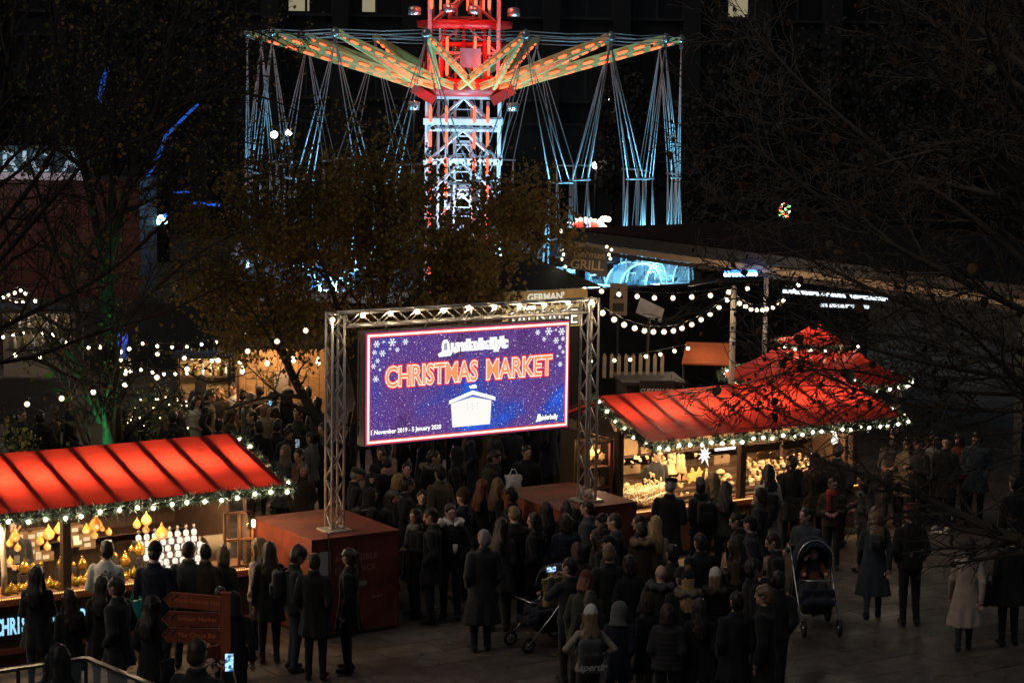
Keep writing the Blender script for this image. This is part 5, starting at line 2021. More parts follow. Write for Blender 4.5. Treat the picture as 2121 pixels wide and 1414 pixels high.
# side display window at the left end
sw = thing('display_window', 'narrow lit side window with shelves left of the right stall', 'window', RS.world(-.62, .92, 0), TH)
for x in (0, .5):
    MB().box(x - .03, x + .03, -.03, .03, 0, 2.15).build('stile', mat('window_red_wood', (.16, .04, .025), .5, var=.2), sw)
for z in (1.0, 1.35, 1.7, 2.12):
    MB().box(.03, .47, -.02, .3, z - .015, z + .015).build('shelf', WOOD, sw)
MB().box(-.02, .52, .32, .34, 0, 2.15).build('back_panel', mat('window_back', (.3, .18, .08), .7), sw)
MB().box(.03, .47, -.006, .006, .02, .98).build('lower_panel', WOODD, sw)
lamp('window_light', sw, (.25, .0, 2.02), 5, (1., .7, .4), .04)
for i, (kind, x, z, s_) in enumerate((('wooden_star', .2, 1.93, .34), ('snow_star', .4, 1.86, .16), ('mug', .12, 1.365, .17), ('angel_figure', .28, 1.365, .27), ('beaker', .4, 1.365, .16), ('animal_figure', .3, 1.015, .2), ('bell', .14, 1.015, .2), ('carved_post', .42, 1.015, .25))):
    o = link(kind, FIG[kind], None, sw.location + AX * x + BX * .12 + Vector((0, 0, z)), TH)
    o.scale = (s_, s_, s_)
    tag(o, 'pale ornament on a shelf of the narrow side display window', 'ornament', 'goods in the side window')
# glowing Moravian star, white strip sign, bunny lamp
ms_ = MB()
for k in range(9):
    a = math.pi / 2 + k * 2 * math.pi / 9
    L = .15 if k != 4 and k != 5 else .17
    c, s_ = math.cos(a), math.sin(a)
    ms_._add([(c * L, 0, s_ * L), (-s_ * .035, -.04, c * .035), (s_ * .035, -.04, -c * .035), (0, .05, 0)], [(0, 1, 2), (0, 2, 3), (0, 3, 1)])
ms_._add([(0, -.13, -.2), (.035, -.02, 0), (-.035, -.02, 0), (0, .05, 0)], [(0, 1, 2), (0, 2, 3), (0, 3, 1)])
x, z = rp(1490, 255, .3)
tag(ms_.build('paper_star', emat('star_white_glow', (1., .93, .82), 1.3), None, RS.world(x, .3 + YO, z), TH), 'glowing white pointed star hanging under the right eave', 'star lamp')
bun = MB()
bun.ball((0, 0, 0), .07, 10, 8, 0, (1, .8, 1.1)).ball((0, 0, .095), .05, 8, 6).ball((-.02, 0, .165), .018, 6, 6, 0, (1, 1, 2.4)).ball((.02, 0, .165), .018, 6, 6, 0, (1, 1, 2.4))
x, z = RS.loc(1729, 912, .85)
tag(bun.build('bunny_lamp', emat('bunny_glow', (1., .9, .75), 1.3), None, RS.world(x, .85, z), TH), 'white glowing rabbit shaped lamp at the right of the stall', 'lamp')
x, z = rp(1760, 180, .45)
tube_l = MB().box(-.22, .22, -.015, .015, -.018, .018).build('strip_lamp', emat('strip_white', (1., .95, .85), 2.2), None, RS.world(x, .45 + YO, z), TH)
tag(tube_l, 'short white strip lamp under the right eave', 'lamp')
x, z = rp(2280, 330 - 60, .45)
sg = MB().prism([(-.2, -.07), (.2, -.07), (.22, .0), (.14, .05), (.05, .03), (-.08, .09), (-.2, .06)], -.01, .01).build('carved_sign', mat('carved_gold', (.6, .36, .12), .5), None, RS.world(x, .45 + YO, z), TH)
tag(sg, 'carved golden wooden sign hanging in the second bay', 'sign')
put_text('OSTERN', .11, SOCK, sg, 0, -.014, -.035, .002, sx=.7)
# ------------------------------------------------------------------ festoon lights
FBULB = MB().ball((0, 0, 0), .029, 8, 6).ball((0, 0, 0), .05, 12, 8, 1).mesh('bulb', [BULBV, GLOBE])
FSOCK = MB().lathe([(.02, .04), (.024, .05), (.024, .09), (.01, .1)], n=8).mesh('socket', SOCK)


def festoon(label, pix, y0, y1, scale=1., ends=None, off=(0, 0), k=1., group='festoon strings', drop=.1):
    pts = []
    n = len(pix)
    for i, (a, b) in enumerate(pix):
        t = i / max(1, n - 1)
        pts.append(at_y(off[0] + a / k, off[1] + b / k, y0 + (y1 - y0) * t))
    root = thing('festoon_string', label, 'string lights', pts[0], 0, group)
    cab = [p - pts[0] + Vector((0, 0, drop * scale)) for p in pts]
    if ends:
        cab = [Vector(ends[0]) - pts[0]] + cab + [Vector(ends[1]) - pts[0]]
    MB().tube(smooth_path(cab, 4), .008, 4).build('cable', SOCK, root)
    for p in pts:
        o = link('bulb', FBULB, root, p - pts[0])
        o.scale = (scale,) * 3
        link('socket', FSOCK, o)
    return root


def gplane(u, v, y):
    P = GATE + BX * y
    d = ray(u, v)
    return CAM + d * ((P - CAM).dot(BX) / d.dot(BX))


gp = [gplane(640 + a / 3.42, 560 + b / 3.42, -.13) for a, b in ((167, 350), (382, 318), (578, 307), (766, 293), (953, 285), (1134, 265), (1315, 262), (1492, 255), (1666, 245), (1838, 232), (2005, 228))]
fs = thing('festoon_string', 'row of eleven bulbs strung along the top of the truss gate', 'string lights', gp[0], 0, 'festoon strings')
MB().tube([p - gp[0] + Vector((0, 0, .05)) for p in gp], .008, 4).build('cable', SOCK, fs)
for p in gp:
    o = link('bulb', FBULB, fs, p - gp[0])
    o.scale = (.9,) * 3
c4 = dict(off=(1100, 400), k=2.79)
PT = at_y(1520, 606, 40.6)
pole = thing('festoon_pole', 'pale upright pole holding the festoon swags behind the right stall', 'pole', (PT.x, PT.y, 0))
MB().tube([(0, 0, 0), (0, 0, PT.z + .05)], [.06, .055], 10).ball((0, 0, PT.z + .08), .06, 8, 6).build('shaft', mat('pale_pole', (.5, .42, .34), .5, var=.15), pole)
PT2 = at_y(1588, 562, 46)
pole = thing('festoon_pole', 'thin far pole carrying a festoon above the red tent', 'pole', (PT2.x, PT2.y, 0))
MB().tube([(0, 0, 0), (0, 0, PT2.z)], .05, 8).ball((0, 0, PT2.z), .055, 8, 6).build('shaft', MATS['pale_pole'], pole)
festoon('swag of bulbs between the gate and the pale pole', ((413, 692), (480, 730), (538, 760), (599, 780), (655, 795), (707, 801), (768, 801), (823, 795), (872, 780), (929, 759), (983, 731), (1035, 699), (1086, 661), (1133, 618)),
        34.6, 40.3, 1.0, (gplane(1236, 632, 0), PT), **c4)
festoon('short swag of bulbs right of the pale pole', ((1205, 637), (1240, 655), (1272, 670), (1306, 675), (1337, 676), (1362, 670), (1398, 660), (1430, 645), (1457, 622)), 40.9, 45.5, 1.0, (PT, PT2), **c4)
festoon('straight row of bulbs across the dark bar wall', ((210, 513), (308, 542), (407, 567), (507, 584), (613, 597), (713, 605), (820, 606), (929, 600), (1037, 591), (1142, 573)), 44, 40.8, 1.05, None, **c4)
festoon('two bulbs above the bar near the far pole', ((1250, 551), (1520, 565), (1545, 530)), 44, 47, 1.0, None, **c4)
festoon('low row of small bulbs above the currywurst hut', ((345, 970), (481, 966), (573, 961), (664, 943), (747, 931), (829, 912), (907, 897)), 39.5, 41, .82, None, **c4)
c6 = dict(off=(0, 440), k=2.945)
festoon('long line of bulbs rising to the right past the green trunk', ((165, 1168), (376, 1133), (569, 1095), (762, 1050), (957, 1005), (1141, 955), (1330, 902), (1511, 846), (1690, 786), (1865, 720)), 35.5, 38, 1.0, None, **c6)
festoon('level line of bulbs over the crowd at left', ((960, 865), (1124, 888), (1293, 906), (1464, 912), (1630, 915)), 41, 41.5, .95, None, **c6)
festoon('hanging cluster of bulbs beside the blue banner', ((788, 832), (738, 850), (738, 900), (790, 912), (733, 934), (765, 968), (797, 968), (766, 985)), 47, 47.5, 1.0, None, **c6)
festoon('pair of bulbs at the far left kiosk', ((93, 870), (242, 880)), 44, 45, 1.0, None, **c6)
festoon('small arch of bulbs at the left edge', ((20, 520), (52, 505), (90, 490), (127, 475), (155, 495), (215, 540), (225, 560)), 56, 57, 1.1, None, **c6)
festoon('lower arch of bulbs at the left edge', ((0, 560), (60, 545), (100, 552), (140, 550)), 56, 57, 1.1, None, **c6)
festoon('low line of bulbs along the dark hoarding at left', ((870, 800), (960, 815), (1050, 822), (1140, 818), (1230, 805), (1320, 790), (1410, 770), (1500, 745)), 52, 52, .9, None, **c6)
festoon('slack line of bulbs between the bare trees', ((330, 760), (400, 790), (470, 812), (540, 825), (610, 822), (680, 808)), 46, 46, .9, None, **c6)
festoon('line of bulbs before the pale drinks kiosk', ((20, 760), (80, 745), (140, 735), (200, 730), (260, 735), (320, 745)), 48, 48, .85, None, **c6)
festoon('short line of bulbs behind the fairy light bush', ((860, 960), (930, 975), (1000, 985), (1070, 985), (1140, 980)), 44.5, 45, .8, None, **c6)
# a few candle-shaped lamps of the lit kiosk at left
for i, (u, v) in enumerate(((608, 745), (553, 752), (659, 750), (502, 768))):
    p = at_y(u, v, 43.4)
    tag(MB().lathe([(.015, -.06), (.045, -.02), (.035, .04), (.008, .1)], n=8).build('flame_lamp', emat('flame_glow', (1., .6, .25), 8.), None, p),
        'flame shaped bulb on the front of the orange lit kiosk', 'lamp', 'flame bulbs on the kiosk')

# ------------------------------------------------------------------ huts behind the gate
HUTB = mat('hut_black', (.016, .014, .013), .6, var=.3, vscale=5, bump=.2)
HUTW = mat('hut_timber', (.2, .13, .06), .65, var=.3, vscale=7, bump=.2)
YBD = mat('hut_fascia_ochre', (.3, .2, .06), .6, var=.2, vscale=7)
SHING = mat('shingle_brown', (.1, .055, .03), .7, var=.3, vscale=9)
hc = at_y(1042, 632, 42.6)
hut = thing('grill_hut', 'black roofed hut with lettered fascia boards behind the gate', 'hut', (hc.x, hc.y, 0), TH)
WX, WY, ZF = 2.0, 1.9, hc.z
MB().box(.1, WX - .1, .1, WY - .1, 0, ZF - .05).build('wall', HUTB, hut)
mb = MB()
mb._add([(-.35, -.3, ZF + .3), (WX + .2, -.3, ZF + .3), (WX + .2, WY + .2, ZF + .3), (-.35, WY + .2, ZF + .3), (WX / 2, WY / 2, ZF + .95)], [(0, 1, 4), (1, 2, 4), (2, 3, 4), (3, 0, 4), (3, 2, 1, 0)])
rf = mb.build('roof', HUTB, hut)
MB().box(0, WX, -.05, 0, ZF, ZF + .26).build('fascia_board', YBD, hut)
fb = MB().box(-.05, -.003, .0, WY, ZF, ZF + .26).build('fascia_board', HUTB, hut)
sm = MB().lathe([(.02, -.02), (.09, -.015), (.09, .02), (.06, .06), (.01, .07)], n=10).mesh('shingle', SHING)
for i in range(11):
    link('shingle', sm, hut, (.1 + i * .18, -.06, ZF + .3))
put_text('GERMAN\'', .2, emat('sign_cream_lit', (.75, .7, .55), .75), hut, .98, -.056, ZF + .06, .008, sx=1.05)
o = put_text('Bratwurst', .2, mat('sign_gold_dim', (.25, .18, .1), .6), hut, -.056, .95, ZF + .07, .002, flip=-math.pi / 2)
sb = MB().box(.02, WX - .1, -.02, .05, ZF - .5, ZF - .06).build('sign_board', emat('sausage_board', (.75, .52, .2), .55), hut)
put_text('SAUSAGE', .42, SOCK, sb, .95, -.026, ZF - .44, .035, sx=.95)
put_text('SAUSAGE', .42, emat('sign_white_lit', (.95, .92, .82), 1.0), sb, .95, -.032, ZF - .44, .002, sx=.95)
MB().box(.3, .7, -.12, -.05, ZF - .1, ZF - .04).build('sign_lamp', emat('sign_lamp_white', (1., .95, .8), 3.), hut)
lamp('sign_light', hut, (.9, -.5, ZF - .1), 6, (1., .8, .5), .05)
# hanging German grill sign
gc = at_y(1213, 537, 44)
gs = thing('hanging_sign', 'black hanging shield sign ringed with small bulbs above the grill hut', 'sign', gc, .12)
MB().prism([(-.42, -.18), (-.1, -.22), (.35, -.36), (.45, -.34), (.43, .02), (.38, .2), (.1, .26), (-.2, .24), (-.38, .2), (-.45, .0)], -.03, .03).build('board', mat('sign_brown_black', (.03, .022, .016), .5), gs)
put_text('German', .2, MATS['sign_gold_dim'], gs, .05, -.034, .04, .003, tilt=.1, shear=.2)
put_text('GRILL', .27, mat('sign_gold', (.4, .28, .15), .6), gs, .02, -.034, -.2, .004, tilt=.07)
sbm = MB().ball((0, 0, 0), .03, 6, 5).mesh('bulb', emat('small_bulb', (1., .9, .55), 5.))
for x, z in ((-.5, .2), (-.46, .1), (-.5, .0), (-.42, -.15), (.52, .2), (.47, .1), (.5, .02), (-.38, .28), (.42, .26)):
    link('bulb', sbm, gs, (x, -.05, z))
MB().tube([(-.4, .1, .25), (-.42, .1, -2.2)], .03, 6).build('post', HUTB, gs)
# the flat roofed bar
pv = thing('bar_pavilion', 'wide flat roofed bar with beige fascia and blue and white light strips', 'bar', (1.2, 51.5, 0), TH)
FASC = mat('beige_fascia', (.42, .29, .17), .6, var=.15, vscale=3)
MB().box(0, 8, -15, 0, 4.36, 4.62).build('roof_slab', mat('roof_tar', (.006, .006, .006), .9, spec=.1), pv)
MB().box(-.04, -.002, -15, 0, 4.2, 4.34).build('fascia_board', FASC, pv)
MB().box(-.06, -.042, -15, 0, 4.35, 4.6).build('fascia_board', mat('fascia_brown', (.03, .024, .02), .6, var=.2), pv)
MB().box(-.02, .03, -14.9, -.1, 4.1, 4.18).build('valance', mat('valance_brown', (.06, .045, .035), .7, var=.2), pv)
for y in (-14.5, -.3):
    MB().box(.2, .35, y - .1, y + .1, 0, 4.3).build('pillar', HUTB, pv)
wl = MB().box(-.2, 9.5, -.3, -.1, 0, 3.08).build('wall', HUTB, pv)
MB().box(-.25, 9.5, -.4, 0, 3.09, 3.15).build('parapet', mat('parapet_dark', (.03, .028, .026), .6), pv)
lamp('fascia_light', pv, (-1.3, -6.5, 3.6), 24, (1., .75, .5), .1)
MB().tube([(-1.3, -6.5, 3.9), (-.1, -6.5, 4.0)], .02, 5).build('lamp_bracket', HUTB, pv)
BLU = emat('led_blue', (.05, .22, 1.), 4.)
a, b = at_y(1503, 569, 45.6), at_y(1565, 568, 45.2)
t = thing('light_strip', 'intense blue light strip on the bar', 'light', a)
for i in range(9):
    MB().ball((b - a) * (i / 8), .045, 6, 5).build('diode', emat('led_blue_core', (.3, .55, 1.), 7.), t)
MB().tube([Vector((0, .06, .02)), (b - a) + Vector((0, .06, .02))], .07, 6).build('housing', BLU, t)
for lab, p in (('pale white lit panel under the bar roof at right', ((1625, 538), (1838, 556), (1838, 566), (1625, 553))),):
    q = [at_y(u, v, 46.6) for u, v in p]
    mb = MB()
    mb._add(q + [x + Vector((0, .08, 0)) for x in q], [(0, 1, 2, 3), (7, 6, 5, 4), (0, 4, 5, 1), (1, 5, 6, 2), (2, 6, 7, 3), (3, 7, 4, 0)])
    o = mb.build('light_box', emat('panel_cold_white', (.55, .68, .85), .8), None)
    tag(o, lab, 'light')
for lab, p0, p1, e in (('long white light strip low on the bar at right', (1622, 603), (1838, 620), 2.4), ('second dim white light strip below the bar', (1700, 632), (1800, 636), 1.3)):
    a, b = at_y(*p0, 46.2), at_y(*p1, 45.6)
    t = thing('light_strip', lab, 'light', a)
    MB().tube([Vector((0, 0, 0)), b - a], .035, 6).build('tube', emat('strip_cold_%d' % int(e * 10), (.75, .88, 1.), e), t)
    MB().bar(Vector((0, .06, 0)), b - a + Vector((0, .06, 0)), .04, .12).build('housing', HUTB, t)
# tilted silver board and warning sign on the bar wall
c = at_y(1345, 650, 44)
mb = MB()
q = [at_y(u, v, 44) - c for u, v in ((1327, 616), (1376, 640), (1369, 668), (1317, 648))]
mb._add(q + [x + Vector((0, .04, 0)) for x in q], [(3, 2, 1, 0), (4, 5, 6, 7), (0, 1, 5, 4), (1, 2, 6, 5), (2, 3, 7, 6), (3, 0, 4, 7)])
tb = mb.build('tilted_board', mat('silver_board', (.22, .22, .24), .4, .4, var=.3, vscale=4), None, c)
tag(tb, 'tilted silver board leaning under the bulbs of the bar', 'board')
MB().tube([(0, .06, -.1), (-.1, .5, -c.z)], .03, 5).build('prop', HUTB, tb)
c = at_y(1281, 620, 47)
ws = MB().box(-.19, .19, 0, .03, -.35, .35).build('warning_sign', mat('sign_plate_beige', (.2, .15, .1), .6), None, c)
tag(ws, 'small beige warning plate with a black triangle on the bar wall', 'sign')
MB().prism([(-.11, .02), (.11, .02), (0, .24)], -.006, -.002).build('symbol', SOCK, ws)
MB().box(-.12, .12, -.005, -.002, -.26, -.08).build('symbol', SOCK, ws)
MB().bar((0, .04, -.3), (0, .04, -c.z), .06, .04).build('stake', HUTB, ws)
# currywurst hut with picket boards and orange awning
cc = at_y(1298, 800, 40.5)
ch = thing('currywurst_hut', 'dark hut lettered currywurst with pale picket boards above', 'hut', (cc.x, cc.y, 0), .1)
zt = at_y(1300, 742, 40.5).z
MB().box(0, 1.0, 0, 1.2, 0, zt - .5).build('wall', HUTB, ch)
MB().box(-.1, 1.12, -.1, 1.3, zt - .5, zt - .44).build('counter', HUTB, ch)
pkm = MB().prism([(-.035, 0), (.035, 0), (.035, .42), (0, .48), (-.035, .42)], -.012, .012).mesh('picket', mat('picket_pale', (.35, .28, .19), .7, var=.2))
for i in range(9):
    link('picket', pkm, ch, (-.3 + i * .14, .9, zt - .5))
bd = MB().box(.22, .9, -.16, -.12, zt - .86, zt - .4).build('sign_board', HUTB, ch)
put_text('CURRYWURST', .1, mat('chalk_white', (.6, .58, .55), .7), bd, .56, -.164, zt - .62, .002, shear=.25)
MB().box(.42, .8, -.165, -.161, zt - .82, zt - .68).build('foil_tray', mat('foil', (.5, .48, .46), .35, .6, bump=.6, bscale=30), bd)
ac = at_y(1412, 752, 42)
aw = thing('awning', 'small orange lit awning between the bar and the pale pole', 'awning', (ac.x, ac.y, 0), .05)
mb = MB()
za = at_y(1412, 752, 42).z
mb._add([(0, 0, za), (1.05, 0, za - .02), (1.05, .8, za + .3), (.18, .8, za + .32), (0, 0, za - .03), (1.05, 0, za - .05), (1.05, .8, za + .27), (.18, .8, za + .29)],
        [(0, 1, 2, 3), (7, 6, 5, 4), (0, 4, 5, 1), (1, 5, 6, 2), (2, 6, 7, 3), (3, 7, 4, 0)])
mb.build('cover', mat('orange_awning', (.5, .16, .07), .6, var=.15, trl=.5), aw)
for x in (.05, 1.0):
    MB().tube([(x, .1, 0), (x, .1, za - .04)], .025, 5).build('pole', HUTB, aw)
lamp('awning_light', aw, (.5, .1, za + .55), 9, (1., .5, .22), .05)
# red pavilion tent behind the right stall
tc_ = at_y(1690, 690, 41.6)
tn = thing('red_tent', 'two tiered red tent roof with garlands behind the right stall', 'tent', (tc_.x, tc_.y, 0), .3)
zt = at_y(1690, 672, 41.6).z
for tier, (ra, za, rb, zb) in enumerate(((.08, zt, .75, zt - .32), (.7, zt - .42, 1.75, zt - 1.0))):
    for k in range(8):
        a, b = k * math.pi / 4, (k + 1) * math.pi / 4
        vs_, fs_ = [], []
        for i in range(6):
            t_ = i / 5
            r_, z_ = ra + (rb - ra) * t_, za + (zb - za) * t_ - .05 * math.sin(math.pi * t_)
            for j in range(5):
                q = a + (b - a) * j / 4
                vs_.append((r_ * math.cos(q), r_ * math.sin(q), z_ - .03 * math.sin(math.pi * j / 4) * t_))
        for i in range(5):
            for j in range(4):
                v0 = i * 5 + j
                fs_.append((v0, v0 + 5, v0 + 6, v0 + 1))
        mb = MB()
        mb._add(vs_, fs_, 0, True)
        mb.build('roof_panel', TARP, tn)
for k in range(8):
    a = k * math.pi / 4
    MB().tube([(1.7 * math.cos(a), 1.7 * math.sin(a), 0), (1.7 * math.cos(a), 1.7 * math.sin(a), zt - 1.0)], .04, 6).build('pole', WOODD, tn)
lamp('tent_light', tn, (0, 0, zt - .75), 6, (1., .7, .45), .08)
lamp('tent_light', tn, (0, 0, zt - .3), 4, (1., .6, .4), .05)
for tag_, rr, zz, nm in (('lower', 1.82, zt - 1.02, 6), ('upper', .8, zt - .36, 7)):
    pts = [Vector((tn.location.x + rr * math.cos(q), tn.location.y + rr * math.sin(q), zz)) for q in [i * math.pi / 12 + math.pi * .85 for i in range(27)]]
    garland('fir garland with bulbs round the %s tier of the red tent' % tag_, pts, .3, .08, 900, nm)

# ------------------------------------------------------------------ left background
kc = at_y(548, 800, 44.5)
kz = at_y(548, 732, 44.5).z
kk = thing('food_kiosk', 'timber food kiosk with orange lit interior behind the crowd', 'kiosk', (kc.x, kc.y, 0), 0.12)
KW = 1.35
for i in range(9):
    MB().prism([(-.6 + i * .22, 0), (-.39 + i * .22, 0), (-.39 + i * .22, kz - .05 + .05 * math.sin(i * 2.3)), (-.495 + i * .22, kz + .02 + .05 * math.sin(i * 2.3)), (-.6 + i * .22, kz - .05 + .05 * math.sin(i * 2.3))], .9, .93).build('plank', HUTW, kk)
MB().box(-.6, KW, -.1, .3, .95, 1.05).build('counter', HUTW, kk)
MB().box(-.6, KW, 0, .05, 0, .94).build('front', HUTB, kk)
MB().box(-.7, KW + .1, -.2, 1.1, kz + .12, kz + .2).build('roof', HUTB, kk)
for x in (-.58, KW - .05):
    MB().box(x, x + .06, -.1, -.04, 0, kz + .12).build('post', HUTW, kk)
MB().box(.2, .5, .5, .8, 1.06, 2.0).box(.22, .48, .48, .5, 1.2, 1.9).build('machine', STEEL, kk)
for i in range(8):
    link('beaker', FIG['beaker'], kk, (.6 + .1 * (i % 4), .1 + .1 * (i // 4), 1.06)).scale = (.16, .16, .14)
lamp('kiosk_light', kk, (.4, -.1, kz - .1), 110, (1., .5, .2), .06)
lamp('kiosk_light', kk, (-.3, -.1, kz - .15), 40, (1., .6, .3), .06)
kc2 = at_y(40, 780, 50)
k2 = thing('bar_kiosk', 'pale lit drinks kiosk among the trees at far left', 'kiosk', (kc2.x, kc2.y, 0), 0)
MB().box(-.6, 1.3, 1.0, 1.05, 0, 2.6).build('back_wall', mat('kiosk_pale', (.2, .16, .11), .7, var=.2), k2)
MB().box(-.6, 1.3, 0, .3, 0, 1.05).build('counter', HUTB, k2)
MB().box(-.7, 1.4, -.2, 1.2, 2.6, 2.7).build('roof', HUTB, k2)
for z in (1.6, 2.1):
    MB().box(-.5, 1.2, .8, .98, z, z + .03).build('shelf', HUTB, k2)
for i in range(14):
    MB().lathe([(.04, 0), (.04, .2), (.015, .26), (.015, .32)], n=8).build('bottle', [GOLDG, CREAM, WHITE][i % 3], k2, (-.4 + .11 * i, .88, 1.64 if i % 2 else 2.14))
lamp('kiosk_light', k2, (.3, .3, 2.4), 10, (1., .85, .65), .06)
bc = at_y(248, 800, 49)
bz = at_y(245, 690, 49)
bb = thing('blue_banner', 'blue lit cloth banner hanging between the trees at left', 'banner', (bc.x, bc.y, 0))
mb = MB()
hgt = bz.z
vs_, fs_ = [], []
for i in range(9):
    for j in range(5):
        vs_.append((-.15 + .08 * j + .03 * math.sin(i * .9), .05 * math.sin(j * 2.1 + i * .5), hgt - i * (hgt - 1.7) / 8))
for i in range(8):
    for j in range(4):
        fs_.append((i * 5 + j, i * 5 + j + 5, i * 5 + j + 6, i * 5 + j + 1))
mb._add(vs_, fs_, 0, True)
mb.build('cloth', mat('blue_cloth', (.06, .14, .6), .6, var=.3, vscale=4, trl=.4), bb)
MB().tube([(-.2, 0, 0), (-.2, 0, hgt)], .03, 6).build('pole', HUTB, bb)
lamp('banner_light', bb, (.1, -.7, 2.4), 18, (.25, .4, 1.), .06)
kc3 = at_y(385, 800, 47)
kz3 = at_y(385, 752, 47).z
k3 = thing('drinks_stall', 'small stall with warm lit shelves left of the orange kiosk', 'kiosk', (kc3.x, kc3.y, 0), .05)
MB().box(-.2, .95, .7, .74, 0, kz3 + .1).build('back_wall', HUTW, k3)
MB().box(-.25, 1.0, -.05, .25, .95, 1.02).build('counter', HUTW, k3)
MB().box(-.22, .97, .0, .04, 0, .94).build('front', HUTB, k3)
MB().box(-.3, 1.05, -.15, .85, kz3 + .12, kz3 + .18).build('roof', HUTB, k3)
for z in (1.5, 1.85):
    MB().box(-.18, .93, .5, .69, z, z + .025).build('shelf', WOODD, k3)
for i in range(12):
    MB().lathe([(.035, 0), (.038, .15), (.014, .2), (.014, .26)], n=8).build('bottle', [GOLDG, CREAM, WHITE][i % 3], k3, (-.1 + .085 * i, .6, 1.53 if i % 2 else 1.88))
for x in (-.2, .93):
    MB().box(x, x + .05, -.08, -.03, 0, kz3 + .12).build('post', WOODD, k3)
lamp('stall_light', k3, (.4, .1, kz3), 45, (1., .68, .38), .06)
# bush with fairy lights
fp_ = at_y(315, 815, 42)
bsh = bush('fairy_light_bush', 'round dark bush sprinkled with tiny yellow fairy lights', (fp_.x, fp_.y, 1.3), (.75, .6, 1.0), 2600, [NEED[0], NEED[1]], 31, .05, None, cat='bush')
flm = MB().ball((0, 0, 0), .014, 6, 4).mesh('fairy_light', emat('fairy_glow', (1., .8, .4), 7.))
for i in range(46):
    a, z = RNG.uniform(math.pi, 2 * math.pi), RNG.uniform(.5, 2.1)
    r_ = .78 * math.sqrt(max(.05, 1 - ((z - 1.3) / 1.05) ** 2))
    link('fairy_light', flm, bsh, (r_ * math.cos(a), r_ * .8 * math.sin(a), z))
hb = at_y(30, 905, 36)
bush('hedge_bush', 'dark dense bush behind the left end of the left stall', (hb.x, hb.y, 1.1), (.9, .7, 1.3), 2600, [NEED[1], MATS['leaf_olive']], 41, .06, None, cat='bush')
# the green ground lamp and its little utility post
gl = thing('ground_lamp', 'ground spotlight throwing green light up the leaning trunk', 'lamp', (b1.x + .5, d1 - 1.5, 0))
MB().box(-.12, .12, -.1, .1, 0, .2).build('case', SOCK, gl)
lamp('green_light', gl, (0, 0, .25), 520, (.06, 1., .3), .06, 'SPOT', 26, (-.72, 1.5, 2.35), .5)
up_ = at_y(200, 905, 36.5)
tag(MB().box(-.05, .05, -.05, .05, 0, up_.z - .25).box(-.09, .09, -.06, .06, up_.z - .25, up_.z + .22).build('utility_post', mat('post_grey', (.03, .03, .03), .6), None, (up_.x, up_.y, 0)), 'small grey utility box on a post beside the green trunk', 'utility post')
# red fairground booth with big letters
f0, f1 = at_y(-60, 575, 62), at_y(290, 575, 62)
fz = at_y(60, 372, 62).z
fb_ = thing('fairground_booth', 'dull red fairground booth with big white letters on its roof', 'booth', (f0.x, 62, 0))
fw_ = f1.x - f0.x
for i in range(10):
    MB().box(i * fw_ / 10 + .01, (i + 1) * fw_ / 10 - .01, 0, .06, 0, fz).build('panel', mat('booth_red', (.1, .022, .016), .6, var=.25, vscale=2), fb_)
MB().box(0, fw_, .07, 3, 0, fz - .02).build('body', HUTB, fb_)
MB().box(0, fw_ * .7, -.08, -.005, fz, fz + .2).build('light_ledge', emat('ledge_pink_white', (.75, .6, .68), .25), fb_)
tz = at_y(60, 362, 62)
for ch_, u in (('R', 22), ('I', 52), ('C', 83), ('A', 150)):
    p = at_y(u, 358, 62)
    put_text(ch_, .82, emat('letter_cold_white', (.55, .75, .9), .5), fb_, p.x - f0.x, -.05, fz + .24, .01, .04)
MB().box(0, fw_ * .7, .1, .2, fz + .2, fz + .95).build('letter_backing', mat('backing_teal', (.04, .07, .08), .6), fb_)
lamp('booth_light', fb_, (1.2, -1.4, fz + .5), 18, (.6, .85, 1.), .1)
lamp('booth_light', fb_, (3.0, -2.5, 2.5), 8, (1., .45, .3), .1)
# ride with blue lit beams
bx0 = at_y(300, 545, 66)
br_ = thing('blue_ride', 'fairground ride with blue lit beams and pale posts behind the left tree', 'fairground ride', (bx0.x, 66, 0))
O_ = Vector((bx0.x, 66, 0))
BLB = mat('beam_blue_glow', (.03, .12, .5), .4, emit=(.02, .16, .9), es=.28)  # emission stands in for blue light falling on the painted beams
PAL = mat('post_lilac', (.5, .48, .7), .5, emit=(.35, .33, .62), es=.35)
for a, b, w in (((258, 412), (300, 372), .14), ((300, 372), (325, 330), .12), ((325, 330), (345, 280), .1), ((212, 170), (228, 130), .12), ((205, 215), (215, 165), .12), ((345, 280), (410, 215), .08),
                ((360, 398), (392, 398), .05), ((395, 420), (455, 425), .07), ((140, 455), (155, 432), .07), ((300, 470), (345, 445), .1), ((300, 590), (312, 540), .1)):
    MB().bar(at_y(*a, 66) - O_, at_y(*b, 66) - O_, w, w * 1.2, 0, (0, 1, 0)).build('beam', BLB, br_)
for u, v0, v1 in ((296, 378, 610), (199, 425, 610), (318, 520, 610)):
    p, q = at_y(u, v0, 66.3), at_y(u, v1, 66.3)
    MB().box(-.09, .09, -.09, .09, 0, p.z).build('post', PAL, br_, (p.x - O_.x, .3, 0))
for (u, v), m_ in (((333, 452), emat('lamp_cyan', (.35, .85, 1.), 9.)), ((326, 460), emat('lamp_cyan', (.35, .85, 1.), 9.)), ((340, 458), emat('lamp_cyan', (.35, .85, 1.), 9.))):
    MB().ball(at_y(u, v, 65.6) - O_, .1, 8, 6).build('lamp_head', m_, br_)
for (u0, v0, u1, v1) in ((306, 447, 306, 460), (236, 522, 233, 545), (240, 520, 243, 540), (115, 598, 128, 615), (130, 612, 136, 622)):
    MB().tube([at_y(u0, v0, 65.7) - O_, at_y(u1, v1, 65.7) - O_], .06, 6).build('neon_tube', emat('neon_red', (1., .08, .03), 3.), br_)
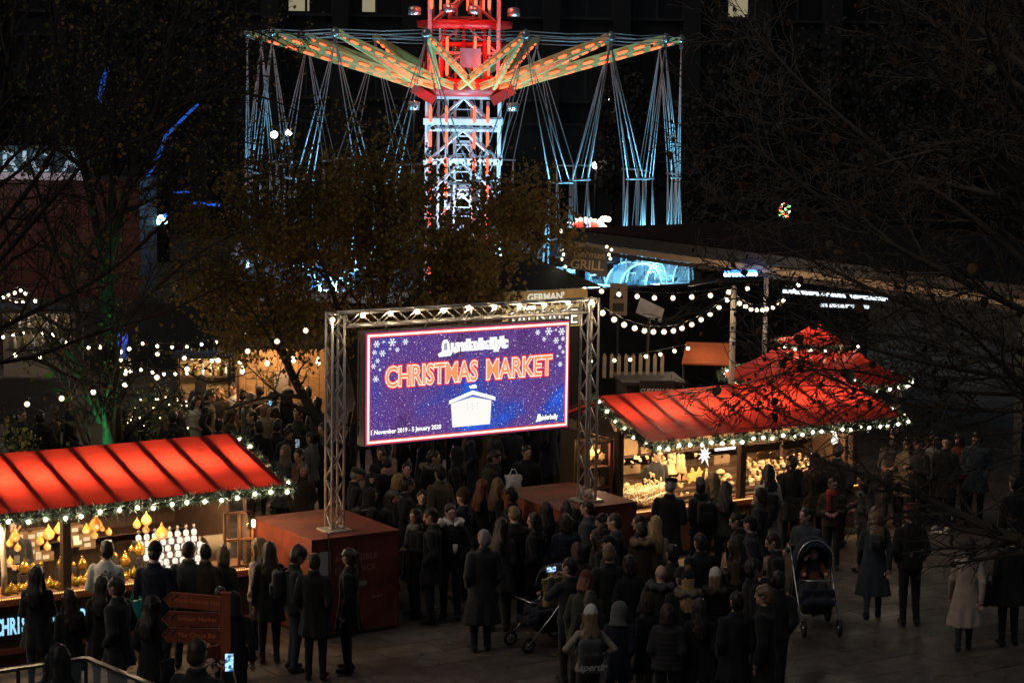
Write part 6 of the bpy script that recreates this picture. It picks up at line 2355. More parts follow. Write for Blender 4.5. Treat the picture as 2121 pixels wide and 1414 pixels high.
for (u, v) in ((150, 622), (175, 640), (178, 652), (308, 620), (350, 640), (230, 590)):
    MB().ball(at_y(u, v, 65.7) - O_, .09, 6, 5).build('blue_lamp', emat('lamp_blue', (.05, .3, 1.), 5.), br_)
lamp('ride_light', br_, (2.5, -1.5, 4.5), 60, (.15, .5, 1.), .15)
# lit fairground arch at the right, coloured figure, street lamps
a0 = at_y(1212, 482, 78)
ar = thing('fairground_arch', 'small rainbow lit fairground arch above the bar roof', 'arch', (a0.x, 78, 0))
for i, (r_, m_) in enumerate(((.78, emat('arch_white', (1., .85, .6), 5.)), (.6, emat('arch_red', (1., .08, .04), 3.)), (.45, emat('arch_red2', (.9, .04, .03), 2.)))):
    pts = [(r_ * math.cos(t), 0, a0.z + r_ * .62 * math.sin(t)) for t in [math.pi * k / 14 for k in range(15)]]
    if i == 0:
        for p in pts:
            MB().ball(p, .075, 6, 5).build('bulb', m_, ar)
    else:
        MB().tube(pts, .07, 6).build('neon_arc', m_, ar)
MB().prism([(-.1, a0.z), (.1, a0.z), (0, a0.z + .55)], -.1, -.05).build('spire', emat('arch_cyan', (.2, .6, 1.), 3.), ar)
for dx, dz, r_ in ((.62, .5, .11), (.72, .52, .1), (.82, .5, .1), (.5, .42, .09), (.6, .2, .12), (.75, .12, .12), (.85, .05, .1), (-.72, .2, .07), (-.85, .05, .08)):
    MB().ball((dx, -.1, a0.z + dz), r_, 8, 6).build('globe', emat('arch_globe', (1., .85, .62), 4.), ar)
MB().box(-.9, .9, 0, .1, 0, a0.z).build('frame', HUTB, ar)
c0 = at_y(1625, 438, 80)
cf = thing('lit_figure', 'tiny multicoloured light figure shining through the twigs at right', 'decoration', (c0.x, 80, 0))
for i in range(14):
    MB().ball((.16 * math.sin(i * 2.4), 0, c0.z - .2 + .035 * i), .06, 6, 5).build('bulb', [emat('fig_white', (1., .9, .7), 4.), emat('fig_red', (1., .2, .05), 4.), emat('fig_green', (.3, 1., .3), 2.5)][i % 3], cf)
MB().tube([(0, .1, 0), (0, .1, c0.z)], .05, 5).build('stand', HUTB, cf)
for lab, heads, y in (('twin headed street lamp beyond the ride, right of its tower', ((1265, 208), (1284, 203)), 98), ('twin headed street lamp seen through the tree at left', ((568, 279), (598, 274)), 98),
                      ('single street lamp low among the swing cables', ((1234, 342),), 96), ('single street lamp left of the white tower', ((858, 217),), 98)):
    h0 = at_y(*heads[0], y)
    h1 = at_y(*heads[-1], y)
    cx = (h0.x + h1.x) / 2
    sl = thing('street_lamp', lab, 'street lamp', (cx, y, 0), 0, 'street lamps beyond the ride')
    MB().tube([(0, 0, 0), (0, 0, h0.z + .1)], [.09, .06], 8).tube([(h0.x - cx, 0, h0.z + .12), (0, 0, h0.z + .15), (h1.x - cx, 0, h1.z + .12)], .04, 6).build('post', HUTB, sl)
    for i, p in enumerate((h0, h1)[:len(heads)]):
        MB().ball((p.x - cx, -.05, p.z), .17, 8, 6).build('lamp_head', emat('street_white', (1., .93, .78), 6. if i == 0 else 2.5), sl)
# ------------------------------------------------------------------ the visitors
P = {}


def pp(key, label, *a, **k):
    P[key] = person(label, *a, **k)


# --- in front of the left stall
pp('w1', 'woman with dark hair and shoulder bag nearest the left edge', 78, 1172, 350, 'coat', 'cup', 'f', 1.7, 'char', 'denim', hair='long', hcol='hblack')
pp('m2', 'man in a pale fleece with a navy sling bag at the lamp stall', 213, 1120, 5, 'sweater', 'front', 'm', 1.82, 'white', 'denim', collar='white', hair='short', hcol='hdark')
pp('w3', 'woman with long chestnut hair turned towards the stall, left of the signpost', 145, 1220, 330, 'coat', 'front', 'f', 1.64, 'black', 'black', hair='long', hcol='hbrown')
pp('w4', 'woman half hidden behind the bearded man facing left', 214, 1192, 350, 'coat', 'stand', 'f', 1.66, 'black', 'black', hair='long', hcol='hdark')
pp('m5', 'short haired man in dark coat looking left before the lamp stall', 250, 1195, 290, 'coat', 'pocket', 'm', 1.78, 'char', 'black', hair='short', hcol='hbrown')
pp('m6', 'man in navy jacket and black beanie at the lamp counter', 323, 1126, 8, 'jacket', 'front', 'm', 1.8, 'navy', 'black', hair='crop', hcol='hblack', wear=(('beanie', 'black'),))
pp('m7', 'short haired man in grey jacket watching the candle cups', 384, 1121, 0, 'jacket', 'front', 'm', 1.78, 'mid', 'black', hair='crop', hcol='hbrown')
pp('m8', 'man in brown jacket beside him at the candle cups', 430, 1126, 12, 'jacket', 'front', 'm', 1.76, 'brown', 'black', hair='crop', hcol='hblack')
pp('w9', 'blonde woman at the right end of the lamp counter', 467, 1130, 15, 'coat', 'front', 'f', 1.68, 'olive', 'black', hair='bob', hcol='hsand')
pp('w10', 'woman with long dark hair and small bag left of the signpost', 318, 1233, 10, 'long', 'pocket', 'f', 1.66, 'black', 'black', hair='long', hcol='hdark')
pp('w11', 'woman with very long blonde hair in profile by the red plinth', 533, 1113, 285, 'jacket', 'pocket', 'f', 1.7, 'cream', 'denim', shoes='white', hair='long', hcol='hblond')
pp('w12', 'woman with long dark hair standing behind the blonde one by the plinth', 558, 1122, 350, 'coat', 'stand', 'f', 1.72, 'black', 'black', hair='long', hcol='hbrown')
pp('m13', 'curly haired man with a backpack facing right by the plinth', 606, 1129, 80, 'jacket', 'front', 'm', 1.77, 'char', 'denim', hair='curly', hcol='hdark')
pp('m14', 'man with thinning hair in a dark suit seen from behind by the plinth', 655, 1142, 10, 'coat', 'pocket', 'm', 1.78, 'black', 'black', hair='bald', hcol='hbrown')
pp('w15', 'smiling woman with a ponytail facing left before the lettered plinth', 722, 1133, 280, 'coat', 'stand', 'f', 1.76, 'black', 'black', hair='tail', hcol='hbrown')
pp('c16', 'small dark haired child half hidden behind the signpost', 463, 1215, 20, 'jacket', 'stand', 'f', 1.4, 'black', 'black', hair='short', hcol='hblack')
pp('m16', 'person in black partly hidden right of the signpost', 486, 1228, 0, 'jacket', 'stand', 'm', 1.7, 'black', 'black', hair='short', hcol='hblack', wear=(('hood', 'black'),))
# --- on the steps, nearer
pp('n1', 'woman with a big dark head of hair on the steps at bottom left', 125, 1338, 0, 'coat', 'stand', 'f', 1.66, 'black', 'black', hair='long', hcol='hblack', at=tuple(at_y(125, 1338, 17.0)), z0=2.08)
pp('n2', 'crop haired man holding up a phone on the steps', 410, 1340, 20, 'coat', 'phone', 'm', 1.76, 'black', 'black', hair='crop', hcol='hbrown', at=tuple(at_y(410, 1340, 17.8)), z0=1.82)
# --- behind the left plinth
pp('a1', 'person with face wrapped in a pale scarf behind the left stall', 588, 921, 190, 'coat', 'stand', 'f', 1.7, 'mid', 'black', hair='short', hcol='hsand', wear=(('wrap', 'fur'),))
pp('a2', 'young man with brushed hair looking left behind the blonde woman', 620, 930, 240, 'jacket', 'front', 'm', 1.75, 'rust', 'black', hair='short', hcol='hbrown')
pp('a3', 'woman with long pale hair facing the camera beside the garland end', 622, 958, 185, 'coat', 'pocket', 'f', 1.68, 'brown', 'black', hair='long', hcol='hsand')
pp('a4', 'woman in grey jumper with dark ponytail turned away behind the plinth', 641, 893, 300, 'jacket', 'front', 'f', 1.72, 'grey', 'black', hair='tail', hcol='hblack')
pp('a5', 'bespectacled man in grey coat left of the left truss', 672, 876, 255, 'coat', 'pocket', 'm', 1.82, 'mid', 'black', hair='short', hcol='hdark')
pp('a6', 'older man in a flat cap in profile right of the left truss', 737, 966, 80, 'jacket', 'pocket', 'm', 1.75, 'char', 'black', hair='crop', hcol='hgrey', wear=(('flatcap', 'olive'),))
pp('a7', 'person in glasses and dark head scarf beside the flat cap man', 762, 978, 130, 'coat', 'pocket', 'f', 1.68, 'black', 'black', hair='short', hcol='hblack', wear=(('wrap', 'black'),))
pp('a8', 'hooded person with pale strap lines on a dark coat by the plinth', 763, 1012, 70, 'puffer', 'pocket', 'm', 1.66, 'black', 'black', hair=None, wear=(('hood', 'black'),))
pp('a9', 'woman in a pale grey peaked cap behind the red plinth', 806, 1012, 120, 'coat', 'pocket', 'f', 1.64, 'char', 'black', hair='bob', hcol='hdark', wear=(('cap', 'grey'), ('scarf', 'black')))
pp('a10', 'woman with long brown hair just under the screen corner', 786, 924, 165, 'coat', 'stand', 'f', 1.7, 'black', 'black', hair='long', hcol='hbrown')
pp('a11', 'short haired man with a pink scarf under the screen', 808, 942, 330, 'jacket', 'pocket', 'm', 1.74, 'black', 'black', hair='crop', hcol='hbrown', wear=(('scarf', 'pink'),))
pp('a12', 'dark haired man in shade under the screen', 842, 956, 150, 'jacket', 'pocket', 'm', 1.72, 'black', 'black', hair='short', hcol='hblack')
pp('a13', 'blonde woman in front of the dark haired man', 824, 980, 60, 'coat', 'pocket', 'f', 1.66, 'black', 'black', hair='bob', hcol='hblond')
pp('a14', 'woman with a bun in profile looking right', 844, 990, 75, 'jacket', 'pocket', 'f', 1.7, 'char', 'black', hair='bun', hcol='hdark')
pp('a15', 'woman with tied hair looking down near the screen post', 870, 1014, 150, 'jacket', 'front', 'f', 1.66, 'black', 'black', hair='tail', hcol='hdark', lean=0)
pp('a16', 'bearded man in a fur lined hood under the screen', 890, 931, 120, 'coat', 'pocket', 'm', 1.8, 'black', 'black', hair='short', hcol='hbrown', wear=(('fur', 'fur'),))
pp('a17', 'man in a brown wool coat with curly hair seen from behind', 905, 963, 320, 'coat', 'pocket', 'm', 1.8, 'khaki', 'black', hair='curly', hcol='hdark')
pp('a18', 'tall hooded person in black facing left under the screen', 948, 927, 280, 'coat', 'pocket', 'm', 1.78, 'black', 'black', hair='long', hcol='hblack', wear=(('hood', 'black'),))
pp('a19', 'man with glasses and dark winter coat holding a paper bag', 1014, 930, 100, 'puffer', 'front', 'm', 1.78, 'olive', 'black', hair='short', hcol='hdark', wear=(('scarf', 'char'),))
pp('a20', 'bearded man facing the camera beyond the right plinth', 1086, 921, 185, 'jacket', 'pocket', 'm', 1.78, 'black', 'black', hair='short', hcol='hblack')
pp('a21', 'woman with shining auburn hair left of the right plinth', 1003, 992, 20, 'coat', 'pocket', 'f', 1.68, 'black', 'black', hair='long', hcol='hred')
pp('a22', 'woman with light brown hair beside the auburn one', 1032, 990, 60, 'coat', 'pocket', 'f', 1.7, 'black', 'black', hair='long', hcol='hsand')
pp('a23', 'man in a dark brown cap and navy hooded jacket in the middle', 955, 1014, 310, 'jacket', 'pocket', 'm', 1.76, 'navy', 'black', hair='crop', hcol='hbrown', wear=(('beanie', 'brown'),))
pp('a24', 'man facing the camera with a white fleece collar', 936, 1042, 190, 'jacket', 'pocket', 'm', 1.78, 'black', 'denim', collar='white', hair='short', hcol='hbrown', wear=(('fur', 'white'),))
pp('a25', 'woman in glasses with a pale scarf talking at left of the middle group', 862, 1052, 250, 'jacket', 'front', 'f', 1.68, 'char', 'denim', hair='long', hcol='hblack', skin=1, wear=(('scarf', 'grey'),))
pp('a26', 'bearded man beside the woman with the pale scarf', 894, 1052, 280, 'coat', 'pocket', 'm', 1.76, 'black', 'black', hair='short', hcol='hblack', skin=1)
pp('a27', 'dark haired man in a hooded jacket at the right plinth corner', 1063, 1010, 280, 'puffer', 'pocket', 'm', 1.74, 'black', 'black', hair='short', hcol='hblack', skin=1)
pp('a28', 'fair crop haired man in a black coat seen from behind in the centre', 1068, 1049, 350, 'coat', 'pocket', 'm', 1.8, 'black', 'black', hair='crop', hcol='hsand')
pp('a29', 'woman in glasses with long hair turned left by the notice board', 1107, 1061, 290, 'coat', 'pocket', 'f', 1.72, 'black', 'black', hair='long', hcol='hdark')
pp('a30', 'woman with long brown hair holding a tray, seen from behind', 1036, 1073, 10, 'coat', 'front', 'f', 1.7, 'char', 'black', hair='long', hcol='hbrown')
pp('a31', 'grey haired man in a long dark raincoat seen from behind in the centre', 998, 1098, 340, 'long', 'pocket', 'm', 1.76, 'char', 'black', hair='short', hcol='hgrey')
pp('a32', 'woman with black hair left of the notice board', 1131, 1040, 0, 'coat', 'pocket', 'f', 1.68, 'black', 'black', hair='long', hcol='hblack')
pp('a33', 'woman with black hair right of the notice board', 1171, 1037, 340, 'coat', 'pocket', 'f', 1.7, 'black', 'black', hair='long', hcol='hblack')
pp('a34', 'woman in a shiny navy puffer jacket seen from behind', 1178, 1064, 345, 'puffer', 'pocket', 'f', 1.68, 'navy', 'black', hair='bob', hcol='hbrown')
pp('a35', 'white haired man beside the right truss', 1213, 1008, 150, 'coat', 'pocket', 'm', 1.78, 'char', 'black', hair='bald', hcol='hgrey')
pp('a36', 'man with trimmed beard and grey parka facing left by the right plinth', 1224, 1035, 290, 'coat', 'pocket', 'm', 1.76, 'mid', 'black', hair='crop', hcol='hbrown')
pp('a37', 'person in glasses under a dark hood at the right plinth', 1255, 1064, 270, 'coat', 'pocket', 'f', 1.66, 'black', 'black', hair='curly', hcol='hblack')
pp('a38', 'tall bearded man in open black jacket facing left', 1281, 1064, 285, 'jacket', 'pocket', 'm', 1.84, 'black', 'black', collar='mid', hair='crop', hcol='hbrown')
pp('a39', 'woman with reddish lit face and braid looking left', 1246, 1096, 270, 'coat', 'front', 'f', 1.66, 'black', 'black', hair='long', hcol='hbrown')
pp('a40', 'person in a black cap and teal collar beside the braided woman', 1264, 1107, 290, 'jacket', 'pocket', 'm', 1.64, 'char', 'black', collar='teal', hair='crop', hcol='hblack', wear=(('cap', 'black'),))
pp('a41', 'woman with bobbed brown hair in a brown coat seen from behind', 1202, 1125, 355, 'coat', 'front', 'f', 1.66, 'brown', 'black', hair='bob', hcol='hbrown')
pp('a42', 'man with fair cropped hair and black jacket holding a camera', 1270, 1128, 350, 'coat', 'front', 'm', 1.8, 'black', 'black', hair='crop', hcol='hsand')
pp('a43', 'dark haired man raising a red cased phone to film the screen', 1184, 1155, 330, 'jacket', 'phone', 'm', 1.72, 'char', 'black', hair='short', hcol='hblack')
pp('a44', 'woman in rust beanie and olive coat behind the pushchair', 1205, 1187, 20, 'coat', 'stand', 'f', 1.66, 'olive', 'black', hair='bob', hcol='hred', wear=(('beanie', 'rust'),))
pp('a45', 'brown haired person behind the child in the white hat', 1222, 1224, 0, 'coat', 'pocket', 'f', 1.6, 'black', 'black', hair='bob', hcol='hbrown')
pp('k1', 'child in a white knit hat and cream fleece with a lettered backpack', 1218, 1257, 350, 'sweater', 'akimbo', 'f', 1.6, 'fleece', 'char', collar='fleece', hair='long', hcol='hsand', wear=(('beanie', 'white'),))
pp('k2', 'child with a pale grey hood up in the foreground', 1279, 1247, 5, 'coat', 'pocket', 'f', 1.55, 'navy', 'black', hair=None, wear=(('hood', 'grey'),))
pp('k3', 'child in a dark bobble hat and beige trousers in the foreground', 1337, 1228, 320, 'coat', 'pocket', 'f', 1.6, 'black', 'beige', hair='bob', hcol='hdark', wear=(('bobble', 'brown', 'char'),))
pp('a46', 'bald man in glasses with a fur edged hood', 1364, 1168, 15, 'coat', 'pocket', 'm', 1.72, 'char', 'black', hair=None, wear=(('fur', 'mid'),))
pp('a47', 'black haired woman with a wide tan fur hood before the stall', 1337, 1082, 0, 'coat', 'pocket', 'f', 1.72, 'brown', 'black', hair='short', hcol='hblack', wear=(('fur', 'tan'),))
pp('a48', 'woman with smooth blonde hair beside the tan fur hood', 1357, 1070, 20, 'coat', 'pocket', 'f', 1.72, 'beige', 'black', hair='long', hcol='hblond')
pp('a49', 'person in profile holding a small lit camera near the right plinth', 1330, 1066, 270, 'jacket', 'front', 'm', 1.68, 'black', 'black', hair='short', hcol='hdark')
pp('a50', 'person in a plain black hat beside the bobble hat woman', 1411, 1180, 340, 'coat', 'pocket', 'm', 1.7, 'black', 'black', hair='short', hcol='hblack', wear=(('beanie', 'black'),))
pp('a51', 'woman in a black hat with tan bobble and pale fur collar', 1424, 1186, 355, 'coat', 'front', 'f', 1.68, 'black', 'black', hair='long', hcol='hblond', wear=(('bobble', 'black', 'tan'), ('fur', 'fur')))
pp('a52', 'woman in a white knit hat with brown fur hood', 1479, 1180, 340, 'puffer', 'pocket', 'f', 1.66, 'black', 'black', hair='bob', hcol='hsand', wear=(('beanie', 'white'), ('fur', 'brown')))
pp('a53', 'dark haired man in black leather facing right, cup beside him', 1556, 1159, 80, 'jacket', 'cup', 'm', 1.8, 'black', 'black', hair='curly', hcol='hblack')
pp('a54', 'man with wavy fair hair and black overcoat at the front right', 1590, 1212, 290, 'long', 'stand', 'm', 1.82, 'black', 'black', hair='curly', hcol='hsand')
pp('a55', 'dark haired person behind the fair man with the overcoat', 1606, 1184, 10, 'jacket', 'pocket', 'm', 1.72, 'black', 'black', hair='short', hcol='hblack')
pp('a56', 'woman with long wavy brown hair looking left at the screen', 1531, 1112, 275, 'coat', 'front', 'f', 1.7, 'brown', 'black', hair='long', hcol='hbrown')
pp('a57', 'young man in dark jacket looking left beside the pushchair', 1614, 1102, 275, 'jacket', 'cup', 'm', 1.8, 'black', 'black', hair='short', hcol='hbrown')
pp('a58', 'woman in left profile behind the man in the black cap', 1531, 1061, 275, 'coat', 'pocket', 'f', 1.68, 'black', 'black', hair='tail', hcol='hdark')
pp('a59', 'man in a black cap and hooded leather jacket looking left', 1554, 1068, 280, 'jacket', 'pocket', 'm', 1.78, 'char', 'black', hair='crop', hcol='hblack', wear=(('cap', 'black'),))
pp('a60', 'broad man in a black beret before the wooden figures', 1385, 990, 10, 'coat', 'front', 'm', 1.84, 'black', 'black', hair='crop', hcol='hgrey', wear=(('beret', 'black'),))
pp('a61', 'person in a grey knit hat with a backpack at the gift counter', 1453, 992, 340, 'puffer', 'front', 'f', 1.72, 'black', 'black', hair='short', hcol='hdark', wear=(('beanie', 'grey'), ('scarf', 'black')))
pp('a62', 'woman with long light brown hair at the gift counter', 1481, 978, 0, 'coat', 'front', 'f', 1.7, 'char', 'black', hair='long', hcol='hsand')
pp('a63', 'woman with long brown hair and green jacket right of the centre post', 1503, 998, 20, 'jacket', 'pocket', 'f', 1.7, 'olive', 'black', hair='long', hcol='hbrown')
pp('a64', 'woman in a long cream coat with a black back bag by the stall', 1594, 962, 10, 'long', 'pocket', 'f', 1.78, 'cream', 'black', hair='long', hcol='hblack')
pp('a65', 'dark coated person right of the cream coat woman', 1639, 943, 350, 'coat', 'pocket', 'm', 1.74, 'black', 'black', hair='short', hcol='hblack')
pp('a66', 'woman with long chestnut hair at the right bay of the stall', 1692, 936, 355, 'coat', 'front', 'f', 1.72, 'brown', 'black', hair='long', hcol='hbrown')
pp('a67', 'tall man in a black coat under the rabbit lamp', 1737, 918, 20, 'coat', 'pocket', 'm', 1.84, 'char', 'black', hair='short', hcol='hdark')
pp('a68', 'boy in a dark jacket with a red scarf facing the camera', 1727, 990, 190, 'jacket', 'front', 'm', 1.56, 'brown', 'char', shoes='char', hair='crop', hcol='hdark', skin=1, wear=(('scarf', 'red'),))
pp('a69', 'man in a jacket with pale piping holding a cup, facing left', 1797, 975, 260, 'jacket', 'cup', 'm', 1.74, 'mid', 'black', hair='short', hcol='hdark', skin=1)
pp('a70', 'dark haired young man pushing the big pushchair', 1671, 1050, 215, 'jacket', 'push', 'm', 1.76, 'slate', 'black', hair='short', hcol='hdark')
pp('a71', 'woman with fair hair and a long blue grey coat walking away', 1814, 1050, 5, 'long', 'walk', 'f', 1.76, 'slate', 'slate', hair='long', hcol='hsand')
pp('a72', 'man in black with a red and white knit hat walking away', 1893, 1047, 355, 'jacket', 'pocket', 'm', 1.84, 'black', 'black', hair='crop', hcol='hdark', wear=(('beanie', 'rust'),))
pp('a73', 'woman with tied black hair in a cream hooded coat walking alone', 2003, 1113, 5, 'long', 'walk', 'f', 1.68, 'cream', 'char', hair='tail', hcol='hblack')
pp('a74', 'dark figure with a bag walking at the right edge', 2098, 1095, 350, 'coat', 'stand', 'm', 1.74, 'black', 'black', hair='short', hcol='hblack')
pp('a75', 'dark figure further back at the right edge', 2104, 985, 340, 'coat', 'stand', 'm', 1.8, 'black', 'black', hair='short', hcol='hblack')
# --- beyond the right stall, among the twigs
for i, (u, v, f, g, ps, sx, h, co, le, sh, hr, hc, lab) in enumerate((
        (1880, 905, 200, 'coat', 'stand', 'f', 1.68, 'beige', 'black', 'black', 'short', 'hdark', 'person in a beige coat beyond the right end of the stall'),
        (1902, 900, 240, 'jacket', 'cup', 'm', 1.76, 'char', 'black', 'white', 'short', 'hdark', 'man with pale shoes beyond the right stall'),
        (1928, 892, 160, 'jacket', 'pocket', 'f', 1.7, 'fleece', 'khaki', 'black', 'long', 'hbrown', 'woman in pale camouflage trousers seen through the twigs'),
        (1960, 900, 220, 'coat', 'pocket', 'm', 1.78, 'black', 'black', 'white', 'crop', 'hdark', 'man with white trainers standing among the twigs at right'),
        (1990, 895, 190, 'jacket', 'pocket', 'f', 1.66, 'rust', 'char', 'white', 'bob', 'hbrown', 'woman in a rust red jacket far right among the twigs'),
        (2025, 890, 200, 'coat', 'pocket', 'm', 1.78, 'slate', 'black', 'char', 'short', 'hblack', 'man in a blue grey coat far right behind the branches'),
        (1850, 893, 210, 'jacket', 'front', 'm', 1.74, 'mid', 'black', 'black', 'short', 'hblack', 'man in grey just right of the stall window'))):
    pp('r%d' % i, lab, u, v, f, g, ps, sx, h, co, le, sh, hair=hr, hcol=hc)
# --- the crowd behind the left stall
for i, (u, v, f, g, ps, sx, h, co, hr, hc, we, lab) in enumerate((
        (146, 822, 60, 'coat', 'pocket', 'm', 1.78, 'black', 'short', 'hsand', (), 'person with warm lit fair hair below the left bulbs'),
        (366, 812, 100, 'coat', 'pocket', 'm', 1.8, 'grey', 'short', 'hdark', (), 'young man in grey scarf looking right in the left crowd'),
        (402, 818, 150, 'jacket', 'front', 'f', 1.68, 'white', 'long', 'hdark', (), 'woman in a white top facing right in the left crowd'),
        (434, 806, 95, 'coat', 'pocket', 'm', 1.8, 'black', 'short', 'hbrown', (), 'man in sharp right profile in the left crowd'),
        (416, 778, 20, 'coat', 'pocket', 'm', 1.82, 'black', None, 'hblack', (('hood', 'black'),), 'tall hooded figure behind the profile man'),
        (499, 805, 20, 'coat', 'pocket', 'f', 1.68, 'black', 'bun', 'hdark', (), 'woman with gathered hair near the lit phone'),
        (514, 815, 60, 'coat', 'phone', 'm', 1.7, 'olive', 'crop', 'hgrey', (('beanie', 'grey'),), 'person in a grey knit hat raising a lit phone'),
        (540, 795, 350, 'coat', 'pocket', 'm', 1.82, 'black', 'short', 'hdark', (), 'tall man from behind before the orange kiosk'),
        (566, 806, 250, 'jacket', 'pocket', 'm', 1.74, 'black', 'short', 'hdark', (), 'man with lit face turned left before the orange kiosk'),
        (592, 802, 10, 'coat', 'pocket', 'm', 1.78, 'black', None, 'hblack', (('hood', 'black'),), 'person in a black hood before the orange kiosk'),
        (478, 842, 100, 'coat', 'pocket', 'f', 1.68, 'brown', 'long', 'hbrown', (), 'woman in right profile above the stall ridge'),
        (376, 856, 0, 'jacket', 'pocket', 'f', 1.66, 'green', 'long', 'hdark', (), 'person in a green hoodie right above the stall roof'),
        (352, 850, 10, 'coat', 'pocket', 'm', 1.74, 'black', 'short', 'hblack', (), 'dark figure left of the green hoodie'),
        (300, 838, 0, 'coat', 'pocket', 'f', 1.7, 'black', 'long', 'hblack', (), 'dark long haired figure before the fairy light bush'),
        (265, 842, 30, 'coat', 'pocket', 'm', 1.76, 'black', 'short', 'hblack', (), 'dark figure right of the green trunk'),
        (640, 800, 350, 'coat', 'pocket', 'm', 1.78, 'black', 'short', 'hblack', (), 'dark figure under the leaning tree by the kiosk'),
        (655, 822, 20, 'coat', 'pocket', 'f', 1.68, 'char', 'bob', 'hdark', (), 'second dark figure by the kiosk, left of the truss'),
        (575, 868, 40, 'coat', 'pocket', 'm', 1.72, 'black', 'short', 'hblack', (), 'dark figure between the crowd and the garland'),
        (535, 872, 350, 'coat', 'pocket', 'm', 1.74, 'black', 'short', 'hdark', (), 'dark figure just above the ridge end'),
        (82, 850, 340, 'coat', 'pocket', 'm', 1.76, 'black', 'short', 'hblack', (), 'dark figure left of the utility post'),
        (708, 880, 170, 'coat', 'pocket', 'f', 1.7, 'black', 'long', 'hdark', (), 'dark figure between the truss and the screen edge'))):
    pp('l%d' % i, lab, u, v, f, g, ps, sx, h, co, 'black', hair=hr, hcol=hc, wear=we, group='visitors behind the left stall')
v0 = at_y(486, 770, 44.9)
pp('vend', 'stallholder in a white T shirt inside the orange kiosk', 486, 770, 200, 'sweater', 'front', 'm', 1.78, 'white', 'black', hair='short', hcol='hdark', at=tuple(v0), z0=v0.z - 1.79)
P['vend'].location = (v0.x, 44.9, 0)
# --- dark backs that close the gaps in the middle of the crowd
for i, (u, v, f, g, sx, h, co, hr, hc, lab) in enumerate((
        (1310, 1150, 350, 'coat', 'f', 1.66, 'black', 'bob', 'hdark', 'woman in black left of the bald man'),
        (1395, 1128, 340, 'jacket', 'm', 1.78, 'char', 'short', 'hblack', 'dark haired man behind the two hatted women'),
        (1455, 1105, 330, 'coat', 'm', 1.8, 'black', 'short', 'hdark', 'tall dark man in the gap before the beret man'),
        (1500, 1175, 350, 'puffer', 'f', 1.66, 'black', 'tail', 'hdark', 'woman with a ponytail beside the white knit hat'),
        (1450, 1240, 0, 'coat', 'f', 1.62, 'black', 'long', 'hdark', 'long haired girl at the front below the bobble hats'),
        (1520, 1225, 340, 'coat', 'm', 1.76, 'black', 'short', 'hblack', 'man in black at the front left of the fair haired man'),
        (1385, 1250, 10, 'puffer', 'f', 1.58, 'char', 'bob', 'hbrown', 'child in a charcoal puffer right of the beige trousers'),
        (1575, 1010, 300, 'coat', 'f', 1.68, 'char', 'bob', 'hdark', 'woman in charcoal just left of the cream coat'))):
    pp('g%d' % i, lab, u, v, f, g, 'pocket', sx, h, co, 'black', hair=hr, hcol=hc)
for i, (u, v, f, g, sx, h, co, hr, hc, lab) in enumerate((
        (460, 800, 200, 'coat', 'f', 1.7, 'brown', 'long', 'hblond', 'fair haired woman facing the camera in the left crowd'),
        (330, 800, 120, 'jacket', 'm', 1.78, 'mid', 'short', 'hbrown', 'man in grey right of the fairy light bush'),
        (520, 850, 260, 'coat', 'm', 1.74, 'char', 'crop', 'hdark', 'crop haired man low in the left crowd'),
        (450, 868, 30, 'puffer', 'f', 1.66, 'navy', 'bun', 'hdark', 'woman with a bun just above the red roof'),
        (615, 845, 200, 'jacket', 'm', 1.76, 'olive', 'short', 'hbrown', 'man in olive facing the camera left of the truss'),
        (550, 835, 150, 'coat', 'f', 1.68, 'beige', 'bob', 'hsand', 'woman in a beige coat before the kiosk'),
        (600, 880, 170, 'jacket', 'm', 1.72, 'char', 'curly', 'hdark', 'curly haired man above the garland end'),
        (230, 835, 100, 'coat', 'm', 1.8, 'char', 'short', 'hdark', 'dark man beside the fairy lights left of the bush'),
        (110, 838, 60, 'coat', 'f', 1.68, 'brown', 'long', 'hbrown', 'woman in brown below the leftmost bulb'),
        (40, 845, 150, 'jacket', 'm', 1.76, 'char', 'short', 'hdark', 'dark visitor at the far left behind the stall'))):
    pp('h%d' % i, lab, u, v, f, g, 'pocket', sx, h, co, 'black', hair=hr, hcol=hc, group='visitors behind the left stall')
# --- half hidden below the screen
for i in range(15):
    u = 745 + 28 * i + RNG.uniform(-8, 8)
    pp('u%d' % i, 'dark coated visitor seen from the chest down beneath the screen', u, 0, RNG.uniform(0, 360), ('coat', 'jacket', 'long')[i % 3], 'pocket', 'mf'[i % 2], RNG.uniform(1.66, 1.82),
       ('black', 'char', 'navy')[i % 3], 'black', hair='short', hcol='hdark', at=tuple(at_y(u, 900, 40.5 + 3.5 * RNG.random())), group='visitors half hidden below the screen')
# --- stallholders
for key, lab, S, x, y in (('s1', 'stallholder dressed in black inside the lamp stall', LS, -3.5, 1.9), ('s2', 'stallholder in black at the back of the gift stall', RS, 1.45, 1.75)):
    pp(key, lab, 0, 0, 160, 'sweater', 'front', 'm', 1.76, 'black', 'black', hair='short', hcol='hblack', at=tuple(S.world(x, y, 0)))

# ------------------------------------------------------------------ things they carry
CLR = fab


def on(key, off):
    """world point at an offset in a person's own frame (x right, y ahead, z up)"""
    o = P[key]
    s_ = o.scale[2]
    m = Matrix.Rotation(o.rotation_euler[2], 3, 'Z')
    return Vector(o.location) + m @ (Vector(off) * s_), o.rotation_euler[2]


def sdf_mesh(name, fn, lo, hi, h, mats):
    f = Field(lo, hi, h)
    fn(f)
    V, Q, Mi = f.polygonise()
    return np_mesh(name, relax(V, Q, 1, .3), Q, mats, True, Mi)


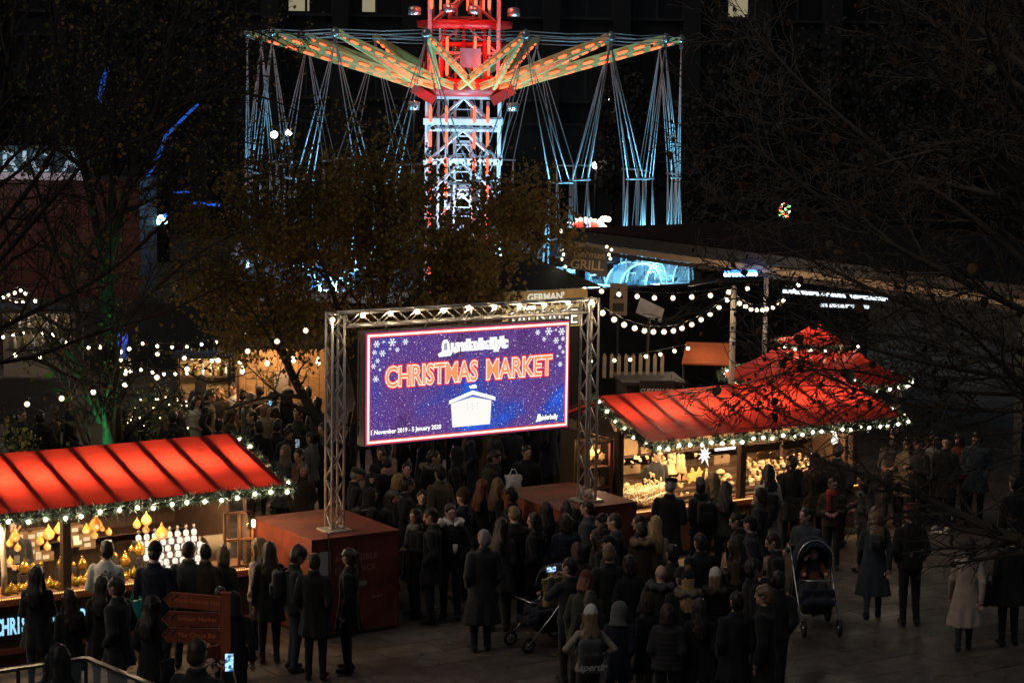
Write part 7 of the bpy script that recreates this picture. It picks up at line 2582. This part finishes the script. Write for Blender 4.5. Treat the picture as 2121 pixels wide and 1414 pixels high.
def bp_fn(f):
    f.rbox((0, 0, 0), (.15, .08, .2), .06, 0, .02)
    f.rbox((0, -.075, -.07), (.11, .04, .09), .03, 1, .012)
    f.cone((0, .02, .2), (0, .0, .24), .018, .018, 1, .01)
    for sd in (-1, 1):
        f.cone((.1 * sd, .06, .19), (.12 * sd, .22, .2), .02, .02, 1, .01)
        f.cone((.12 * sd, .22, .2), (.13 * sd, .32, .0), .02, .018, 1, .01)


BPM = sdf_mesh('backpack', bp_fn, (-.2, -.16, -.26), (.2, .36, .3), .014, [fab('black'), fab('char')])


def backpack(key, label, c1, c2='black', s=1., z=1.22, dx=0., y=-.2):
    p, a = on(key, (dx, y, z))
    o = link('backpack', BPM, None, p, a)
    o.scale = (s, s, s)
    set_slot(o, 0, fab(c1))
    set_slot(o, 1, fab(c2))
    return tag(o, label, 'backpack', 'backpacks in the crowd')


backpack('m2', 'navy sling bag on the back of the man in pale fleece', 'slate', 'navy', .85, 1.2, .1).rotation_euler[1] = .25
backpack('m13', 'dark backpack on the curly haired man by the plinth', 'char', 'black', 1.0)
kb = backpack('k1', 'dark backpack with pale script on the child in cream fleece', 'mid', 'char', 1.0, 1.14)
me = text_mesh('script_lettering', 'aperdr', .13, mat('script_pale', (.5, .46, .42), .8), .003, 0, 'CENTER', .35)
o = link('script_lettering', me, kb, (0, -.125, -.17))
o.rotation_euler = (math.pi / 2, 0, 0)
backpack('a71', 'small grey backpack on the woman in the blue grey coat', 'mid', 'char', .6, 1.27)
backpack('a61', 'black backpack on the person in the grey knit hat', 'char', 'black', .95)
backpack('a64', 'long black back bag on the woman in the cream coat', 'black', 'black', 1.2, 1.1)
backpack('a8', 'black backpack with pale straps behind the red plinth', 'black', 'grey', 1.0)


def bag_fn(f):
    f.loft([(-.17, 0, 0, .13, .05), (0, 0, 0, .14, .06), (.15, 0, 0, .15, .03)], 0, .01, 3, .006)
    for sd in (-1, 1):
        f.cone((-.07, .02 * sd, .15), (-.03, .01 * sd, .25), .009, .009, 0, .006)
        f.cone((.07, .02 * sd, .15), (.03, .01 * sd, .25), .009, .009, 0, .006)
        f.cone((-.03, .01 * sd, .25), (.03, .01 * sd, .25), .009, .009, 0, .006)


BAGM = sdf_mesh('carrier_bag', bag_fn, (-.2, -.1, -.2), (.2, .1, .28), .0095, [fab('white')])


def bag(label, p, c, s=1., rz=0., name='carrier_bag'):
    o = link(name, BAGM, None, p, rz)
    o.scale = (s,) * 3
    set_slot(o, 0, c)
    return tag(o, label, 'bag')


bag('turquoise carrier bag held by the man in the navy jacket', on('m6', (-.3, .05, .78))[0], mat('bag_turquoise', (.1, .5, .52), .5, var=.1, trl=.3), 1.25, .8)
bag('white carrier bag held at the gift counter by the crowd', on('a47', (.42, .1, .62))[0], mat('bag_white', (.5, .5, .5), .6, var=.1), 1.4, .4)
bag('white and red paper bag held by the man with glasses', on('a19', (.0, .42, 1.2))[0], mat('bag_paper_white', (.75, .72, .7), .6, var=.1), .95, .2)
bag('shiny gold gift bag hanging on the pushchair', at_z(1147, 1222, .95), mat('bag_gold', (.35, .27, .12), .35, .4, var=.4, vscale=12), 1.3, .7)
bag('small brown shoulder bag of the woman at the left edge', on('w1', (.2, .02, .85))[0], fab('brown'), .8, 1.2, 'shoulder_bag')
bag('dark shoulder bag of the woman left of the signpost', on('w10', (.22, -.1, .8))[0], fab('char'), .8, 1.0, 'shoulder_bag')
bag('dark bag carried by the figure at the right edge', on('a74', (-.28, .05, .8))[0], fab('char'), 1.2, .3, 'shoulder_bag')


def phone(label, p, rz, tilt=0., em=(.35, .6, 1.), es=1., case='black', roll=0.):
    o = MB().box(-.038, .038, -.005, .005, -.078, .078).build('phone', fab(case), None, p, rz)
    o.rotation_euler = (tilt, roll, rz)
    tag(o, label, 'phone')
    m = mat('phone_screen_' + label.split()[0], (.02, .02, .02), .2)
    nt = m.node_tree
    if not any(n.type == 'TEX_NOISE' for n in nt.nodes):
        n = nt.nodes.new('ShaderNodeTexNoise')
        n.inputs['Scale'].default_value = 28
        cr = nt.nodes.new('ShaderNodeValToRGB')
        cr.color_ramp.elements[0].position, cr.color_ramp.elements[1].position = .42, .6
        cr.color_ramp.elements[0].color = (.01, .05, .12, 1)
        cr.color_ramp.elements[1].color = (*em, 1)
        tc = nt.nodes.new('ShaderNodeTexCoord')
        nt.links.new(tc.outputs['Object'], n.inputs[0])
        nt.links.new(n.outputs[0], cr.inputs[0])
        b = nt.nodes['Principled BSDF']
        nt.links.new(cr.outputs[0], b.inputs['Emission Color'])
        b.inputs['Emission Strength'].default_value = es
    MB().box(-.034, .034, -.0065, -.0055, -.072, .072).build('screen', m, o)
    return o


phone('bright blue phone held up on the steps', at_y(475, 1371, 17.35), 0, -.1, (.4, .75, 1.), 1.3)
phone('red cased phone filming with a lit blue screen', on('a43', (-.03, .5, 1.5))[0], .3, -.2, (.4, .6, 1.), 1.6, 'red', math.pi / 2)
phone('small lit camera screen near the right plinth', on('a49', (.0, .36, 1.2))[0], .2, -.5, (.6, .75, 1.), 1.2, 'black', math.pi / 2)
phone('teal lit phone raised in the left crowd', on('l6', (.0, .48, 1.5))[0], -.2, -.3, (.2, .7, 1.), 1.6, 'black', .5)
phone('little phone held up behind the left stall', at_y(616, 918, 36.5), .1, 0, (.5, .6, .7), .5)


def cup(label, p, s=1.):
    t = MB().lathe([(.028, 0), (.03, .004), (.041, .125), (.039, .126), (.03, .02)], n=12).build('plastic_cup', mat('cup_clear', (.8, .78, .72), .1, alpha=.35), None, p)
    t.scale = (s,) * 3
    MB().lathe([(.027, .006), (.033, .06)], n=12).build('drink', mat('beer', (.55, .35, .08), .2), t)
    return tag(t, label, 'cup')


cup('plastic beer cup standing on the right red plinth', at_z(1060, 1010, 1.502))
cup('plastic cup held beside the man in black leather', on('a53', (.1, .36, 1.18))[0])
cup('plastic cup held by the young man beside the pushchair', on('a57', (.1, .36, 1.18))[0])
cup('plastic cup held in the middle group', on('a24', (-.12, .3, 1.08))[0])
tag(MB().box(-.14, .14, -.1, .1, 0, .03).box(-.12, .12, -.08, .08, .03, .034).build('snack_tray', mat('tray_grey', (.35, .35, .35), .5), None, on('a30', (0.05, .36, 1.1))[0], on('a30', (0, 0, 0))[1]), 'grey snack tray held by the long haired woman', 'tray')
cm = MB().box(-.07, .07, -.03, .03, -.045, .045).box(-.03, .03, -.04, .0, .045, .06)
cm.M = None
o = cm.lathe([(.035, 0), (.035, .06)], (0, 0, 0), 10).build('camera', fab('black'), None, on('a42', (.12, .36, 1.15))[0], on('a42', (0, 0, 0))[1])
tag(o, 'small black camera held by the fair cropped man', 'camera')
# litter
li = MB()
li._add([(0, 0, 0), (.12, .02, .03), (.25, -.02, .01), (.38, .03, .025), (.36, .1, .01), (.2, .12, .04), (.05, .09, .015)], [(0, 1, 5, 6), (1, 2, 5), (2, 3, 4), (2, 4, 5)])
li._add([(0, 0, -.004), (.36, .1, -.004), (.2, .12, -.004)], [(0, 1, 2)])
tag(li.build('crumpled_paper', PAPER, None, at_z(1925, 1105, .004)), 'crumpled white paper lying on the paving at right', 'litter')


# ------------------------------------------------------------------ pushchairs
def pushchair(label, loc, rz, baby=True):
    r = thing('pushchair', label, 'pushchair', loc, rz, 'pushchairs')
    FRM = mat('pushchair_chrome', (.5, .5, .5), .25, .9)
    for x in (-.26, .26):
        MB().tube([(x, .45, 1.02), (x, .3, .9), (x, -.05, .5), (x, -.42, .14)], .014, 6).tube([(x, .12, .7), (x, .36, .16)], .013, 6).build('frame_tube', FRM, r)
    MB().tube([(-.26, .45, 1.02), (.26, .45, 1.02)], .017, 6).build('handle', SOCK, r)
    MB().tube([(-.26, -.3, .72), (-.2, -.4, .73), (.2, -.4, .73), (.26, -.3, .72)], .014, 6).build('bumper_bar', FRM, r)
    for x, y, rr in ((-.28, .36, .15), (.28, .36, .15), (-.24, -.44, .11), (.24, -.44, .11)):
        wheel = MB()
        pts = [(0, rr * .85 * math.cos(t), rr * .85 * math.sin(t)) for t in [k * math.pi / 8 for k in range(17)]]
        wheel.tube(pts, .025, 6, 0, False)
        for k in range(5):
            t = k * 2 * math.pi / 5
            wheel.bar((0, 0, 0), (0, rr * .8 * math.cos(t), rr * .8 * math.sin(t)), .012, .02, 1, (1, 0, 0))
        wheel.tube([(-.02, 0, 0), (.02, 0, 0)], .03, 8, 1)
        wheel.build('wheel', [SOCK, FRM], r, (x, y, rr))

    def seat_fn(f):
        f.rbox((0, .0, .52), (.23, .26, .06), .04, 0, .03)
        f.cone((0, .18, .56), (0, .3, .95), .17, .17, 0, .05)
        f.rbox((0, -.3, .42), (.2, .1, .05), .04, 0, .03)
        f.rbox((0, .05, .3), (.2, .22, .08), .03, 0, .03)
    link('seat', sdf_mesh('seat', seat_fn, (-.3, -.5, .15), (.3, .55, 1.2), .02, [fab('navy')]), r)

    def hood_fn(f):
        f.ell((0, .2, .86), (.27, .32, .34), 0, .02)
        f.ell((0, .1, .78), (.235, .34, .34), 0, .02, True)
        f.rbox((0, .2, .55), (.4, .5, .2), .02, 0, .01, True)
    link('hood', sdf_mesh('hood', hood_fn, (-.34, -.3, .5), (.34, .6, 1.3), .016, [fab('navy')]), r)
    pts = [(.265 * math.cos(t), .0 + .05 * math.sin(t), .84 + .33 * math.sin(t)) for t in [math.pi * k / 12 for k in range(13)]]
    MB().tube(pts, .012, 5).build('hood_trim', FRM, r)
    return r


def baby(label, root, coat, hat=None):
    p = Vector(root.location)
    a = root.rotation_euler[2]

    def fn(f):
        f.cone((0, .12, .62), (0, .2, .8), .12, .1, 0, .04, .006)
        f.ell((0, .17, .95), (.075, .08, .09), 3, .02)
        f.cone((0, .19, .9), (0, .18, .92), .05, .05, 3, .02)
        for sd in (-1, 1):
            f.cone((.07 * sd, .1, .6), (.09 * sd, -.14, .6), .06, .05, 1, .03, .005)
            f.cone((.09 * sd, -.14, .6), (.09 * sd, -.26, .46), .05, .04, 1, .03)
            f.cone((.09 * sd, -.27, .44), (.1 * sd, -.33, .46), .035, .03, 2, .02)
            f.cone((.11 * sd, .18, .82), (.16 * sd, .02, .72), .05, .04, 0, .03, .004)
            f.ell((.15 * sd, -.02, .72), (.03, .03, .03), 3, .02)
            f.ell((.028 * sd, .095, .96), (.01, .008, .008), 4, .004)
        f.ell((0, .085, .94), (.01, .014, .01), 3, .01)
    me = sdf_mesh('child', fn, (-.3, -.42, .35), (.3, .4, 1.1), .013, [fab(coat), fab('char'), fab('black'), SKIN[0], EYE])
    o = link('child', me, None, p, a)
    tag(o, label, 'person')
    if hat:
        def hf(f):
            f.ell((0, .185, .99), (.09, .095, .08), 0, .02)
            f.loft([(.965, 0, .18, .09, .096), (1.0, 0, .18, .094, .1)], 0, .006, 2)
            f.rbox((0, .1, .87), (.2, .2, .085), .01, 0, .01, True)
        link('beanie', sdf_mesh('beanie', hf, (-.12, .05, .85), (.12, .32, 1.1), .011, [fab(hat)]), o)
    return o


ps1 = pushchair('large dark pushchair with chrome bar on the open paving', at_z(1685, 1300, 0) * 1.0, .1)
ps1.scale = (1.12, 1.12, 1.15)
b_ = baby('sleeping child wrapped in pinkish brown in the large pushchair', ps1, 'rust')
b_.scale = ps1.scale
ps2 = pushchair('second pushchair with a gold bag hidden in the crowd', at_z(1128, 1335, 0), -1.0)
baby('child in a red knit hat sitting in the second pushchair', ps2, 'black', 'red').location.z += .02

# ------------------------------------------------------------------ fingerpost
SGR = mat('fingerpost_red', (.34, .075, .03), .5, var=.15, vscale=6)
SGD = mat('fingerpost_dark', (.22, .045, .022), .5, var=.15, vscale=6)
fpp = at_y(467, 1228, 25)
fpo = thing('fingerpost', 'dark red fingerpost with three arrow boards pointing left', 'signpost', (fpp.x, 25, 0), -.05)
MB().box(-.055, .055, -.04, .04, 0, fpp.z).box(-.06, .06, -.045, .045, fpp.z, fpp.z + .012).build('post', SGR, fpo)
GOLDE = mat('arrow_ochre', (.4, .22, .06), .6)
GREYE = mat('arrow_grey', (.2, .21, .2), .6)
for i, (t, dz, L, x1, tl) in enumerate((('Royal Festival Hall', -.1, .6, -.05, -.06), ('Winter Market', -.295, .62, -.05, -.02), ('The Circus Bar', -.49, .62, -.05, -.01))):
    bd = MB().prism([(-L, -.088), (-.005, -.088), (-.005, .088), (-L, .088), (-L - .08, 0)], -.02, .02).build('finger_board', SGD if i else SGR, fpo, (x1, -.02, fpp.z + dz - .02))
    bd.rotation_euler = (0, -tl * .6 if False else (.06 if i == 0 else .0), 0)
    for dx, m in ((-.0, GOLDE), (.085, GREYE)):
        MB().bar((-L - .08 + dx, -.024, 0), (-L + dx, -.024, .086), .004, .016, 0, (0, 1, 0)).bar((-L - .08 + dx, -.024, 0), (-L + dx, -.024, -.086), .004, .016, 0, (0, 1, 0)).build('chevron', m, bd)
    put_text(t, .075, mat('signpost_lettering', (.75, .2, .07), .6), bd, -.28, -.0235, -.02, .001)
    for z in (-.07, .07):
        MB().ball((-.015, -.024, z), .008, 6, 4).build('bolt', STEEL, bd)
b4 = MB().prism([(-.25, -.088), (-.005, -.088), (-.005, .088), (-.25, .088), (-.33, 0)], -.02, .02).build('finger_board', SGR, fpo, (-.05, .02, fpp.z - .7))
b4.rotation_euler = (0, 0, .9)

# ------------------------------------------------------------------ steps and glass balustrade at bottom left
for i in range(30):
    o = MB().box(-7.5, 1.0, 23.5 - (i + 1) * .42, 23.5 - i * .42, (i - 1) * .135 if i else -.01, (i + 1) * .135 - .02).build('step', mat('step_concrete', (.12, .11, .1), .7, var=.2, vscale=3), None)
    if i == 0:
        stairs = o
        o.name = 'stairs'
        tag(o, kind='structure')
    else:
        o.parent = stairs
c0, c1, c2 = at_z(-40, 1396, 1.1), at_z(178, 1362, 1.1), at_z(330, 1424, 1.1)
bal = thing('balustrade', 'glass balustrade with dark flat handrail at bottom left', 'railing', (c1.x, c1.y, 0))
RAILM = mat('rail_dark_metal', (.1, .085, .075), .35, .7, var=.1)
for a, b in ((c0, c1), (c1, c2)):
    A_, B_ = a - Vector(bal.location), b - Vector(bal.location)
    MB().bar(A_, B_, .08, .035).build('handrail', RAILM, bal)
    g_ = MB()
    d = (B_ - A_)
    q0, q1 = A_ + d * .03, B_ - d * .03
    n_ = d.cross(Vector((0, 0, 1))).normalized() * .006
    g_._add([q0 - n_ + Vector((0, 0, -1.0)), q1 - n_ + Vector((0, 0, -1.0)), q1 - n_ + Vector((0, 0, -.04)), q0 - n_ + Vector((0, 0, -.04)),
             q0 + n_ + Vector((0, 0, -1.0)), q1 + n_ + Vector((0, 0, -1.0)), q1 + n_ + Vector((0, 0, -.04)), q0 + n_ + Vector((0, 0, -.04))],
            [(0, 1, 2, 3), (7, 6, 5, 4), (0, 4, 5, 1), (1, 5, 6, 2), (2, 6, 7, 3), (3, 7, 4, 0)])
    g_.build('glass_panel', mat('balustrade_glass', (.6, .65, .65), .03, alpha=.12), bal)
for p in (c1, c0.lerp(c1, .35), c1.lerp(c2, .95)):
    q = p - Vector(bal.location)
    MB().box(q.x - .02, q.x + .02, q.y - .02, q.y + .02, 0, 1.085).build('post', RAILM, bal)
